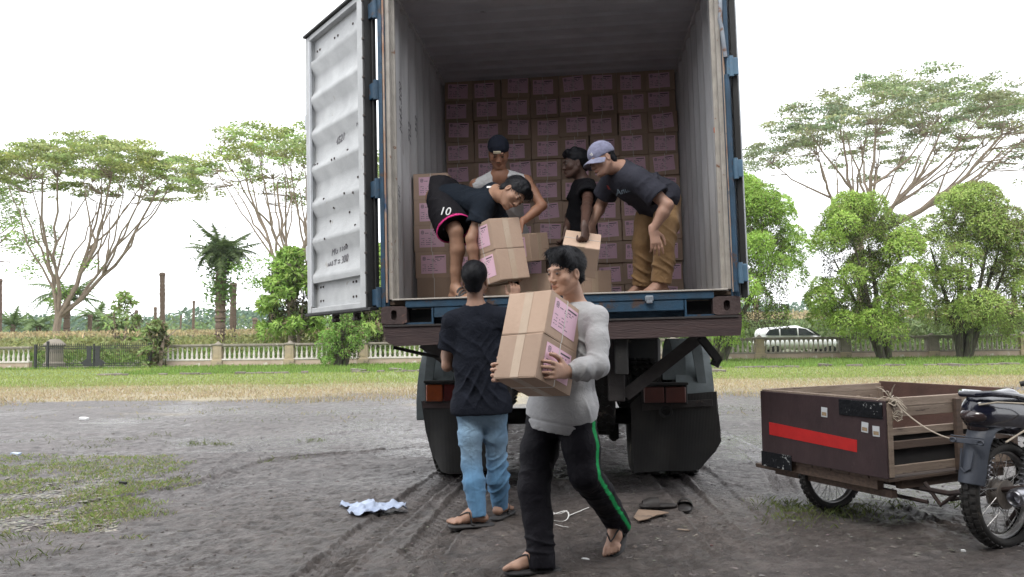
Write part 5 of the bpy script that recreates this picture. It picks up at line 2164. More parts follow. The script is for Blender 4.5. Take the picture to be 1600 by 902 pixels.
# corner posts and middle posts
for x in (0.02, WC - 0.02):
    for y in (0.035, LC - 0.03):
        part('corner_post', M_plank, cart, ((x, y, (Z0c + Z1c) / 2 - 0.005), (0.045, 0.045, Z1c - Z0c - 0.02)))
part('side_post', M_plankd, cart, ((WC + 0.018, 0.66, 0.53), (0.028, 0.06, 0.47)))
part('side_post', M_plankd, cart, ((WC + 0.018, LC - 0.05, 0.53), (0.028, 0.05, 0.47)))
part('side_post', M_plankd, cart, ((-0.018, 0.66, 0.53), (0.028, 0.06, 0.47)))
# right side: two planks on top, three slats
rs_ = random.Random(3)
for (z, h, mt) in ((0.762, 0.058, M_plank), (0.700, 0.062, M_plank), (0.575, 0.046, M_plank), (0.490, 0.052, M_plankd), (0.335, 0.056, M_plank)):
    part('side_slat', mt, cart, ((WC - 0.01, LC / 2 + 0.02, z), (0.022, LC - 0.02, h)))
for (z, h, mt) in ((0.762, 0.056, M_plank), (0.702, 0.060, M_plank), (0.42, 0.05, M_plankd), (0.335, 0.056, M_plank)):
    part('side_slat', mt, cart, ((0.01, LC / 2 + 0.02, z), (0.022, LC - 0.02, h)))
for k in range(7):
    part('upright_slat', M_plank, cart, ((0.028, 0.25 + k * 0.15, 0.55), (0.014, 0.035, 0.30)))
part('front_board', M_redply, cart, ((WC / 2, LC, 0.545), (WC, 0.018, 0.52)), label='reddish plywood front board, a little higher than the sides')
for k in range(7):
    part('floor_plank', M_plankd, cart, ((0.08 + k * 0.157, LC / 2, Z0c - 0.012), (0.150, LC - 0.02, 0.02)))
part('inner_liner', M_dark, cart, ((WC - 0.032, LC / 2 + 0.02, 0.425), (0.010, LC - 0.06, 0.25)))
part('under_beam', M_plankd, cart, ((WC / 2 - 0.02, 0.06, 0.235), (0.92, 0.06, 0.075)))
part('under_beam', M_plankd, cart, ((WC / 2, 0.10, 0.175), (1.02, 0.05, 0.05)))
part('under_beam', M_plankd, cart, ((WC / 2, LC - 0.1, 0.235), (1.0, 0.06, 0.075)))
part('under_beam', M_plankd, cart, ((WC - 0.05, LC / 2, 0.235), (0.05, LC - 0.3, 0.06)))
m = MB()
m.box((0.0, 0.10, 0.185), (0.34, 0.045, 0.03), bev=0.004)
m.build('projecting_bar', M_plankd, cart)
m = MB()
m.tube([(0.5, 0.25, 0.21), (1.25, 0.35, 0.19), (1.72, 0.42, 0.30)], 0.017, 8)
m.tube([(0.5, 0.9, 0.22), (1.2, 0.85, 0.20), (1.70, 0.80, 0.33)], 0.017, 8)
m.tube([(1.10, 0.33, 0.235), (1.2, 0.34, 0.11), (1.30, 0.36, 0.20)], 0.014, 8)
m.tube([(1.14, 0.30, 0.12), (0.75, 0.27, 0.13), (0.5, 0.26, 0.19)], 0.013, 8)
m.tube([(1.25, 0.35, 0.19), (1.25, 0.86, 0.20)], 0.015, 8)
m.tube([(1.22, 0.4, 0.14), (1.60, 0.6, 0.27)], 0.012, 8)
m.tube([(1.28, 0.5, 0.28), (1.36, 0.52, 0.33), (1.43, 0.54, 0.31), (1.40, 0.53, 0.26), (1.3, 0.5, 0.25)], 0.007, 6)
m.build('tube_frame', M_steel, cart)

M_tyre2 = pm('knobbly_tyre', (0.014, 0.013, 0.013), (0.028, 0.026, 0.024), 12, 0.8, 0.9, 0.3, 90, c3=(0.09, 0.075, 0.06), c3scale=14, c3at=0.62)
M_rimst = pm('dull_chrome_rim', (0.42, 0.42, 0.43), (0.25, 0.24, 0.23), 10, 0.3, 0.5, 0.1, 80, metal=0.8)
M_hub = pm('dusty_alloy_hub', (0.20, 0.175, 0.155), (0.12, 0.105, 0.095), 14, 0.5, 0.7, 0.3, 70, metal=0.4)


def spoke_wheel(parent, loc, R0=0.29, wd=0.045, axis='X', hub=0.07):
    """wire wheel; local spin axis x"""
    h = bpy.data.objects.new('wheel', None)
    COL.objects.link(h)
    h.parent = parent
    h.location = loc
    m = MB()
    r1 = R0 - 0.062
    ns = 14
    prof = []
    for k in range(ns + 1):
        a = -0.75 * pi + 1.5 * pi * k / ns
        prof.append((R0 - 0.036 + 0.032 * cos(a), wd * sin(a)))
    m.lathe(prof, (0, 0, 0), 'X', 56)
    for k in range(44):
        a = 2 * pi * k / 44
        for j in (-1, 0, 1):
            r = rotm(a + (0.07 if j == 0 else 0))
            c = r @ Vector((j * wd * 0.62, 0, R0 - 0.002 - abs(j) * 0.009))
            m.box(c, (wd * 0.5, 0.022, 0.014), r @ rotm(0, j * 0.5))
    t = m.build('tyre', M_tyre2, h)
    m = MB()
    m.lathe([(r1 + 0.006, -0.021), (r1 - 0.004, -0.020), (r1 - 0.012, -0.008), (r1 - 0.012, 0.008), (r1 - 0.004, 0.020), (r1 + 0.006, 0.021), (r1 + 0.010, 0), (r1 + 0.006, -0.021)], (0, 0, 0), 'X', 48)
    m.build('rim', M_rimst, h)
    m = MB()
    m.tube([(0.02, 0, 0), (0.001, 0, 0)], 0.0014, 4)
    sp = None
    mm = MB()
    mm.tube([(0, 0, 0), (0, 0, 1)], 0.0019, 4, cap=False)
    sp = mm.mesh('spoke', M_rimst)
    for k in range(36):
        sd_ = 1 if k % 2 else -1
        a = 2 * pi * k / 36
        b = a + (0.55 if (k // 2) % 2 else -0.55)
        p0 = Vector((sd_ * 0.026, sin(b) * hub * 0.8, cos(b) * hub * 0.8))
        p1 = Vector((0, sin(a) * (r1 - 0.010), cos(a) * (r1 - 0.010)))
        d = p1 - p0
        o = link('spoke', sp, h)
        q = Vector((0, 0, 1)).rotation_difference(d.normalized())
        o.matrix_local = Matrix.Translation(p0) @ q.to_matrix().to_4x4() @ Matrix.Scale(d.length, 4, (0, 0, 1))
    m = MB()
    m.lathe([(0.0, -0.062), (0.02, -0.062), (0.022, -0.04), (hub, -0.034), (hub, -0.026), (hub * 0.75, -0.02), (hub * 0.75, 0.02), (hub, 0.026), (hub, 0.034), (0.022, 0.04), (0.02, 0.062), (0.0, 0.062)], (0, 0, 0), 'X', 28)
    m.build('hub', M_hub, h)
    return h


# cart wheel stands under the box; its spin axis is the cart's x
cw = spoke_wheel(cart, (0.33, 0.345, 0.217), 0.31, 0.034, hub=0.045)
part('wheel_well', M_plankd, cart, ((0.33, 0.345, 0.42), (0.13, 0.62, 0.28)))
m = MB()
m.tube([(0.20, 0.345, 0.217), (0.9, 0.345, 0.217)], 0.012, 8)
m.build('axle', M_steel, cart)

# ---- rope, knotted to the cart corner and looped over the motorbike's rear bracket
M_rope = pm('frayed_white_rope', (0.50, 0.44, 0.36), (0.36, 0.31, 0.25), 30, 0.9, bump=0.5, bscale=300)
cmx = cart.matrix_basis.copy()
bpy.context.view_layer.update()
cmx = Matrix.Translation((1.74, 5.43, 0.085)) @ Matrix.Rotation(math.atan2(-0.905, 0.425), 4, 'Z') @ Matrix.Scale(0.92, 4)
m = MB()
c0 = cmx @ Vector((WC - 0.01, 0.06, 0.79))
rr = random.Random(4)
for k in range(5):
    a = 2 * pi * k / 5 + rr.uniform(-0.3, 0.3)
    r0 = rr.uniform(0.02, 0.035)
    ring = [c0 + Vector((cos(a + t) * r0, sin(a + t) * r0, -0.01 - 0.02 * k / 3 + 0.014 * sin(t * 2 + k))) for t in np.linspace(0, 2 * pi, 9)[:-1]]
    m.tube(ring, 0.0042, 5, closed=True)
for k in range(16):
    d = Vector((rr.uniform(-1, 1), rr.uniform(-1, 1), rr.uniform(-1.2, 1.3))).normalized() * rr.uniform(0.05, 0.13)
    m.tube([c0, c0 + d * 0.5 + Vector((0, 0, 0.01)), c0 + d + Vector((0, 0, -0.012))], [0.0036, 0.003, 0.0016], 4)
for k in range(4):
    p = c0 + Vector((0.03, -0.01, -0.08 - 0.015 * k))
    m.tube([p + Vector((cos(t) * 0.03, sin(t) * 0.015, sin(t * 3 + k) * 0.012)) for t in np.linspace(0, 2 * pi, 8)[:-1]], 0.0034, 4, closed=True)
e0 = Vector((2.44, 4.30, 0.60))
pts = []
for k in range(15):
    t = k / 14
    p = c0.lerp(e0, t)
    p.z -= 0.05 * 4 * t * (1 - t) * 0.8
    pts.append(p)
m.tube(pts, 0.0042, 6)
o = m.build('rope', M_rope)
tag(o, 'frayed white rope knotted on the cart corner, stretched to the motorbike', 'rope')

# ================================================================== motorbike
M_body = pm('glossy_navy_plastic', (0.012, 0.013, 0.028), (0.008, 0.009, 0.018), 6, 0.16, 0.28, 0.0, coat=0.8)
M_lens = pm('dark_smoked_lens', (0.05, 0.035, 0.035), (0.03, 0.02, 0.022), 10, 0.12, coat=0.6)
M_fend = pm('scuffed_grey_blue_plastic', (0.048, 0.056, 0.075), (0.032, 0.038, 0.052), 8, 0.45, 0.6, 0.15, 60, c3=(0.15, 0.15, 0.16), c3scale=12, c3at=0.68)
M_seat = pm('black_vinyl_seat', (0.012, 0.012, 0.013), (0.02, 0.02, 0.02), 14, 0.5, bump=0.4, bscale=200)
M_chrome = pm('chrome', (0.42, 0.42, 0.45), (0.30, 0.30, 0.32), 5, 0.25, 0.38, metal=1.0)
BZ = math.atan2(0.425, 0.905)
bike = thing('motorbike', 'dark navy motorbike standing right of the cart, partly out of the picture', 'motorbike', (2.70, 4.33, 0), BZ)


def zturn(o, a):
    o.rotation_euler = (0, 0, a)


rw = spoke_wheel(bike, (0, 0, 0.295), 0.295, 0.05, hub=0.08)
rw.rotation_euler = (0, 0, pi / 2)
fw_ = spoke_wheel(bike, (1.22, 0, 0.285), 0.285, 0.04, hub=0.06)
fw_.rotation_euler = (0, 0, pi / 2)
# rear mudguard: curved channel ending in a splayed flap
m = MB()
vs, fs = [], []
path = [(0.30, 0.62, 0.065), (0.16, 0.70, 0.07), (0.0, 0.735, 0.075), (-0.13, 0.715, 0.078), (-0.20, 0.66, 0.078), (-0.235, 0.60, 0.075), (-0.262, 0.52, 0.072), (-0.288, 0.44, 0.078), (-0.305, 0.385, 0.074)]
nn = 9
for (x, z, w_) in path:
    for k in range(nn):
        t = -1 + 2 * k / (nn - 1)
        q = abs(t) ** 2.4
        vs.append((x + 0.055 * q * (1 if z < 0.68 else 0.2), w_ * t, z - (0.055 * q if z > 0.68 else 0.012 * q)))
for i in range(len(path) - 1):
    for k in range(nn - 1):
        fs.append((i * nn + k, i * nn + k + 1, (i + 1) * nn + k + 1, (i + 1) * nn + k))
kk = len(vs)
vs += [(x + 0.004, y, z - 0.004) for x, y, z in vs]
fs += [tuple(i + kk for i in f_[::-1]) for f_ in fs]
m.add(vs, fs)
fender = m.build('rear_mudguard', M_fend, bike, smooth=60)
m = MB()
m.tube([(-0.262, -0.035, 0.56), (-0.288, -0.028, 0.46), (-0.294, 0.0, 0.44), (-0.288, 0.028, 0.46), (-0.262, 0.035, 0.56)], 0.005, 6)
m.build('moulded_rib', M_fend, fender)
# number plate bracket with two slots
m = MB()
m.box((-0.262, 0.0, 0.602), (0.008, 0.19, 0.028), rotm(0, 0.2, 0), bev=0.003)
m.box((-0.262, 0.0, 0.625), (0.006, 0.19, 0.006), bev=0.002)
for y in (-0.078, 0.078):
    m.tube([Vector((-0.268, y + 0.018 * cos(t), 0.602 + 0.011 * sin(t))) for t in np.linspace(0, 2 * pi, 11)[:-1]], 0.004, 5, closed=True)
m.build('plate_bracket', M_fend, bike)
# tail fairing as an implicit form
s_ = SDF((-0.42, -0.22, 0.5), (0.75, 0.22, 1.0), 0.007)
s_.cone((-0.14, 0, 0.745), (0.45, 0, 0.69), 0.098, 0.135, k=0.03)
s_.cone((-0.16, 0, 0.79), (0.1, 0, 0.80), 0.062, 0.075, k=0.03)
s_.ell((0.1, 0.15, 0.735), (0.30, 0.022, 0.018), k=0.012, op='s')
s_.ell((0.1, -0.15, 0.735), (0.30, 0.022, 0.018), k=0.012, op='s')
s_.cone((0.2, 0.09, 0.70), (0.6, 0.06, 0.56), 0.08, 0.05, k=0.03)
s_.cone((0.2, -0.09, 0.70), (0.6, -0.06, 0.56), 0.08, 0.05, k=0.03)
V_, F_q = s_.mesh()
V_ = relax(V_, F_q, 3)
link('tail_fairing', np_mesh('tail_fairing', V_, F_q, M_body), bike)
s_ = SDF((-0.36, -0.16, 0.62), (-0.05, 0.16, 0.84), 0.006)
s_.ell((-0.185, 0.0, 0.735), (0.068, 0.078, 0.048), k=0.01)
s_.ell((-0.165, 0.0, 0.675), (0.045, 0.06, 0.04), k=0.02)
V_, F_q = s_.mesh()
link('tail_lamp', np_mesh('tail_lamp', relax(V_, F_q, 2), F_q, M_lens), bike)
m = MB()
m.tube([(0.22, 0.105, 0.80), (0.0, 0.10, 0.845), (-0.17, 0.085, 0.86), (-0.235, 0.04, 0.855), (-0.235, -0.04, 0.855), (-0.17, -0.085, 0.86), (0.0, -0.10, 0.845), (0.22, -0.105, 0.80)], 0.017, 10)
m.build('grab_rail', M_body, bike)
m = MB()
m.tube([(-0.225, -0.05, 0.80), (-0.16, -0.11, 0.815), (0.05, -0.155, 0.80), (0.08, -0.155, 0.74), (0.0, -0.15, 0.66), (-0.12, -0.12, 0.60)], 0.005, 6)
m.build('cable', M_rope, bike)
s_ = SDF((-0.2, -0.2, 0.6), (0.85, 0.2, 0.95), 0.009)
s_.cone((0.10, 0, 0.775), (0.62, 0, 0.72), 0.10, 0.11, k=0.02, ax=(0, 0, 1), fl=0.42)
V_, F_q = s_.mesh()
link('seat', np_mesh('seat', relax(V_, F_q, 2), F_q, M_seat), bike)
s_ = SDF((0.3, -0.25, 0.2), (1.2, 0.25, 1.1), 0.011)
s_.cone((0.55, 0, 0.66), (0.86, 0, 0.70), 0.10, 0.11, k=0.03)
s_.cone((0.86, 0.0, 0.75), (1.0, 0.0, 0.5), 0.10, 0.12, k=0.05, ax=(0, 1, 0), fl=0.8)
s_.cone((0.98, 0, 0.82), (1.02, 0, 0.88), 0.07, 0.08, k=0.04)
V_, F_q = s_.mesh()
link('front_fairing', np_mesh('front_fairing', relax(V_, F_q, 2), F_q, M_body), bike)
m = MB()
m.box((0.5, 0, 0.38), (0.30, 0.20, 0.22), bev=0.03)
m.lathe([(0.0, -0.13), (0.075, -0.13), (0.085, -0.1), (0.085, 0.1), (0.075, 0.13), (0.0, 0.13)], (0.42, 0, 0.36), 'Y', 20)
m.beam((0.55, 0, 0.45), (0.80, 0, 0.50), 0.14, 0.12, bev=0.01)
for k in range(6):
    m.box((0.62 + k * 0.028, 0, 0.475), (0.008, 0.17, 0.15))
m.build('engine', M_hub, bike)
for sy in (-1, 1):
    m = MB()
    m.beam((0, sy * 0.085, 0.295), (0.46, sy * 0.085, 0.36), 0.03, 0.045, bev=0.006)
    m.build('swing_arm', M_steel, bike)
    m = MB()
    m.tube([(0.02, sy * 0.10, 0.31), (0.12, sy * 0.10, 0.62)], 0.012, 8)
    for k in range(9):
        m.lathe([(0.014, 0), (0.028, 0.006), (0.028, 0.012), (0.014, 0.018)], (0.03 + k * 0.01, sy * 0.10, 0.36 + k * 0.026), 'Z', 10)
    m.build('shock_absorber', M_chrome, bike)
    m = MB()
    m.tube([(1.22, sy * 0.065, 0.285), (1.04, sy * 0.065, 0.85)], 0.018, 10)
    m.build('fork_leg', M_steel, bike)
m = MB()
m.tube([(0.62, -0.10, 0.30), (0.40, -0.15, 0.22), (0.18, -0.16, 0.26), (0.0, -0.165, 0.30)], [0.018, 0.02, 0.03, 0.034], 12)
m.lathe([(0.034, -0.02), (0.048, 0.0), (0.050, 0.02), (0.050, 0.26), (0.03, 0.30)], (-0.13, -0.165, 0.315), 'X', 20)
m.lathe([(0.0, 0.03), (0.03, 0.03), (0.034, 0.0), (0.044, -0.012), (0.048, 0.0)], (-0.13, -0.165, 0.315), 'X', 20)
m.build('exhaust', M_chrome, bike)
m = MB()
m.tube([(0.98, 0, 0.90), (0.97, 0.14, 0.91), (0.90, 0.26, 0.885), (0.86, 0.33, 0.86)], 0.011, 8)
m.tube([(0.98, 0, 0.90), (0.97, -0.14, 0.91), (0.90, -0.26, 0.885), (0.86, -0.33, 0.86)], 0.011, 8)
hb = m.build('handlebar', M_chrome, bike)
for sy in (-1, 1):
    m = MB()
    m.tube([(0.915, sy * 0.245, 0.888), (0.84, sy * 0.38, 0.85)], 0.018, 10)
    m.build('grip', M_rubber, hb)
    m = MB()
    m.tube([(0.93, sy * 0.2, 0.89), (0.95, sy * 0.24, 1.0)], 0.005, 6)
    m.lathe([(0, -0.012), (0.05, -0.01), (0.056, 0.0), (0.05, 0.008), (0, 0.008)], (0.95, sy * 0.26, 1.03), 'X', 16)
    m.build('mirror', M_body, hb)
m = MB()
for k in range(13):
    a0 = radians(20 + k * 10)
m.lathe([(0.33, -0.055), (0.345, 0.0), (0.33, 0.055)], (1.22, 0, 0.285), 'Y', 20, a0=radians(20), a1=radians(150))
m.build('front_mudguard', M_body, bike)
m = MB()
m.tube([(0.42, 0.1, 0.25), (0.40, 0.24, 0.02)], 0.012, 8)
m.build('side_stand', M_steel, bike)
# ================================================================== ground: wet churned mud, then dry grass, then lawn
def axis(lo, hi, c0, c1, step, grow):
    a = list(np.arange(c0, c1 + 1e-6, step))
    s_, x = step, c1
    while x < hi:
        s_ *= grow
        x += s_
        a.append(x)
    s_, x = step, c0
    while x > lo:
        s_ *= grow
        x -= s_
        a.insert(0, x)
    return np.array(a)


gx = axis(-500, 500, -3.6, 4.2, 0.018, 1.035)
gy = axis(-14, 900, 3.3, 8.0, 0.018, 1.022)
X, Y = np.meshgrid(gx, gy, indexing='ij')
Pg = np.stack([X.ravel(), Y.ravel(), np.zeros(X.size)], 1)
x_, y_ = Pg[:, 0], Pg[:, 1]
mud = np.clip((17.5 - y_) / 4.0 + 0.6 * vnoise(Pg * np.array([0.5, 0.7, 1]), 3), 0, 1)
near = np.clip((26 - y_) / 16, 0, 1)
lowf = fbm(Pg * 0.55, 3, 20)
medf = fbm(Pg * np.array([3.2, 4.2, 1]), 3, 21)
rid = 1 - 2 * np.abs(fbm(Pg * np.array([6.5, 9.5, 1]) + 5, 3, 22))
fine = fbm(Pg * 22, 2, 23)
fine2 = fbm(Pg * np.array([13, 19, 1]) + 3, 3, 27)
rid2 = 1 - 2 * np.abs(fbm(Pg * np.array([16, 24, 1]) + 5, 2, 28))
hgt = 0.022 * lowf * near + near * mud * (0.012 * medf + 0.011 * rid + 0.009 * fine2 + 0.006 * rid2 + 0.004 * fine)
crk = np.clip((rid2 - 0.72) * 5, 0, 1) * np.clip(0.5 + 1.4 * vnoise(Pg * 1.1, 33), 0, 1) * near * mud
hgt = hgt - 0.009 * crk + 0.006 * near * mud * medf
wet = np.clip(0.40 - 1.0 * lowf - 0.8 * medf - 0.3 * rid2 + 0.25 * vnoise(Pg * 1.7, 31), 0, 0.78)
wet *= np.clip(1.15 - (y_ - 7) * 0.05, 0.55, 1)


def track(pts, w_, dep, tread, pitch=0.085, seed=0):
    """press a tyre track into the mud along pts (x, y)"""
    global hgt, wet
    pts = [np.array(p, float) for p in pts]
    best = np.full(len(Pg), 9.0)
    S_ = np.zeros(len(Pg))
    SD = np.zeros(len(Pg))
    acc = 0
    for a, b in zip(pts[:-1], pts[1:]):
        d = b - a
        L = np.linalg.norm(d)
        d = d / L
        qx, qy = x_ - a[0], y_ - a[1]
        t = np.clip(qx * d[0] + qy * d[1], 0, L)
        ex, ey = qx - t * d[0], qy - t * d[1]
        dist = np.hypot(ex, ey)
        sd_ = qx * d[1] - qy * d[0]
        m = dist < best
        best[m] = dist[m]
        S_[m] = acc + t[m]
        SD[m] = sd_[m]
        acc += L
    ins = np.clip((w_ - best) / 0.016, 0, 1)
    rim = np.exp(-((best - w_ - 0.012) / 0.016) ** 2)
    tr = 1.7 * np.sin((S_ + np.abs(SD) * 0.9) / pitch * 2 * pi) * np.clip((w_ - best) / 0.02, 0, 1)
    grv = np.cos(SD / 0.045 * 2 * pi)
    var = 0.55 + 0.6 * np.clip(vnoise(Pg * 1.9 + seed, 40 + seed) + 0.4, 0, 1)
    hgt = hgt * (1 - 0.5 * ins) + var * (-dep * ins + dep * 0.8 * rim + tread * (tr * 0.7 + grv * 0.3) * ins)


def gp(u, v):
    p = G(u, v)
    return (p.x, p.y)


track([gp(700, 742), gp(640, 790), gp(560, 850), gp(470, 930)], 0.13, 0.016, 0.010)
track([gp(760, 745), gp(715, 800), gp(660, 870)], 0.13, 0.012, 0.008, seed=1)
track([gp(1035, 740), gp(1085, 790), gp(1150, 860)], 0.13, 0.014, 0.008, seed=2)
track([gp(1085, 735), gp(1135, 785), gp(1230, 870)], 0.12, 0.010, 0.006, seed=7)
track([gp(1110, 672), gp(1170, 700), gp(1215, 745), gp(1240, 800)], 0.10, 0.014, 0.009, 0.06, seed=3)
track([gp(1300, 745), gp(1400, 790), gp(1450, 815), gp(1620, 850)], 0.05, 0.014, 0.004, 0.04, seed=4)
track([gp(140, 790), gp(300, 760), gp(420, 722), gp(640, 700)], 0.07, 0.016, 0.007, 0.06, seed=5)
track([gp(330, 770), gp(345, 730), gp(420, 690), gp(640, 665)], 0.05, 0.012, 0.005, 0.05, seed=6)
track([gp(860, 760), gp(900, 830), gp(960, 905)], 0.12, 0.006, 0.005, seed=8)
# puddled hollows that mirror the sky
for (u, v, rx_, ry_, am) in ((1175, 690, 0.75, 0.7, 1.0), (1210, 715, 0.4, 0.35, 1.0), (500, 706, 1.3, 0.10, 0.45), (520, 752, 0.9, 0.28, 0.35), (330, 706, 1.0, 0.07, 0.4), (640, 712, 0.5, 0.08, 0.25),
                             (1390, 770, 0.45, 0.3, 0.8), (1420, 740, 0.7, 0.4, 0.8), (600, 758, 0.5, 0.2, 0.35), (30, 663, 1.6, 0.12, 0.5), (1160, 655, 1.0, 0.5, 0.5), (1260, 780, 0.5, 0.2, 0.6)):
    cx, cy = gp(u, v)
    q = np.exp(-(((x_ - cx) / rx_) ** 2 + ((y_ - cy) / ry_) ** 2))
    wet = np.clip(wet + am * q, 0, 1)
    hgt = hgt * (1 - 0.65 * am * q)
# porch shade at the near edge, put into the colour as darker brown
brown = np.clip((5.9 - y_ + 0.35 * vnoise(Pg * 1.3, 51)) / 0.9, 0, 1) * np.clip(1 - np.abs(x_ - 0.6) / 7, 0.3, 1)
wet = wet * (1 - 0.75 * brown)
wet = wet * np.clip((19 - y_) / 4, 0, 1)
Pg[:, 2] = hgt
C = np.zeros((len(Pg), 3))
greyc = np.array((0.100, 0.088, 0.086))
darkc = np.array((0.052, 0.046, 0.044))
brownc = np.array((0.066, 0.053, 0.046))
mix = np.clip(0.35 + 0.8 * medf + 0.5 * lowf, 0, 1)[:, None]
C = greyc * (1 - mix * 0.35) + darkc * mix * 0.35
C = C * (1 - 0.35 * wet[:, None]) + darkc * 0.35 * wet[:, None]
C = C * (1 - 0.8 * brown[:, None]) + brownc * 0.8 * brown[:, None]
C *= (1 + np.clip(medf * 0.35 + rid2 * 0.12, -0.35, 0.35))[:, None]
n1 = 0.9 * vnoise(Pg * np.array([0.35, 0.8, 1]), 61) + 0.5 * vnoise(Pg * np.array([1.3, 2.5, 1]), 62)
straw = np.clip((y_ - 14.6 + 2.2 * n1) / 1.8, 0, 1)[:, None]
green = np.clip((y_ - 19.3 + 1.6 * n1) / 2.2, 0, 1)[:, None]
lawn = np.clip((y_ - 26.8) / 0.5, 0, 1)[:, None]
C = C * (1 - straw) + np.array((0.27, 0.225, 0.135)) * straw
C = C * (1 - green) + np.array((0.20, 0.225, 0.085)) * green
C = C * (1 - lawn) + np.array((0.13, 0.20, 0.045)) * lawn
far_ = np.clip((y_ - 37) / 3, 0, 1)[:, None]
C = C * (1 - far_) + np.array((0.16, 0.17, 0.09)) * far_
wet = wet * (1 - straw[:, 0])
C *= (1 - 0.42 * crk)[:, None]


def ground_mat():
    m, t, b = new_mat('muddy_ground')
    L = t.links.new
    at = N(t, 'ShaderNodeVertexColor', layer_name='Col')
    wa = N(t, 'ShaderNodeAttribute', attribute_name='wet')
    tc = N(t, 'ShaderNodeTexCoord')
    n = N(t, 'ShaderNodeTexNoise', i_Scale=9.0, i_Detail=9.0, i_Roughness=0.7)
    L(tc.outputs['Object'], n.inputs['Vector'])
    r = N(t, 'ShaderNodeMapRange')
    r.inputs[1].default_value = 0.3
    r.inputs[2].default_value = 0.7
    r.inputs[3].default_value = 0.42
    r.inputs[4].default_value = 1.6
    L(n.outputs['Fac'], r.inputs[0])
    mx = N(t, 'ShaderNodeMixRGB', blend_type='MULTIPLY')
    mx.inputs[0].default_value = 1
    L(at.outputs['Color'], mx.inputs[1])
    L(r.outputs[0], mx.inputs[2])
    L(mx.outputs[0], b.inputs['Base Color'])
    # wetness, broken up by noise, sets the gloss
    ad = N(t, 'ShaderNodeMath', operation='ADD')
    ms = N(t, 'ShaderNodeMath', operation='SUBTRACT')
    ms.inputs[1].default_value = 0.5
    L(n.outputs['Fac'], ms.inputs[0])
    mm = N(t, 'ShaderNodeMath', operation='MULTIPLY')
    mm.inputs[1].default_value = 1.2
    L(ms.outputs[0], mm.inputs[0])
    L(wa.outputs['Fac'], ad.inputs[0])
    L(mm.outputs[0], ad.inputs[1])
    rr_ = N(t, 'ShaderNodeMapRange')
    rr_.inputs[1].default_value = 0.15
    rr_.inputs[2].default_value = 0.95
    rr_.inputs[3].default_value = 0.5
    rr_.inputs[4].default_value = 0.15
    L(ad.outputs[0], rr_.inputs[0])
    L(rr_.outputs[0], b.inputs['Roughness'])
    n2 = N(t, 'ShaderNodeTexNoise', i_Scale=38.0, i_Detail=8.0, i_Roughness=0.72)
    L(tc.outputs['Object'], n2.inputs['Vector'])
    n3 = N(t, 'ShaderNodeTexNoise', i_Scale=5.0, i_Detail=7.0, i_Roughness=0.65, i_Distortion=0.6)
    mp = N(t, 'ShaderNodeMapping')
    mp.inputs['Scale'].default_value = (1, 1.6, 1)
    L(tc.outputs['Object'], mp.inputs[0])
    L(mp.outputs[0], n3.inputs['Vector'])
    b1 = N(t, 'ShaderNodeBump', i_Strength=0.9, i_Distance=0.014)
    L(n2.outputs['Fac'], b1.inputs['Height'])
    b2 = N(t, 'ShaderNodeBump', i_Strength=0.7, i_Distance=0.06)
    fl_ = N(t, 'ShaderNodeMapRange')
    fl_.inputs[1].default_value = 0.6
    fl_.inputs[2].default_value = 1.0
    fl_.inputs[3].default_value = 0.9
    fl_.inputs[4].default_value = 0.4
    L(wa.outputs['Fac'], fl_.inputs[0])
    L(fl_.outputs[0], b1.inputs['Strength'])
    L(fl_.outputs[0], b2.inputs['Strength'])
    L(n3.outputs['Fac'], b2.inputs['Height'])
    L(b1.outputs[0], b2.inputs['Normal'])
    L(b2.outputs[0], b.inputs['Normal'])
    return m


nx, ny = X.shape
ii = np.arange(nx * ny).reshape(nx, ny)
Fg = np.stack([ii[:-1, :-1], ii[1:, :-1], ii[1:, 1:], ii[:-1, 1:]], -1).reshape(-1, 4)
gme = np_mesh('ground', Pg, Fg, ground_mat(), col=C)
wa = gme.attributes.new('wet', 'FLOAT', 'POINT')
wa.data.foreach_set('value', wet.astype(np.float32))
ground = link('ground', gme)
ground['kind'] = 'structure'
from mathutils.bvhtree import BVHTree


def gh(x, y):
    """ground height at x, y"""
    i = min(max(int(np.searchsorted(gx, x)) - 1, 0), nx - 2)
    k = min(max(int(np.searchsorted(gy, y)) - 1, 0), ny - 2)
    return float(hgt[i * ny + k])


def ghv(x, y):
    i = np.clip(np.searchsorted(gx, x) - 1, 0, nx - 2)
    k = np.clip(np.searchsorted(gy, y) - 1, 0, ny - 2)
    return hgt[i * ny + k]


def leaf_mat(name, rough=0.65, trans=0.25):
    m, t, b = new_mat(name)
    L = t.links.new
    at = N(t, 'ShaderNodeVertexColor', layer_name='Col')
    L(at.outputs['Color'], b.inputs['Base Color'])
    b.inputs['Roughness'].default_value = rough
    b.inputs['Specular IOR Level'].default_value = 0.3
    if trans:
        tr = N(t, 'ShaderNodeBsdfTranslucent')
        L(at.outputs['Color'], tr.inputs[0])
        mx = N(t, 'ShaderNodeMixShader')
        mx.inputs[0].default_value = trans
        L(b.outputs[0], mx.inputs[1])
        L(tr.outputs[0], mx.inputs[2])
        L(mx.outputs[0], t.nodes['Material Output'].inputs[0])
    return m


M_grass = leaf_mat('grass_blades', 0.7, 0.3)
M_leaf = leaf_mat('tree_leaves', 0.6, 0.3)


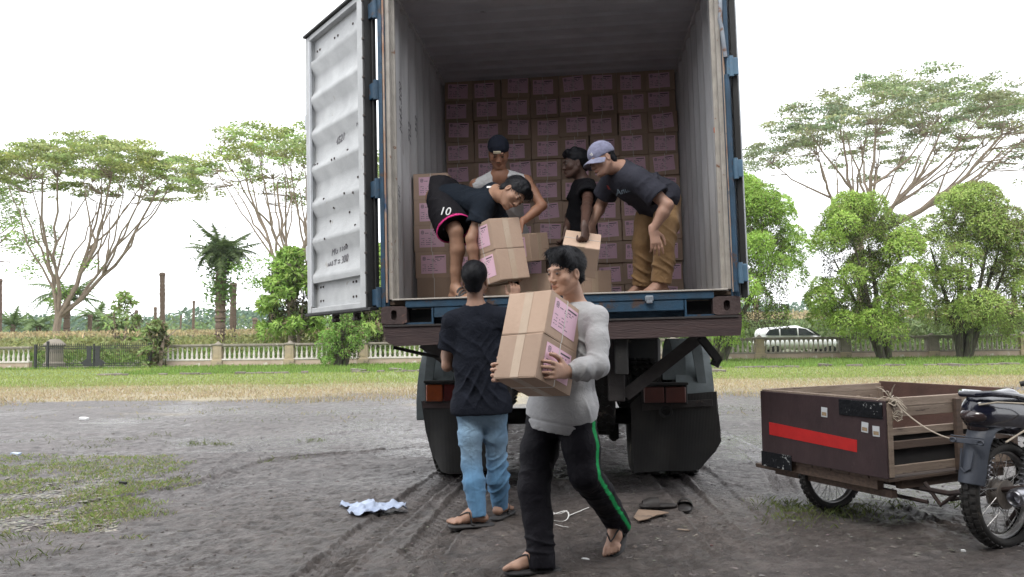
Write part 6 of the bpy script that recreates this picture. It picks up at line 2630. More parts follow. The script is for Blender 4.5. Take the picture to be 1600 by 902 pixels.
def blades(name, x, y, h, w, cols, lean=0.5, seed=0, z=None):
    rs = np.random.RandomState(seed)
    n = len(x)
    z = ghv(x, y) if z is None else z
    a = rs.uniform(0, 2 * pi, n)
    b = rs.uniform(0, 2 * pi, n)
    dx, dy = np.cos(a) * w / 2, np.sin(a) * w / 2
    lx, ly = np.cos(b) * h * lean * rs.uniform(0.2, 1, n), np.sin(b) * h * lean * rs.uniform(0.2, 1, n)
    V = np.zeros((n, 4, 3))
    V[:, 0] = np.stack([x - dx, y - dy, z - 0.005], 1)
    V[:, 1] = np.stack([x + dx, y + dy, z - 0.005], 1)
    V[:, 2] = np.stack([x + dx * 0.6 + lx * 0.5, y + dy * 0.6 + ly * 0.5, z + h * 0.62], 1)
    V[:, 3] = np.stack([x + lx * 1.1, y + ly * 1.1, z + h], 1)
    F = np.arange(n * 4).reshape(n, 4)[:, [0, 1, 2, 3]]
    C = np.repeat(cols, 4, 0)
    o = link(name, np_mesh(name, V.reshape(-1, 3), F, M_grass, False, C))
    o['kind'] = 'stuff'
    return o


rs = np.random.RandomState(5)


def jit(c, n, v=0.25, seed=0):
    r = np.random.RandomState(seed)
    return np.clip(np.array(c) * (1 + r.uniform(-v, v, (n, 1))) * (1 + r.uniform(-0.08, 0.08, (n, 3))), 0.005, 0.9)


# dry straw band
n = 62000
y = 13.6 + 9.5 * rs.beta(1.6, 1.5, n)
x = rs.uniform(-0.95, 0.95, n) * y
pz = np.stack([x, y, 0 * x], 1)
keep = (y - 14.9 + 2.0 * vnoise(pz * np.array([0.5, 1.0, 1]), 61) + 1.4 * vnoise(pz * 1.6, 62)) > rs.uniform(-0.6, 0.9, n)
x, y = x[keep], y[keep]
n = len(x)
gmix = np.clip((y - 18.5) / 4 + 0.5 * vnoise(np.stack([x, y, 0 * x], 1) * 0.7, 8), 0, 1)[:, None] * (rs.rand(n, 1) < 0.75)
cols = jit((0.40, 0.33, 0.20), n, 0.3, 1) * (1 - gmix) + jit((0.24, 0.31, 0.09), n, 0.3, 2) * gmix
o = blades('dry_grass', x, y, rs.uniform(0.02, 0.075, n), rs.uniform(0.008, 0.022, n), cols, 1.0, 1)
o['label'] = 'straw-coloured grass between the mud and the lawn'
n = 50000
y = rs.uniform(20.5, 27.2, n)
x = rs.uniform(-0.95, 0.95, n) * y
cols = jit((0.27, 0.33, 0.10), n, 0.3, 3)
o = blades('short_grass', x, y, rs.uniform(0.03, 0.08, n), rs.uniform(0.014, 0.032, n), cols, 0.8, 2)
n = 54000
y = rs.uniform(27.1, 35.1, n)
x = rs.uniform(-1.0, 1.0, n) * y
cols = jit((0.175, 0.27, 0.06), n, 0.35, 4)
keep = ~((x < -14.5) & (y < 33.5))
o = blades('lawn_grass', x[keep], y[keep], rs.uniform(0.05, 0.16, n)[keep], rs.uniform(0.02, 0.045, n)[keep], cols[keep], 0.6, 3)
o['label'] = 'bright green lawn along the balustrade'
n = 9000
y = rs.uniform(25.5, 33.5, n)
x = rs.uniform(-27, -14, n)
cols = jit((0.28, 0.32, 0.09), n, 0.3, 6)
blades('short_grass', x, y, rs.uniform(0.03, 0.08, n), rs.uniform(0.014, 0.03, n), cols, 0.8, 9)
# ragged grass patch at the left
n = 30000
gx_, gy_ = [], []
u = rs.uniform(-80, 330, n)
v = rs.uniform(712, 838, n)
d = 1.2 * FPX / (v - (526 + (800 - u) * 0.01222))
x = (u - 800) / FPX * d
y = d
pz = np.stack([x, y, 0 * x], 1)
band = np.where(v < 770, 0.35, 0.0) + np.where((v > 782) & (u < 190), 0.25, 0) - np.clip((u - 200) / 130, 0, 1) * 0.9 - np.where(v > 815, 0.35, 0)
keep = (vnoise(pz * np.array([2.2, 2.8, 1]), 71) * 0.7 + vnoise(pz * 6, 72) * 0.5 + band) > rs.uniform(-0.25, 0.5, n)
x, y = x[keep], y[keep]
cols = jit((0.23, 0.31, 0.085), len(x), 0.35, 5)
dry = rs.rand(len(x)) < 0.35
cols[dry] = jit((0.36, 0.33, 0.20), dry.sum(), 0.3, 7)
o = blades('ragged_grass', x, y, rs.uniform(0.010, 0.034, len(x)), rs.uniform(0.003, 0.0065, len(x)), cols, 1.5, 4)
o['label'] = 'ragged grass patch on the mud at left'
# sparse tufts straying from the dry band on to the mud
n = 9000
y = 15.5 - 4.5 * rs.rand(n) ** 1.4
x = rs.uniform(-0.9, 0.9, n) * y
pz = np.stack([x, y, 0 * x], 1)
keep = vnoise(pz * np.array([1.6, 2.2, 1]), 81) + 0.5 * vnoise(pz * 5, 82) - (15.5 - y) * 0.16 > 0.12
x, y = x[keep], y[keep]
cols = jit((0.30, 0.28, 0.14), len(x), 0.35, 9)
blades('dry_grass', x, y, rs.uniform(0.012, 0.05, len(x)), rs.uniform(0.006, 0.014, len(x)), cols, 1.2, 7)
# stray tufts
tx, ty, tc_ = [], [], []
for (u, v, k, sp) in ((492, 688, 60, .10), (315, 695, 60, .10), (345, 695, 70, .09), (305, 692, 60, .12), (250, 682, 40, .1), (345, 640, 40, .2), (232, 655, 40, .15), (420, 724, 40, .06), (290, 750, 60, .08), (190, 690, 50, .12), (140, 700, 60, .2),
                       (60, 690, 40, .2), (1255, 800, 260, .13), (1300, 795, 260, .14), (1225, 790, 160, .12), (1340, 805, 200, .14), (1405, 790, 60, .07), (1235, 815, 120, .12), (1180, 640, 60, .3), (400, 660, 60, .5), (560, 650, 60, .5), (465, 720, 40, .1), (60, 870, 60, .1), (20, 850, 50, .1), (1490, 790, 60, .08), (1350, 690, 40, .2)):
    p = G(u, v)
    tx.append(p.x + rs.normal(0, sp, k))
    ty.append(p.y + rs.normal(0, sp * 0.8, k))
x, y = np.concatenate(tx), np.concatenate(ty)
cols = jit((0.15, 0.18, 0.065), len(x), 0.4, 8)
o = blades('grass_tufts', x, y, rs.uniform(0.010, 0.042, len(x)), rs.uniform(0.003, 0.007, len(x)), cols, 1.5, 6)


def scatter_bits(name, x, y, s0, s1, mat, col, seed, flat=0.4):
    """small irregular chips lying on the ground: one object of stuff"""
    r = np.random.RandomState(seed)
    n = len(x)
    base = np.array([[1, 0, 0], [-1, 0, 0], [0, 1, 0], [0, -1, 0], [0, 0, 1], [0, 0, -1]], float)
    f = np.array([[0, 2, 4], [2, 1, 4], [1, 3, 4], [3, 0, 4], [2, 0, 5], [1, 2, 5], [3, 1, 5], [0, 3, 5]])
    V = base[None] * (1 + r.uniform(-0.35, 0.35, (n, 6, 1)))
    V[:, :, 2] *= flat
    s_ = r.uniform(s0, s1, n) ** 1.0
    V *= s_[:, None, None] * np.stack([r.uniform(0.7, 1.6, n), r.uniform(0.6, 1.1, n), np.ones(n)], 1)[:, None, :]
    a = r.uniform(0, 2 * pi, n)
    ca, sa = np.cos(a)[:, None], np.sin(a)[:, None]
    vx, vy = V[:, :, 0] * ca - V[:, :, 1] * sa, V[:, :, 0] * sa + V[:, :, 1] * ca
    V[:, :, 0], V[:, :, 1] = vx + x[:, None], vy + y[:, None]
    V[:, :, 2] += (ghv(x, y) + s_ * flat * 0.3)[:, None]
    F = (f[None] + (np.arange(n) * 6)[:, None, None]).reshape(-1, 3)
    o = link(name, np_mesh(name, V.reshape(-1, 3), F, mat, False, np.repeat(jit(col, n, 0.4, seed), 6, 0)))
    o['kind'] = 'stuff'
    return o


M_chip = leaf_mat('pebble_surface', 0.75, 0)
n = 2600
y = rs.uniform(3.0, 6.2, n)
x = rs.uniform(-0.72, 0.72, n) * y
o = scatter_bits('pebbles', x, y, 0.003, 0.013, M_chip, (0.13, 0.115, 0.105), 21)
n = 150
y = rs.uniform(3.1, 5.0, n)
x = y * rs.uniform(0.15, 0.68, n)
o = scatter_bits('stone_flakes', x, y, 0.008, 0.024, M_chip, (0.15, 0.135, 0.12), 22, 0.25)
n = 3800
u = rs.uniform(-60, 190, n)
v = rs.uniform(745, 828, n)
d = 1.2 * FPX / (v - (526 + (800 - u) * 0.01222))
o = scatter_bits('dead_leaf_litter', (u - 800) / FPX * d, d, 0.007, 0.022, M_chip, (0.22, 0.21, 0.175), 23, 0.15)
n = 420
u = rs.uniform(0, 1600, n)
v = rs.uniform(640, 760, n)
d = 1.2 * FPX / (v - (526 + (800 - u) * 0.01222))
o = scatter_bits('mud_clods', (u - 800) / FPX * d, d, 0.005, 0.016, M_chip, (0.11, 0.10, 0.095), 24, 0.5)

# line of half-buried kerb stones where the lawn begins
M_kerb = pm('weathered_kerb_stone', (0.19, 0.165, 0.14), (0.12, 0.105, 0.09), 4, 0.85, 0.95, 0.4, 30, c3=(0.42, 0.38, 0.33), c3scale=3, c3at=0.6, rnd=0.2)
x = -14.5
i = 0
kb = thing('stone_kerb', 'low broken kerb of stones along the near edge of the lawn', 'kerb', (0, 26.9, 0))
while x < 26:
    L = RND.uniform(0.18, 0.6)
    if RND.random() < 0.72:
        m = MB()
        m.box((x + L / 2, RND.uniform(-0.05, 0.05), 0.015), (L * 0.96, 0.16, RND.uniform(0.07, 0.16)), rotm(RND.uniform(-.1, .1), RND.uniform(-.03, .03), RND.uniform(-.05, .05)), bev=0.02)
        m.build('kerb_stone', M_kerb, kb)
    x += L
# ================================================================== balustrade, gate, car
FY = 35.5


def wx(u, d):
    return (u - 800) / FPX * d


M_fw = pm('weathered_white_plaster', (0.60, 0.57, 0.52), (0.42, 0.39, 0.35), 3, 0.85, 0.95, 0.3, 30, c3=(0.16, 0.14, 0.10), c3scale=3.5, c3at=0.60, rnd=0.06)
M_fo = pm('ochre_stained_plaster', (0.40, 0.32, 0.20), (0.26, 0.22, 0.17), 3, 0.85, 0.95, 0.3, 30, c3=(0.12, 0.10, 0.07), c3scale=3, c3at=0.58)
M_fr = pm('mossy_grey_coping', (0.27, 0.24, 0.20), (0.17, 0.15, 0.12), 3, 0.9, 0.95, 0.4, 30, c3=(0.40, 0.37, 0.32), c3scale=5, c3at=0.62)
M_fp = pm('pinkish_plinth_plaster', (0.47, 0.37, 0.30), (0.35, 0.27, 0.21), 2, 0.9, 0.95, 0.3, 30, c3=(0.55, 0.5, 0.45), c3scale=2.5, c3at=0.6)


def baluster_mesh(mat):
    m = MB()
    m.lathe([(0.0, 0.0), (0.062, 0.0), (0.062, 0.05), (0.045, 0.07), (0.055, 0.13), (0.060, 0.19), (0.048, 0.26), (0.030, 0.36), (0.026, 0.42), (0.040, 0.47), (0.040, 0.50), (0.058, 0.52), (0.058, 0.56), (0, 0.56)], (0, 0, 0), 'Z', 10)
    return m.mesh('baluster', mat, 50)


BAL = baluster_mesh(M_fw)
BAL2 = baluster_mesh(pm('mossy_baluster_plaster', (0.40, 0.37, 0.31), (0.27, 0.25, 0.20), 4, 0.9, 0.95, 0.3, 30, c3=(0.12, 0.11, 0.07), c3scale=4, c3at=0.56, rnd=0.1))


def fence_section(u0, u1, label, mossy=False):
    x0, x1 = wx(u0, FY) + 0.2, wx(u1, FY) - 0.2
    L = x1 - x0
    t = thing('balustrade_section', label, 'balustrade', ((x0 + x1) / 2, FY, 0), group='balustrade sections of the roadside fence')
    m = MB()
    m.box((0, 0, 0.13), (L, 0.26, 0.27), bev=0.01)
    m.build('plinth', M_fp, t)
    m = MB()
    m.box((0, 0, 0.30), (L, 0.32, 0.07), bev=0.012)
    m.build('foot_moulding', M_fr if mossy else M_fw, t)
    m = MB()
    m.box((0, 0, 0.965), (L, 0.27, 0.10), bev=0.015)
    m.box((0, 0, 0.905), (L, 0.20, 0.03), bev=0.006)
    m.build('coping', M_fr, t)
    n = max(2, int(L / 0.215))
    for i in range(n):
        x = -L / 2 + (i + 0.5) * L / n
        link('baluster', BAL2 if mossy else BAL, t, (x, 0, 0.335))
    return t


def fence_post(u, label, mat):
    x = wx(u, FY)
    t = thing('fence_post', label, 'post', (x, FY, 0), group='posts of the roadside balustrade')
    m = MB()
    m.box((0, 0, 0.15), (0.52, 0.42, 0.30), bev=0.02)
    m.build('post_base', M_fo, t)
    m = MB()
    m.box((0, 0, 0.62), (0.40, 0.34, 0.66), bev=0.015)
    m.box((0, -0.175, 0.62), (0.20, 0.02, 0.46), bev=0.006)
    m.build('shaft', mat, t)
    m = MB()
    m.box((0, 0, 0.99), (0.50, 0.42, 0.09), bev=0.02)
    m.lathe([(0.16, 1.03), (0.10, 1.07), (0.06, 1.12), (0.0, 1.14)], (0, 0, 0), 'Z', 12)
    m.build('cap', M_fr, t)


secs = [(-290, -170, 'whitest balustrade section, outermost at the far left', 0), (-170, -57, 'balustrade section second from the far left end', 0), (-57, 56, 'balustrade section directly left of the iron gate', 0),
        (245, 341, 'balustrade section directly right of the iron gate and its hedge', 0), (341, 453, 'balustrade section left of the thick bare trunk, second right of the gate', 0),
        (453, 568, 'balustrade section with the green shrub in front of it', 0), (568, 688, 'balustrade section seen under the left end of the truck beam', 0),
        (688, 808, 'balustrade section behind the truck\'s left wheels', 0), (808, 928, 'balustrade section behind the middle of the truck', 1), (928, 1050, 'balustrade section behind the truck\'s right wheels', 1),
        (1050, 1184, 'mossy balustrade section just right of the truck', 1), (1184, 1316, 'mossy balustrade section with the white car behind it', 1),
        (1316, 1453, 'mossy balustrade section behind the multi-stemmed thuja', 1), (1453, 1595, 'mossy balustrade section behind the rightmost thuja trunk', 1), (1595, 1735, 'mossy balustrade section at the right picture edge', 1)]
secs += [(-410, -290, 'balustrade section out of the picture at the far left', 0), (-530, -410, 'balustrade section furthest out at the far left', 0),
         (1735, 1870, 'mossy balustrade section beyond the right picture edge', 1), (1870, 2005, 'mossy balustrade section furthest out at the right', 1)]
for a, b, l, k in secs:
    fence_section(a, b, l, bool(k))
posts = [(-170, 'post far left of the gate', M_fw), (-57, 'post nearest left of the gate', M_fw), (341, 'yellow-stained post second right of the iron gate', M_fo), (453, 'post in front of the thick bare trunk', M_fo),
         (568, 'ochre post right of the green shrub', M_fo), (688, 'post behind the left mud flap', M_fo), (808, 'post behind the walking man', M_fo), (928, 'post behind the right of the truck frame', M_fo), (1050, 'post behind the right mud flap', M_fo),
         (1184, 'ochre post at the tail of the white car', M_fo), (1316, 'dark mossy post at the nose of the white car', M_fr), (1453, 'mossy post between the two multi-stemmed thujas', M_fr), (1595, 'post near the right picture edge', M_fo), (1735, 'post beyond the right picture edge', M_fo)]
posts += [(-290, 'post at the far left beyond the picture', M_fw), (-410, 'outermost post at the far left', M_fw), (1870, 'post far beyond the right picture edge', M_fo)]
for u, l, mt in posts:
    fence_post(u, l, mt)

# iron gate
M_iron = pm('black_wrought_iron', (0.015, 0.016, 0.018), (0.03, 0.03, 0.03), 10, 0.6)
gate = thing('iron_gate', 'black wrought iron double gate with spiked bars in the balustrade', 'gate', (wx(56, 34.6), 34.6, 0))
GL = wx(238, 34.6) - wx(56, 34.6)
m = MB()
m.lathe([(0.0, -0.05), (0.008, 0), (0.008, 0.96), (0.022, 1.0), (0.0, 1.10)], (0, 0, 0), 'Z', 6)
m.tube([(0.0, 0, 0.62), (0.035, 0, 0.72), (0.04, 0, 0.82), (0.0, 0, 0.92)], 0.006, 4)
bar = m.mesh('bar', M_iron)
nb = int(GL / 0.085)
for i in range(nb + 1):
    x = i * GL / nb
    if abs(x - GL * 0.495) < 0.32:
        continue
    link('bar', bar, gate, (x, 0, 0.06))
for z in (0.12, 0.22, 0.90, 1.0):
    m = MB()
    m.box((GL / 2, 0.0, z), (GL, 0.03, 0.03))
    m.build('cross_rail', M_iron, gate)
for sx, x in ((-1, GL * 0.495 - 0.18), (1, GL * 0.495 + 0.2)):
    m = MB()
    m.prism([(x - 0.13, 0.98), (x + 0.13, 0.98), (x + 0.10, 0.8), (x + 0.10, 0.45), (x + 0.24 * (sx > 0) + 0.11, 0.25), (x + 0.17, 0.1), (x - 0.17, 0.1), (x - 0.24 * (sx < 0) - 0.11, 0.25), (x - 0.10, 0.45), (x - 0.10, 0.8)], -0.02, 0.02)
    m.build('lock_plate', M_iron, gate)
for x in (0.0, 0.55, GL * 0.5, GL - 0.1):
    m = MB()
    m.box((x, 0.02, 0.55 if x != 0.55 else 0.62), (0.10 if x != GL * 0.5 else 0.05, 0.10, 1.1 if x != 0.55 else 1.24), bev=0.01)
    m.build('gate_post', M_iron, gate)
m = MB()
m.box((GL / 2, 0.3, 0.03), (GL, 0.3, 0.10), bev=0.02)
o = m.build('gate_sill', M_fr, gate)
m = MB()
m.lathe([(0.0, 1.35), (0.20, 1.33), (0.42, 1.15), (0.5, 1.05), (0.42, 1.0), (0.36, 0.95), (0.36, 0.3), (0.46, 0.2), (0.46, 0)], (0, 0, 0), 'Z', 16)
o = m.build('gate_pillar', M_fr)
o.location = (wx(82, 35.6), 35.8, 0)
tag(o, 'round-topped plaster gate pillar behind the left end of the iron gate', 'pillar')

# ---- white car on the road behind the balustrade
M_carw = pm('white_car_paint', (0.78, 0.79, 0.80), (0.74, 0.75, 0.76), 3, 0.25, 0.3, coat=0.5)
M_glass = pm('tinted_car_glass', (0.02, 0.025, 0.03), (0.035, 0.04, 0.045), 5, 0.08, spec=0.8)
CY = 39.0
car = thing('parked_car', 'white hatchback car behind the balustrade, nose pointing right', 'car', (wx(1243, CY), CY, 0))
car.scale = (1, 1, 0.95)
s_ = SDF((-2.4, -1.0, 0.1), (2.4, 1.0, 1.85), 0.045)
bm_pts = [(-1.95, 0.7), (-1.2, 0.75), (0, 0.75), (1.2, 0.72), (1.9, 0.62)]
for a, b in zip(bm_pts[:-1], bm_pts[1:]):
    for yy in (-0.55, 0, 0.55):
        s_.cone((a[0], yy, a[1]), (b[0], yy, b[1]), 0.32, 0.30, k=0.08)
for a, b, ra, rb in (((-1.65, 1.2), (-0.2, 1.28), 0.36, 0.37), ((-0.2, 1.28), (0.35, 1.12), 0.37, 0.34), ((0.35, 1.12), (0.9, 0.9), 0.34, 0.22)):
    for yy in (-0.38, 0, 0.38):
        s_.cone((a[0], yy, a[1]), (b[0], yy, b[1]), ra, rb, k=0.06)
V_, F_q = s_.mesh()
link('body', np_mesh('body', relax(V_, F_q, 2), F_q, M_carw), car)
for sy in (-1, 1):
    for nm, pl_ in (('side_window', [(-1.85, 1.16), (-1.62, 1.46), (-1.15, 1.52), (-1.15, 1.14)]), ('side_window', [(-1.08, 1.14), (-1.08, 1.53), (-0.25, 1.54), (-0.25, 1.13)]), ('side_window', [(-0.18, 1.13), (-0.18, 1.54), (0.18, 1.48), (0.72, 1.12)])):
        m = MB()
        n = len(pl_)
        vs = [(x, sy * (0.80 - (z - 1.12) * 0.16), z) for x, z in pl_]
        vs += [(x, y * 0.97, z) for x, y, z in vs]
        m.add(vs, [tuple(range(n)), tuple(range(n, 2 * n))] + [(i, (i + 1) % n, (i + 1) % n + n, i + n) for i in range(n)])
        m.build(nm, M_glass, car, smooth=0)
m = MB()
m.add([(0.42, -0.6, 1.50), (0.42, 0.6, 1.50), (0.98, 0.66, 1.10), (0.98, -0.66, 1.10)], [(0, 1, 2, 3)])
m.build('windscreen', M_glass, car)
for x in (-1.35, 1.35):
    for sy in (-0.75, 0.75):
        m = MB()
        m.lathe([(0.0, -0.1), (0.2, -0.1), (0.30, -0.09), (0.32, -0.05), (0.32, 0.05), (0.30, 0.09), (0.2, 0.1), (0, 0.1)], (x, sy, 0.32), 'Y', 20)
        m.build('wheel', M_rubber, car)

# ================================================================== vegetation
M_bark = pm('pale_grey_bark', (0.30, 0.24, 0.185), (0.20, 0.155, 0.12), 4, 0.9, 0.95, 0.5, 25, stretch=(2, 2, 0.6), c3=(0.13, 0.10, 0.075), c3scale=4, c3at=0.6)
M_bark2 = pm('dark_mossy_bark', (0.075, 0.07, 0.045), (0.045, 0.04, 0.03), 4, 0.9, 0.95, 0.5, 25, stretch=(2, 2, 0.6), c3=(0.10, 0.14, 0.05), c3scale=3, c3at=0.56)
M_bark3 = pm('brown_palm_trunk', (0.20, 0.145, 0.11), (0.12, 0.09, 0.07), 6, 0.95, bump=0.8, bscale=14, stretch=(1, 1, 3))


def leaves(name, cen, size, cols, parent, seed=0, droop=0.0, elong=2.0, flat=0.5, mat=None, z=None, nrm=None, dirs=None):
    """many small leaf faces at the given centres"""
    r = np.random.RandomState(seed)
    n = len(cen)
    a = r.normal(0, 1, (n, 3))
    a[:, 2] *= flat
    a[:, 2] -= droop
    if dirs is not None:
        a = a * 0.38 + dirs
    a /= np.linalg.norm(a, axis=1)[:, None]
    b = np.cross(a, r.normal(0, 1, (n, 3)) + np.array([0, 0, 0.6]))
    b /= np.linalg.norm(b, axis=1)[:, None] + 1e-9
    s_ = (size * r.uniform(0.6, 1.4, n))[:, None]
    a, b = a * s_ * elong / 2, b * s_ / 2
    V = np.stack([cen - a, cen + b * 0.9, cen + a, cen - b * 0.9], 1)
    F = np.arange(n * 4).reshape(n, 4)
    C = np.repeat(cols, 4, 0)
    if nrm is None:
        return link(name, np_mesh(name, V.reshape(-1, 3), F, mat or M_leaf, False, C), parent)
    # shading normals follow the clump the leaf belongs to, so that lobes catch the light as lobes
    g = np.cross(V[:, 2] - V[:, 0], V[:, 3] - V[:, 1])
    flip = (g * nrm).sum(1) < 0
    V[flip] = V[flip][:, ::-1]
    me = np_mesh(name, V.reshape(-1, 3), F, mat or M_leaf, True, C)
    g = np.cross(V[:, 2] - V[:, 0], V[:, 3] - V[:, 1])
    g /= np.linalg.norm(g, axis=1)[:, None] + 1e-9
    nn_ = nrm * 0.9 + g * 0.3
    nn_ /= np.linalg.norm(nn_, axis=1)[:, None]
    me.normals_split_custom_set_from_vertices(np.repeat(nn_, 4, 0))
    return link(name, me, parent)


def limb_mesh(m, a, b, ra, rb, r, wob=0.08, n=6, sides=6, sag=0.0, ctrl=None):
    """tapering branch from a to b along a bent path with slight wander"""
    a, b = Vector(a), Vector(b)
    L = (b - a).length
    c = ctrl if ctrl is not None else a.lerp(b, 0.5) + Vector((0, 0, -sag * L))
    pts, rad = [], []
    drift = Vector((0, 0, 0))
    for i in range(n + 1):
        t = i / n
        p = a * (1 - t) ** 2 + c * (2 * t * (1 - t)) + b * t * t
        if 0 < i < n:
            drift = drift * 0.6 + Vector((r.uniform(-1, 1), r.uniform(-1, 1), r.uniform(-0.6, 0.6))) * wob * L / n
            p = p + drift * sin(pi * t)
        pts.append(p)
        rad.append(ra + (rb - ra) * t ** 0.8)
    m.tube(pts, rad, sides)
    return pts


def umbrella_tree(name, label, u, d, fork_z, crown, nl, ncl, leafs, lsize, cbase, seed, trunk_r=0.3, lean=(0, 0), group=None, bark=None, low=(), nleaf=90, pad=(1.0, 0.28), edge=0.55):
    """spreading rain tree. crown = (centre u, v of the top, half width px, thickness px, droop at rim px)"""
    r = random.Random(seed)
    rs = np.random.RandomState(seed)
    base = Vector((wx(u, d), d, 0))
    t = thing(name, label, 'tree', base, group=group)
    cu, cv, hw, th, dr = crown
    c = P(cu, cv, d)
    s_ = d / FPX
    Rr, TH_, DR = hw * s_, th * s_, dr * s_
    cx, ztop = c.x - base.x, c.z
    m = MB()
    fork = Vector((lean[0], lean[1], fork_z))
    limb_mesh(m, (0, 0, -0.3), fork, trunk_r, trunk_r * 0.8, r, 0.05, 6, 10)
    m.lathe([(trunk_r * 1.5, -0.1), (trunk_r * 1.15, 0.3), (trunk_r, 0.9)], (0, 0, 0), 'Z', 10)
    m.build('trunk', bark or M_bark, t)
    m = MB()
    cls = []
    # crown pads
    for i in range(ncl):
        a = r.uniform(0, 2 * pi)
        q = r.random() ** edge
        x, y = cos(a) * q * Rr, sin(a) * q * Rr * 0.85
        z = ztop - DR * q * q - TH_ * (r.random() ** 1.3) * (1 - 0.35 * q)
        z += 0.25 * TH_ * sin(x * 1.3 + seed) * 0.5
        cls.append(Vector((cx + x, y, z)))
    prim = []
    for i in range(nl):
        a = 2 * pi * i / nl + r.uniform(-0.35, 0.35)
        q = r.uniform(0.35, 0.6)
        e = Vector((cx + cos(a) * q * Rr, sin(a) * q * Rr * 0.85, ztop - DR * q * q - TH_ * 1.05))
        lr = trunk_r * r.uniform(0.42, 0.6)
        st = fork - Vector((0, 0, r.uniform(0, 0.5)))
        ct = st.lerp(e, 0.45) + Vector(((e.x - st.x) * 0.16, (e.y - st.y) * 0.16, -0.10 * (e - st).length))
        pts = limb_mesh(m, st, e, lr, lr * 0.34, r, 0.22, 10, 7, ctrl=ct)
        prim.append((pts, lr))
        for q_ in range(3):
            k0 = r.randint(3, 6)
            e2 = pts[k0] + (e - pts[k0]) * r.uniform(0.8, 1.1) + Vector((r.uniform(-1, 1), r.uniform(-1, 1), 0.1)) * Rr * 0.36
            e2.z = min(e2.z, ztop - TH_ * 0.7)
            p2 = limb_mesh(m, pts[k0], e2, lr * 0.55, lr * 0.2, r, 0.22, 8, 6, sag=0.08)
            prim.append((p2, lr * 0.6))
    nodes = [(p, lr * (1 - 0.6 * k / 10)) for pts, lr in prim for k, p in enumerate(pts) if k >= 3]
    sub = []
    for cpt in cls:
        best = min(nodes, key=lambda n_: (n_[0] - cpt).length + 1.2 * max(0, n_[0].z - cpt.z + 0.4))
        sub.append((best, cpt))
    for (nd, rad), cpt in sub:
        if r.random() < 0.9:
            e = cpt + Vector((0, 0, -0.15))
            pts = limb_mesh(m, nd, e, min(rad * 0.35, 0.045) + 0.008, 0.007, r, 0.25, 6, 4, sag=0.10)
    m.build('branches', bark or M_bark, t)
    cen, cc, nv = [], [], []
    for cpt in cls:
        n = int(nleaf * r.uniform(0.5, 1.4))
        pr = pad[0] * r.uniform(0.6, 1.25)
        p = rs.normal(0, 1, (n, 3))
        p /= np.linalg.norm(p, axis=1)[:, None] + 1e-6
        p *= rs.uniform(0.2, 1, (n, 1)) ** 0.6
        p = p * np.array([pr, pr, pad[1] * r.uniform(0.7, 1.3)])
        p[:, 2] -= 0.12 * (p[:, 0] ** 2 + p[:, 1] ** 2) / pr
        cen.append(p + np.array(cpt))
        q3 = p / np.array([pr, pr, pad[1]]) + np.array([0, 0, 0.5])
        nv.append(q3 / (np.linalg.norm(q3, axis=1)[:, None] + 1e-6))
        b = r.uniform(0.78, 1.25)
        cc.append(jit(np.array(cbase) * b * np.array([r.uniform(0.9, 1.15), 1, r.uniform(0.8, 1.1)]), n, 0.25, r.randint(0, 9999)))
    for (uu, vv, rp, nn_) in low:
        p0 = P(uu, vv, d)
        p = rs.normal(0, 1, (nn_, 3)) * np.array([rp, rp, rp * 0.55]) * 0.6
        nv.append(p / (np.linalg.norm(p, axis=1)[:, None] + 1e-6))
        cen.append(p + np.array([p0.x - base.x, r.uniform(-1, 1), p0.z]))
        cc.append(jit(np.array(cbase) * np.array([0.95, 1.2, 0.8]), nn_, 0.3, r.randint(0, 9999)))
    cen, cc = np.concatenate(cen), np.concatenate(cc)
    leaves('crown', cen, lsize, cc, t, seed, 0.0, 1.7, 0.45, nrm=np.concatenate(nv))
    return t


GT = 'spreading rain trees behind the balustrade'
umbrella_tree('rain_tree', 'tall spreading tree with a flat crown above the iron gate', 82, 46, 2.9, (158, 214, 170, 62, 55), 6, 300, 0, 0.095, (0.32, 0.40, 0.15), 3, 0.25, (0.35, 0.0), GT, nleaf=115, pad=(0.80, 0.15),
              low=[(40, 375, 1.0, 260), (75, 400, 0.8, 240), (25, 350, 0.9, 200), (95, 455, 0.5, 120), (60, 425, 0.7, 200), (150, 415, 0.6, 160), (30, 300, 0.9, 220), (70, 470, 0.5, 140)])
umbrella_tree('rain_tree', 'spreading tree partly hidden by the open container door', 452, 42, 4.2, (460, 194, 185, 66, 75), 6, 260, 0, 0.09, (0.33, 0.42, 0.16), 5, 0.25, (0.2, 0.0), GT, nleaf=95, pad=(0.75, 0.15),
              low=[(400, 440, 0.8, 420), (435, 415, 0.9, 500), (380, 420, 0.6, 240), (475, 430, 1.0, 600), (590, 450, 0.8, 300)])
umbrella_tree('rain_tree', 'leaf-bare limbs and foliage of the tree at the left picture edge', -115, 50, 4.5, (-75, 262, 150, 60, 110), 6, 150, 0, 0.10, (0.22, 0.30, 0.11), 7, 0.3, (0.3, 0), GT, nleaf=90, pad=(0.9, 0.3))
umbrella_tree('rain_tree', 'very wide grey-green umbrella tree rising above the thujas at right', 1345, 58, 8.5, (1420, 126, 262, 82, 90), 8, 460, 0, 0.12, (0.30, 0.36, 0.20), 9, 0.42, (0.0, 0), GT, nleaf=120, pad=(1.1, 0.18))


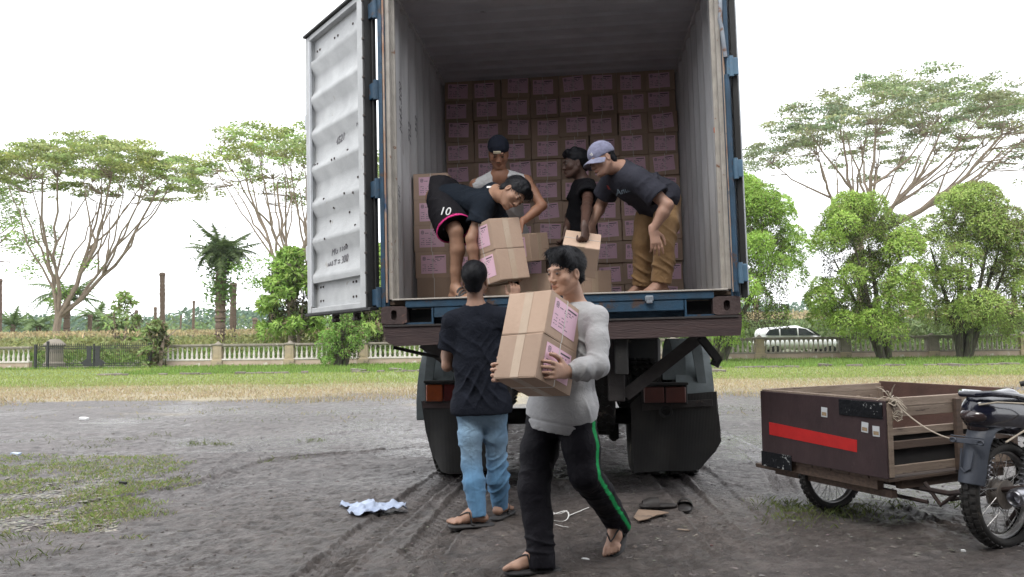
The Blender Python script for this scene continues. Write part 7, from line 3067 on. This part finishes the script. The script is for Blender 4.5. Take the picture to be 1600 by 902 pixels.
def thuja(name, label, u, d, crown, stems, seed, col=(0.15, 0.27, 0.045), n_lobe=46, per=900, bark=None, cat='tree', stem_to=0.5, size=0.038, group='thujas in front of the balustrade', dead=0.12, lob=(0.17, 0.30), elong=3.0):
    """crown = (u0, u1, v top, v bottom): billowing dome of drooping sprays on several stems"""
    r = random.Random(seed)
    rs = np.random.RandomState(seed)
    base = Vector((wx(u, d), d, 0))
    t = thing(name, label, cat, base, group=group)
    u0, u1, v0, v1 = crown
    cx = wx((u0 + u1) / 2, d) - base.x
    Rr = (u1 - u0) / 2 * d / FPX
    zt, zb = P((u0 + u1) / 2, v0, d).z, P((u0 + u1) / 2, v1, d).z
    m = MB()
    tips = []
    for i in range(stems):
        a = 2 * pi * i / stems + r.uniform(-0.4, 0.4)
        q = r.uniform(0.2, 0.6)
        e = Vector((cx + cos(a) * q * Rr, sin(a) * q * Rr, zb + (zt - zb) * r.uniform(0.4, 0.7)))
        b = Vector((cos(a) * 0.16 + r.uniform(-0.05, 0.05), sin(a) * 0.16, -0.05))
        mid = b.lerp(e, 0.4) + Vector((cx * 0.05, 0, 0.3))
        m.tube([b, b.lerp(mid, 0.5) + Vector((0, 0, 0.1)), mid, e], [0.15, 0.11, 0.09, 0.03], 8)
        for k in range(4):
            p = b.lerp(e, r.uniform(0.4, 0.9))
            m.tube([p, p + Vector((r.uniform(-0.9, 0.9), r.uniform(-0.9, 0.9), r.uniform(0.2, 0.9)))], [0.035, 0.01], 5)
    m.build('trunk', bark or M_bark2, t)
    cen, cc, nv, dr = [], [], [], []
    lobes = []
    for i in range(n_lobe):
        a = r.uniform(0, 2 * pi)
        hz = r.random() ** 0.8
        prof = sqrt(max(0.02, 1 - (hz * 0.98) ** 2.4)) * (0.70 + 0.30 * min(1, (hz + 0.12) * 2.4))
        lr = Rr * r.uniform(lob[0], lob[1])
        q = prof * (r.uniform(0.8, 1.04) if i % 5 else r.uniform(0.1, 0.6))
        lobes.append((Vector((cx + cos(a) * max(0, q * Rr - lr * 0.75), sin(a) * max(0, q * Rr - lr * 0.75), zb + (zt - zb - lr * 0.7) * hz)), lr))
    for (p, lr) in lobes:
        n = int(per * (lr / (Rr * 0.26)) ** 2)
        q = rs.normal(0, 1, (n, 3))
        q[:, 2] = np.abs(q[:, 2]) * np.where(rs.rand(n) < 0.30, -0.6, 1.0)
        q /= np.linalg.norm(q, axis=1)[:, None]
        w = q * lr * rs.uniform(0.82, 1.06, (n, 1))
        w[:, 2] *= 0.82
        w += 0.16 * lr * np.clip(vnoise(q * 3.3 + p.x, 3), -0.6, 1)[:, None] * q
        w[:, 2] += 0.10 * lr * vnoise(q * 7 + p.z, 4)
        cen.append(w + np.array(p))
        q2 = q + np.array([0, 0, 0.22])
        nv.append(q2 / np.linalg.norm(q2, axis=1)[:, None])
        dr.append(q * 0.75 + np.array([0, 0, -0.35]))
        b = r.uniform(0.78, 1.2)
        base_c = jit(np.array(col) * b, n, 0.22, r.randint(0, 9999))
        dd = rs.rand(n) < dead * (1.6 if p.x > cx else 0.8) * (0.4 + (vnoise(q * 2.5 + p.x, 8) > 0.1))
        base_c[dd] = jit((0.20, 0.16, 0.09), dd.sum(), 0.3, 3)
        cc.append(base_c)
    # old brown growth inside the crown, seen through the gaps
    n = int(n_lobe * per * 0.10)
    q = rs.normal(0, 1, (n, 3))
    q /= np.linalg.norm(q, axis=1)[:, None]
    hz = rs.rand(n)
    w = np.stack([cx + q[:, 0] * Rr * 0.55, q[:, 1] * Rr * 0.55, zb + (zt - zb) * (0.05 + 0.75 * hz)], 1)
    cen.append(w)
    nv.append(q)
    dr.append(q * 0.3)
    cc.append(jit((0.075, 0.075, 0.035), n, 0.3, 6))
    leaves('crown', np.concatenate(cen), size, np.concatenate(cc), t, seed, 0.0, elong, 1.0, nrm=np.concatenate(nv), dirs=np.concatenate(dr))
    return t


thuja('thuja_tree', 'bright green thuja tree standing just right of the container', 1120, 32.8, (1040, 1282, 268, 528), 5, 21, (0.33, 0.51, 0.10), 58, 2300, dead=0.03)
thuja('thuja_tree', 'round-headed thuja tree with several mossy stems, right of the white car', 1378, 33.3, (1243, 1452, 296, 522), 7, 22, (0.34, 0.49, 0.105), 52, 2300, dead=0.10)
thuja('thuja_tree', 'browner thuja tree on slender mossy stems at the right', 1502, 33.6, (1418, 1640, 283, 520), 7, 23, (0.34, 0.46, 0.12), 56, 2300, dead=0.18)
thuja('shrub', 'low dense green shrub in front of the balustrade under the open door', 530, 33.2, (490, 584, 476, 566), 4, 24, (0.22, 0.38, 0.085), 44, 330, cat='shrub', group=None, dead=0.14)
thuja('leafy_tree', 'small bright green leafy tree seen between the door and the container', 590, 38, (535, 640, 380, 552), 3, 25, (0.33, 0.48, 0.12), 60, 210, bark=M_bark, size=0.11, group=None, dead=0.1)
thuja('leafy_tree', 'bright green bushy young tree left of the open door', 458, 40, (392, 520, 388, 522), 3, 26, (0.32, 0.49, 0.11), 60, 210, bark=M_bark, size=0.10, group=None, dead=0.03)
thuja('hedge_shrub', 'wispy green creeper bush at the right end of the iron gate', 245, 34.9, (218, 272, 500, 575), 2, 27, (0.27, 0.36, 0.13), 30, 60, bark=M_bark, size=0.09, group=None, dead=0.25, cat='shrub')
thuja('young_tree', 'creeper-covered young tree right of the gate pillar', 190, 43, (160, 224, 455, 540), 2, 28, (0.32, 0.46, 0.14), 30, 30, bark=M_bark, size=0.10, group=None, dead=0.1)
for (u, v, w_, l) in ((213, 500, 5, 'thin creeper-wrapped stem right of the young tree'),):
    thuja('young_tree', l, u, 48, (200, 228, 490, 540), 1, 29, (0.27, 0.38, 0.12), 16, 22, bark=M_bark, size=0.10, group=None)


def frond_mesh(L, nl, droop, seed, col):
    r = random.Random(seed)
    V, F, C = [], [], []
    pts = []
    for i in range(nl + 1):
        t = i / nl
        pts.append(Vector((L * t * (1 - 0.25 * t * droop), 0, L * (0.42 * t - droop * 0.75 * t * t))))
    for i in range(1, nl + 1):
        p = pts[i]
        d = (pts[i] - pts[i - 1]).normalized()
        ll = L * 0.24 * sin(pi * min(0.96, 0.15 + i / nl * 0.85)) + 0.06
        for sy in (-1, 1):
            tip = p + Vector((d.x * ll * 0.45, sy * ll * 0.8, d.z * ll * 0.4 - ll * r.uniform(0.2, 0.55)))
            w = 0.055 * L
            o = len(V)
            V += [p, p + d * w, tip, tip]
            F.append((o, o + 1, o + 2, o + 3))
            b = r.uniform(0.6, 1.3)
            C += [(col[0] * b, col[1] * b, col[2] * b)] * 4
        o = len(V)
        q = pts[i - 1]
        V += [q + Vector((0, 0.02, 0)), q - Vector((0, 0.02, 0)), p - Vector((0, 0.012, 0)), p + Vector((0, 0.012, 0))]
        F.append((o, o + 1, o + 2, o + 3))
        C += [(col[0], col[1] * 0.8, col[2])] * 4
    V = np.array([tuple(v) for v in V])
    return np_mesh('frond', V, np.array(F), M_leaf, False, np.array(C))


def palm(label, u, d, vtop, L, nf, seed, col, trunk_r=0.25, group='oil palms behind the balustrade', wild=0.0):
    r = random.Random(seed)
    base = Vector((wx(u, d), d, 0))
    zt = P(u, vtop, d).z
    t = thing('palm_tree', label, 'palm tree', base, group=group)
    m = MB()
    prof, z = [], -0.1
    while z < zt:
        prof += [(trunk_r * r.uniform(0.86, 1.08), z), (trunk_r * r.uniform(0.75, 0.95), z + 0.09)]
        z += 0.18
    prof.append((0.02, zt + 0.2))
    m.lathe(prof, (0, 0, 0), 'Z', 10)
    m.build('trunk', M_bark3, t)
    ms = [frond_mesh(L, 20, dr, seed + k, col) for k, dr in enumerate((0.25, 0.6, 1.0, 1.35))]
    for i in range(nf):
        o = link('frond', ms[i % 4], t)
        s_ = r.uniform(0.75, 1.15)
        o.matrix_local = Matrix.Translation((0, 0, zt + r.uniform(-0.4, 0.15))) @ Matrix.Rotation(2 * pi * i / nf * 2.63, 4, 'Z') @ Matrix.Rotation(-r.uniform(-0.1, 0.75), 4, 'Y') @ Matrix.Scale(s_, 4)
    return t


pt = palm('oil palm with a shaggy dark head and fern-covered trunk, left of centre', 344, 42, 392, 2.2, 36, 31, (0.13, 0.18, 0.075), 0.30, group=None)
rsx = np.random.RandomState(77)
q = rsx.normal(0, 1, (1500, 3)) * np.array([0.42, 0.42, 0.42])
leaves('fern_growth', q + np.array([0, 0, 5.7]), 0.12, jit((0.11, 0.16, 0.07), 1500, 0.4, 5), pt, 6, 0.4, 2.2, 0.8)
q = rsx.normal(0, 1, (1000, 3)) * np.array([0.33, 0.33, 0.55])
leaves('fern_growth', q + np.array([0, 0, 4.1]), 0.11, jit((0.16, 0.26, 0.08), 1000, 0.4, 6), pt, 7, 0.4, 2.2, 0.8)
GP = 'oil palms behind the balustrade'
for i, (u, d, vt, L, l) in enumerate(((104, 56, 462, 2.9, 'green oil palm just right of the tall gate tree'), (152, 66, 500, 2.6, 'oil palm further back, right of the first one'), (60, 70, 508, 2.4, 'small oil palm left of the gate pillar'),
                                       (20, 76, 508, 2.4, 'small oil palm at the left edge'), (176, 60, 508, 2.4, 'low oil palm beside the creeper-covered young tree'), (560, 70, 508, 2.4, 'distant palm glimpsed between door and container'))):
    palm(l, u, d, vt, L, 24, 40 + i, (0.16, 0.235, 0.09), 0.24, GP)
GD = 'dead palm trunks standing in the field'
for i, (u, d, vt, rr_, l) in enumerate(((255, 48, 430, 0.17, 'tall dark bare palm trunk right of the iron gate'), (301, 60, 473, 0.11, 'thin bare trunk left of the shaggy palm'), (243, 62, 483, 0.13, 'short bare trunk beside the tall dark one'),
                                          (364, 46, 446, 0.20, 'knobbly bare trunk directly right of the shaggy palm'), (1, 48, 440, 0.14, 'bare trunk at the left picture edge'), (397, 60, 500, 0.2, 'short stump trunk between the bare trunk and young tree'),
                                          (422, 50, 470, 0.16, 'bare trunk left of the bushy young tree'), (432, 54, 478, 0.15, 'bare trunk behind the bushy young tree'), (468, 50, 488, 0.15, 'bare trunk right of the bushy young tree'), (140, 58, 495, 0.16, 'bare trunk between two oil palms'), (281, 70, 496, 0.08, 'thinnest bare pole left of the shaggy palm'),
                                          (1433, 60, 440, 0.30, 'stout trunk seen between the two right-hand thujas'), (1180, 52, 470, 0.2, 'trunk glimpsed right of the container'), (1585, 56, 455, 0.2, 'trunk at the right edge behind the thujas'), (212, 58, 488, 0.12, 'bare trunk behind the creeper-wrapped stem'))):
    r = random.Random(60 + i)
    zt = P(u, vt, d).z
    m = MB()
    prof, z = [], -0.1
    while z < zt:
        prof += [(rr_ * r.uniform(0.85, 1.12), z), (rr_ * r.uniform(0.8, 1.0), z + 0.12)]
        z += 0.25
    prof += [(rr_ * 1.25, zt), (rr_ * 0.9, zt + 0.15), (0.0, zt + 0.18)]
    m.lathe(prof, (0, 0, 0), 'Z', 9)
    o = m.build('dead_palm_trunk', M_bark3)
    o.location = (wx(u, d), d, 0)
    o.rotation_euler = (r.uniform(-0.02, 0.02), r.uniform(-0.02, 0.02), 0)
    tag(o, l, 'tree trunk', GD)

# maize field and rough growth behind the balustrade
rs = np.random.RandomState(91)


def leaf_mass(name, x, y, z, size, col, seed, droop=0.2, elong=3.0, flat=1.2, label=None, var=0.35):
    cen = np.stack([x, y, z], 1)
    o = leaves(name, cen, size, jit(col, len(x), var, seed), None, seed, droop, elong, flat)
    o['kind'] = 'stuff'
    if label:
        o['label'] = label
    return o


n = 36000
y = 40 + 34 * rs.rand(n) ** 1.7
x = rs.uniform(-1.05, -0.02, n) * y
hh = 1.25 + 0.3 * vnoise(np.stack([x * 0.5, y * 0.5, 0 * x], 1), 4) + 0.012 * (y - 40)
z = hh * rs.uniform(0.05, 1, n) ** 0.6
leaf_mass('maize_field', x, y, z, 0.11, (0.28, 0.30, 0.12), 92, label='yellow-green maize field behind the left balustrade')
n = 12500
y = 40 + 25 * rs.rand(n)
x = rs.uniform(-1.05, -0.02, n) * y
leaf_mass('maize_tassels', x, y, 1.45 + 0.3 * rs.rand(n) + 0.012 * (y - 40), 0.08, (0.44, 0.36, 0.20), 93, flat=2.0)
n = 40000
y = 41 + 22 * rs.rand(n) ** 1.5
x = rs.uniform(-0.05, 1.05, n) * y
hh = 1.75 + 0.35 * vnoise(np.stack([x * 0.6, y * 0.6, 0 * x], 1), 4) + 0.018 * (y - 40)
z = hh * rs.uniform(0.05, 1, n) ** 0.6
leaf_mass('maize_field', x, y, z, 0.14, (0.19, 0.25, 0.11), 94, label='taller green maize field behind the right balustrade')
n = 12000
y = 41 + 22 * rs.rand(n)
x = rs.uniform(-0.05, 1.05, n) * y
leaf_mass('maize_tassels', x, y, 1.95 + 0.45 * rs.rand(n) + 0.018 * (y - 40), 0.08, (0.42, 0.34, 0.20), 95, flat=2.0)
n = 17000
y = rs.uniform(36.2, 39.0, n)
x = rs.uniform(-1.05, 1.05, n) * y
xr = wx(1180, 38), wx(1320, 38)
keep = ~((x > xr[0]) & (x < xr[1]))
z = (0.75 + 0.35 * vnoise(np.stack([x * 0.8, y, 0 * x], 1), 9)) * rs.rand(n) ** 0.8
leaf_mass('verge_growth', x[keep], y[keep], z[keep], 0.09, (0.16, 0.24, 0.06), 96, label='green growth just behind the balustrade')
# middle-distance scrub
n = 21000
y = rs.uniform(68, 95, n)
x = rs.uniform(-1.0, 1.0, n) * y
hh = 2.6 + 1.6 * vnoise(np.stack([x * 0.16, y * 0.1, 0 * x], 1), 14) + 1.2 * vnoise(np.stack([x * 0.5, y * 0.3, 0 * x], 1), 15)
z = np.maximum(hh, 0.8) * rs.rand(n) ** 0.55
leaf_mass('scrub', x, y, z, 0.26, (0.16, 0.23, 0.10), 97, 0.1, 1.8, 0.9, 'scrub and young palms beyond the field')
# far wood
n = 56000
y = rs.uniform(150, 190, n)
x = rs.uniform(-1.0, 1.0, n) * y
hh = 5.4 + 2.2 * vnoise(np.stack([x * 0.06, y * 0.0, 0 * x], 1), 24) + 1.3 * vnoise(np.stack([x * 0.22, y * 0.0, 0 * x], 1), 25)
z = hh * rs.rand(n) ** 0.5
leaf_mass('far_wood', x, y, z, 0.62, (0.14, 0.21, 0.15), 98, 0.0, 1.4, 0.8, 'bluish far wood on the horizon', 0.2)  # distance haze put into the leaf colour as a blue tint

# ------------------------------------------------------------------ humid air
m = MB()
m.box((0, 170, 11.0), (560, 380, 26.0))
hz, t_, b_ = new_mat('humid_air')
t_.nodes.remove(b_)
pv = N(t_, 'ShaderNodeVolumePrincipled')
pv.inputs['Color'].default_value = (0.93, 0.97, 1.0, 1)
pv.inputs['Density'].default_value = 0.00025
t_.links.new(pv.outputs[0], t_.nodes['Material Output'].inputs['Volume'])
o = m.build('haze', hz, smooth=0)
o['kind'] = 'stuff'
# ================================================================== small things on the ground
M_cloth = pm('white_cotton_rag', (0.42, 0.48, 0.60), (0.34, 0.40, 0.54), 5, 0.9, bump=0.2, bscale=200)
n = 46
gxr = np.linspace(-0.5, 0.5, n)
Xr, Yr = np.meshgrid(gxr, gxr, indexing='ij')
Pr = np.stack([Xr.ravel(), Yr.ravel(), 0 * Xr.ravel()], 1)
ang = np.arctan2(Pr[:, 1], Pr[:, 0])
rad = np.hypot(Pr[:, 0], Pr[:, 1])
wob = 1 + 0.30 * np.sin(3 * ang + 0.7) + 0.14 * np.sin(7 * ang + 2)
px_, py_ = Pr[:, 0] * 0.36 * wob, Pr[:, 1] * 0.24 * wob
zz = 0.040 * np.exp(-((px_ + 0.04) / 0.055) ** 2 - ((py_ - 0.03) / 0.05) ** 2) * 1.3 + 0.045 * np.exp(-((px_ - 0.13) / 0.04) ** 2 - ((py_ - 0.04) / 0.04) ** 2)
zz += 0.020 * (1 - np.abs(np.sin(px_ * 30 + py_ * 16 + 2 * vnoise(Pr * 5, 1)))) + 0.014 * (1 - np.abs(np.sin(py_ * 48 - px_ * 12)))
zz += 0.004 * np.sign(np.sin(px_ * 41 + py_ * 33))
zz += 0.008
rc = G(582, 803)
px_ += 0.0
Vc = np.stack([px_ - 0.0, py_, zz], 1)
ii = np.arange(n * n).reshape(n, n)
Fc = np.stack([ii[:-1, :-1], ii[1:, :-1], ii[1:, 1:], ii[:-1, 1:]], -1).reshape(-1, 4)
me = np_mesh('rag', Vc, Fc, M_cloth)
o = link('rag', me)
sm = o.modifiers.new('thick', 'SOLIDIFY')
sm.thickness = 0.003
o.location = (rc.x, rc.y, gh(rc.x, rc.y))
tag(o, 'crumpled pale blue-white cloth lying on the mud', 'cloth')

M_strapw = pm('white_plastic_strap', (0.72, 0.72, 0.70), (0.6, 0.6, 0.58), 20, 0.5)


def strap_px(pts, label, wdt=0.010, lift=0.012):
    m = MB()
    P3 = []
    for u, v, z in pts:
        p = G(u, v)
        P3.append(Vector((p.x, p.y, gh(p.x, p.y) + lift + z)))
    # smooth
    for _ in range(2):
        q = [P3[0]]
        for a, b in zip(P3[:-1], P3[1:]):
            q += [a.lerp(b, 0.25), a.lerp(b, 0.75)]
        q.append(P3[-1])
        P3 = q
    m.tube(P3, wdt / 2, 6, flat=0.4)
    o = m.build('plastic_strap', M_strapw)
    tag(o, label, 'strap')


strap_px([(852, 812, 0), (868, 806, 0), (886, 803, .01), (890, 812, .012), (882, 822, .01), (862, 822, 0)], 'looped end of white plastic strap on the ground behind the walking man')
strap_px([(888, 809, 0.0), (905, 804, 0.004), (920, 799, 0)], 'straight white strap piece pointing right from the loop', 0.009)
strap_px([(858, 808, 0.012), (872, 811, 0.01), (886, 806, 0.012)], 'short white strap strand across the loop', 0.005)
strap_px([(854, 823, 0), (875, 824, 0), (888, 829, 0)], 'thin cream strap end lying below the loop', 0.006)

# cardboard sheet and slide sandals
cp = G(975, 823)
m = MB()
pl_ = [G(u, v) for u, v in ((998, 804), (1030, 806), (1046, 809), (1026, 813), (1012, 819), (998, 822), (990, 816))]
m.prism([(p.x - cp.x, p.y - cp.y) for p in pl_], 0.012, 0.017, 'XY')
o = m.build('cardboard_piece', pm('muddy_cardboard', (0.27, 0.19, 0.135), (0.16, 0.115, 0.085), 7, 0.85, c3=(0.12, 0.09, 0.07), c3scale=6, c3at=0.52), smooth=0)
o.location = (cp.x, cp.y, gh(cp.x, cp.y) + 0.004)
tag(o, 'torn muddy cardboard sheet lying by the slide sandals', 'cardboard')

M_slide = pm('brown_black_slide_rubber', (0.014, 0.012, 0.012), (0.024, 0.02, 0.019), 15, 0.6, 0.7, 0.2, 100)


def slide(u, v, ang, label, tilt=0.0):
    p = G(u, v)
    t = thing('slide_sandal', label, 'sandal', (p.x, p.y, gh(p.x, p.y) + 0.01), radians(ang), group='pair of slide sandals')
    s_ = SDF((-0.18, -0.09, -0.02), (0.18, 0.09, 0.12), 0.005)
    s_.cone((-0.09, 0, 0.015), (0.08, 0, 0.015), 0.042, 0.052, k=0.004, ax=(0, 0, 1), fl=0.36)
    V_, F_q = s_.mesh()
    link('sole', np_mesh('sole', relax(V_, F_q, 1), F_q, M_slide), t)
    m = MB()
    for i in range(2):
        pass
    vs, fs = [], []
    for k in range(11):
        a = pi * k / 10
        for (x, r_) in ((-0.005, 0.054), (0.05, 0.054), (0.105, 0.040)):
            vs.append((x, cos(a) * r_ * 1.02, 0.015 + sin(a) * r_ * (1.05 if x < 0.1 else 0.85)))
    for k in range(10):
        for q in range(2):
            fs.append((k * 3 + q, k * 3 + q + 1, k * 3 + q + 4, k * 3 + q + 3))
    kk = len(vs)
    vs += [(x, y * 0.92, 0.015 + (z - 0.015) * 0.92) for x, y, z in vs]
    fs += [tuple(i + kk for i in f_[::-1]) for f_ in fs]
    fs += [(k * 3, k * 3 + 3, k * 3 + 3 + kk, k * 3 + kk) for k in range(10)] + [(k * 3 + 2, k * 3 + 2 + kk, k * 3 + 5 + kk, k * 3 + 5) for k in range(10)]
    m.add(vs, fs)
    m.build('upper_strap', M_slide, t, smooth=50)
    t.rotation_euler = (0, tilt, radians(ang))
    return t


slide(1028, 798, 178, 'left slide sandal of the pair, lying sideways on to the viewer')
slide(1070, 797, 75, 'right slide sandal of the pair, toe pointing away')


def bit(u, v, poly, z, mat, name, label, cat, ang=0.0):
    p = G(u, v)
    m = MB()
    m.prism(poly, 0, z, 'XY')
    o = m.build(name, mat, smooth=0)
    o.location = (p.x, p.y, gh(p.x, p.y) + 0.006)
    o.rotation_euler = (0.1, 0.08, ang)
    tag(o, label, cat)


M_wp = pm('white_litter_plastic', (0.75, 0.76, 0.76), (0.66, 0.67, 0.68), 8, 0.5)
bit(131, 657, [(-.06, -.03), (.05, -.035), (.07, .02), (0, .05), (-.07, .03)], 0.03, M_wp, 'litter', 'white litter scrap lying on the mud at left', 'litter')
bit(25, 713, [(-.05, -.02), (.04, -.03), (.05, .02), (-.04, .025)], 0.02, pm('pale_blue_litter', (0.35, 0.45, 0.6), (0.5, 0.55, 0.62), 8, 0.5), 'litter', 'pale blue litter scrap at the edge of the ragged grass', 'litter')
bit(192, 760, [(-.03, -.01), (.03, -.012), (.03, .01), (-.03, .012)], 0.02, M_rubber, 'litter', 'small black lump at the grass patch edge', 'litter')
bit(915, 878, [(-.022, 0), (.012, -.010), (.022, -.006), (.008, .012), (-.012, .010)], 0.004, M_wp, 'paper_scrap', 'small white paper scrap in front of the walking man', 'litter')
bit(1505, 864, [(-.012, -.006), (.012, -.006), (.010, .008), (-.010, .006)], 0.01, M_wp, 'litter', 'tiny white bit beside the motorbike wheel', 'litter')
bit(1112, 858, [(-.008, -.006), (.008, -.006), (.008, .006), (-.008, .006)], 0.006, M_oldred, 'litter', 'tiny dark red bit on the brown earth', 'litter')
bit(1068, 831, [(-.04, -.006), (.03, -.008), (.04, .004), (-.03, .008)], 0.005, M_plank, 'wood_chip', 'thin wood chip on the ground below the slide sandals', 'wood chip', -0.15)
for (u, v, l) in ((1290, 573, 'pale stone lying at the lawn edge behind the cart'), (1495, 573, 'flat white stone lying at the lawn edge at right'), (1120, 582, 'white stone at the lawn edge right of the truck'), (620, 580, 'white stone in the kerb line left of the truck'), (560, 581, 'grey-white stone in the kerb line below the shrub')):
    p = G(u, v)
    bit(u, v, [(-.28, -.1), (.2, -.12), (.3, .05), (.05, .12), (-.25, .08)], 0.09, M_kerb, 'stone', l, 'stone')

# ------------------------------------------------------------------ the porch the photograph was taken from (behind and above the camera)
M_porch = pm('grey_painted_soffit', (0.16, 0.15, 0.145), (0.11, 0.105, 0.10), 2, 0.9)
porch = thing('porch', 'deep porch over the place the picture is taken from', 'porch', (0, -4.0, 0))
porch['kind'] = 'structure'
m = MB()
m.box((0, 0, 3.55), (26, 11.4, 0.25), bev=0.02)
m.build('roof', M_porch, porch)
m = MB()
m.box((0, 5.3, 3.95), (26, 0.3, 0.6), bev=0.02)  # unseen strip added above the roof edge, height set to dim the container
m.build('added_shade_wall', M_porch, porch)
m = MB()
m.box((0, -5.7, 1.7), (26, 0.25, 3.4))
m.build('back_wall', M_porch, porch)
for x in (-12, -4, 4, 12):
    m = MB()
    m.box((x, 5.2, 1.7), (0.3, 0.3, 3.4), bev=0.02)
    if abs(x) > 5:
        m.build('porch_column', M_porch, porch)
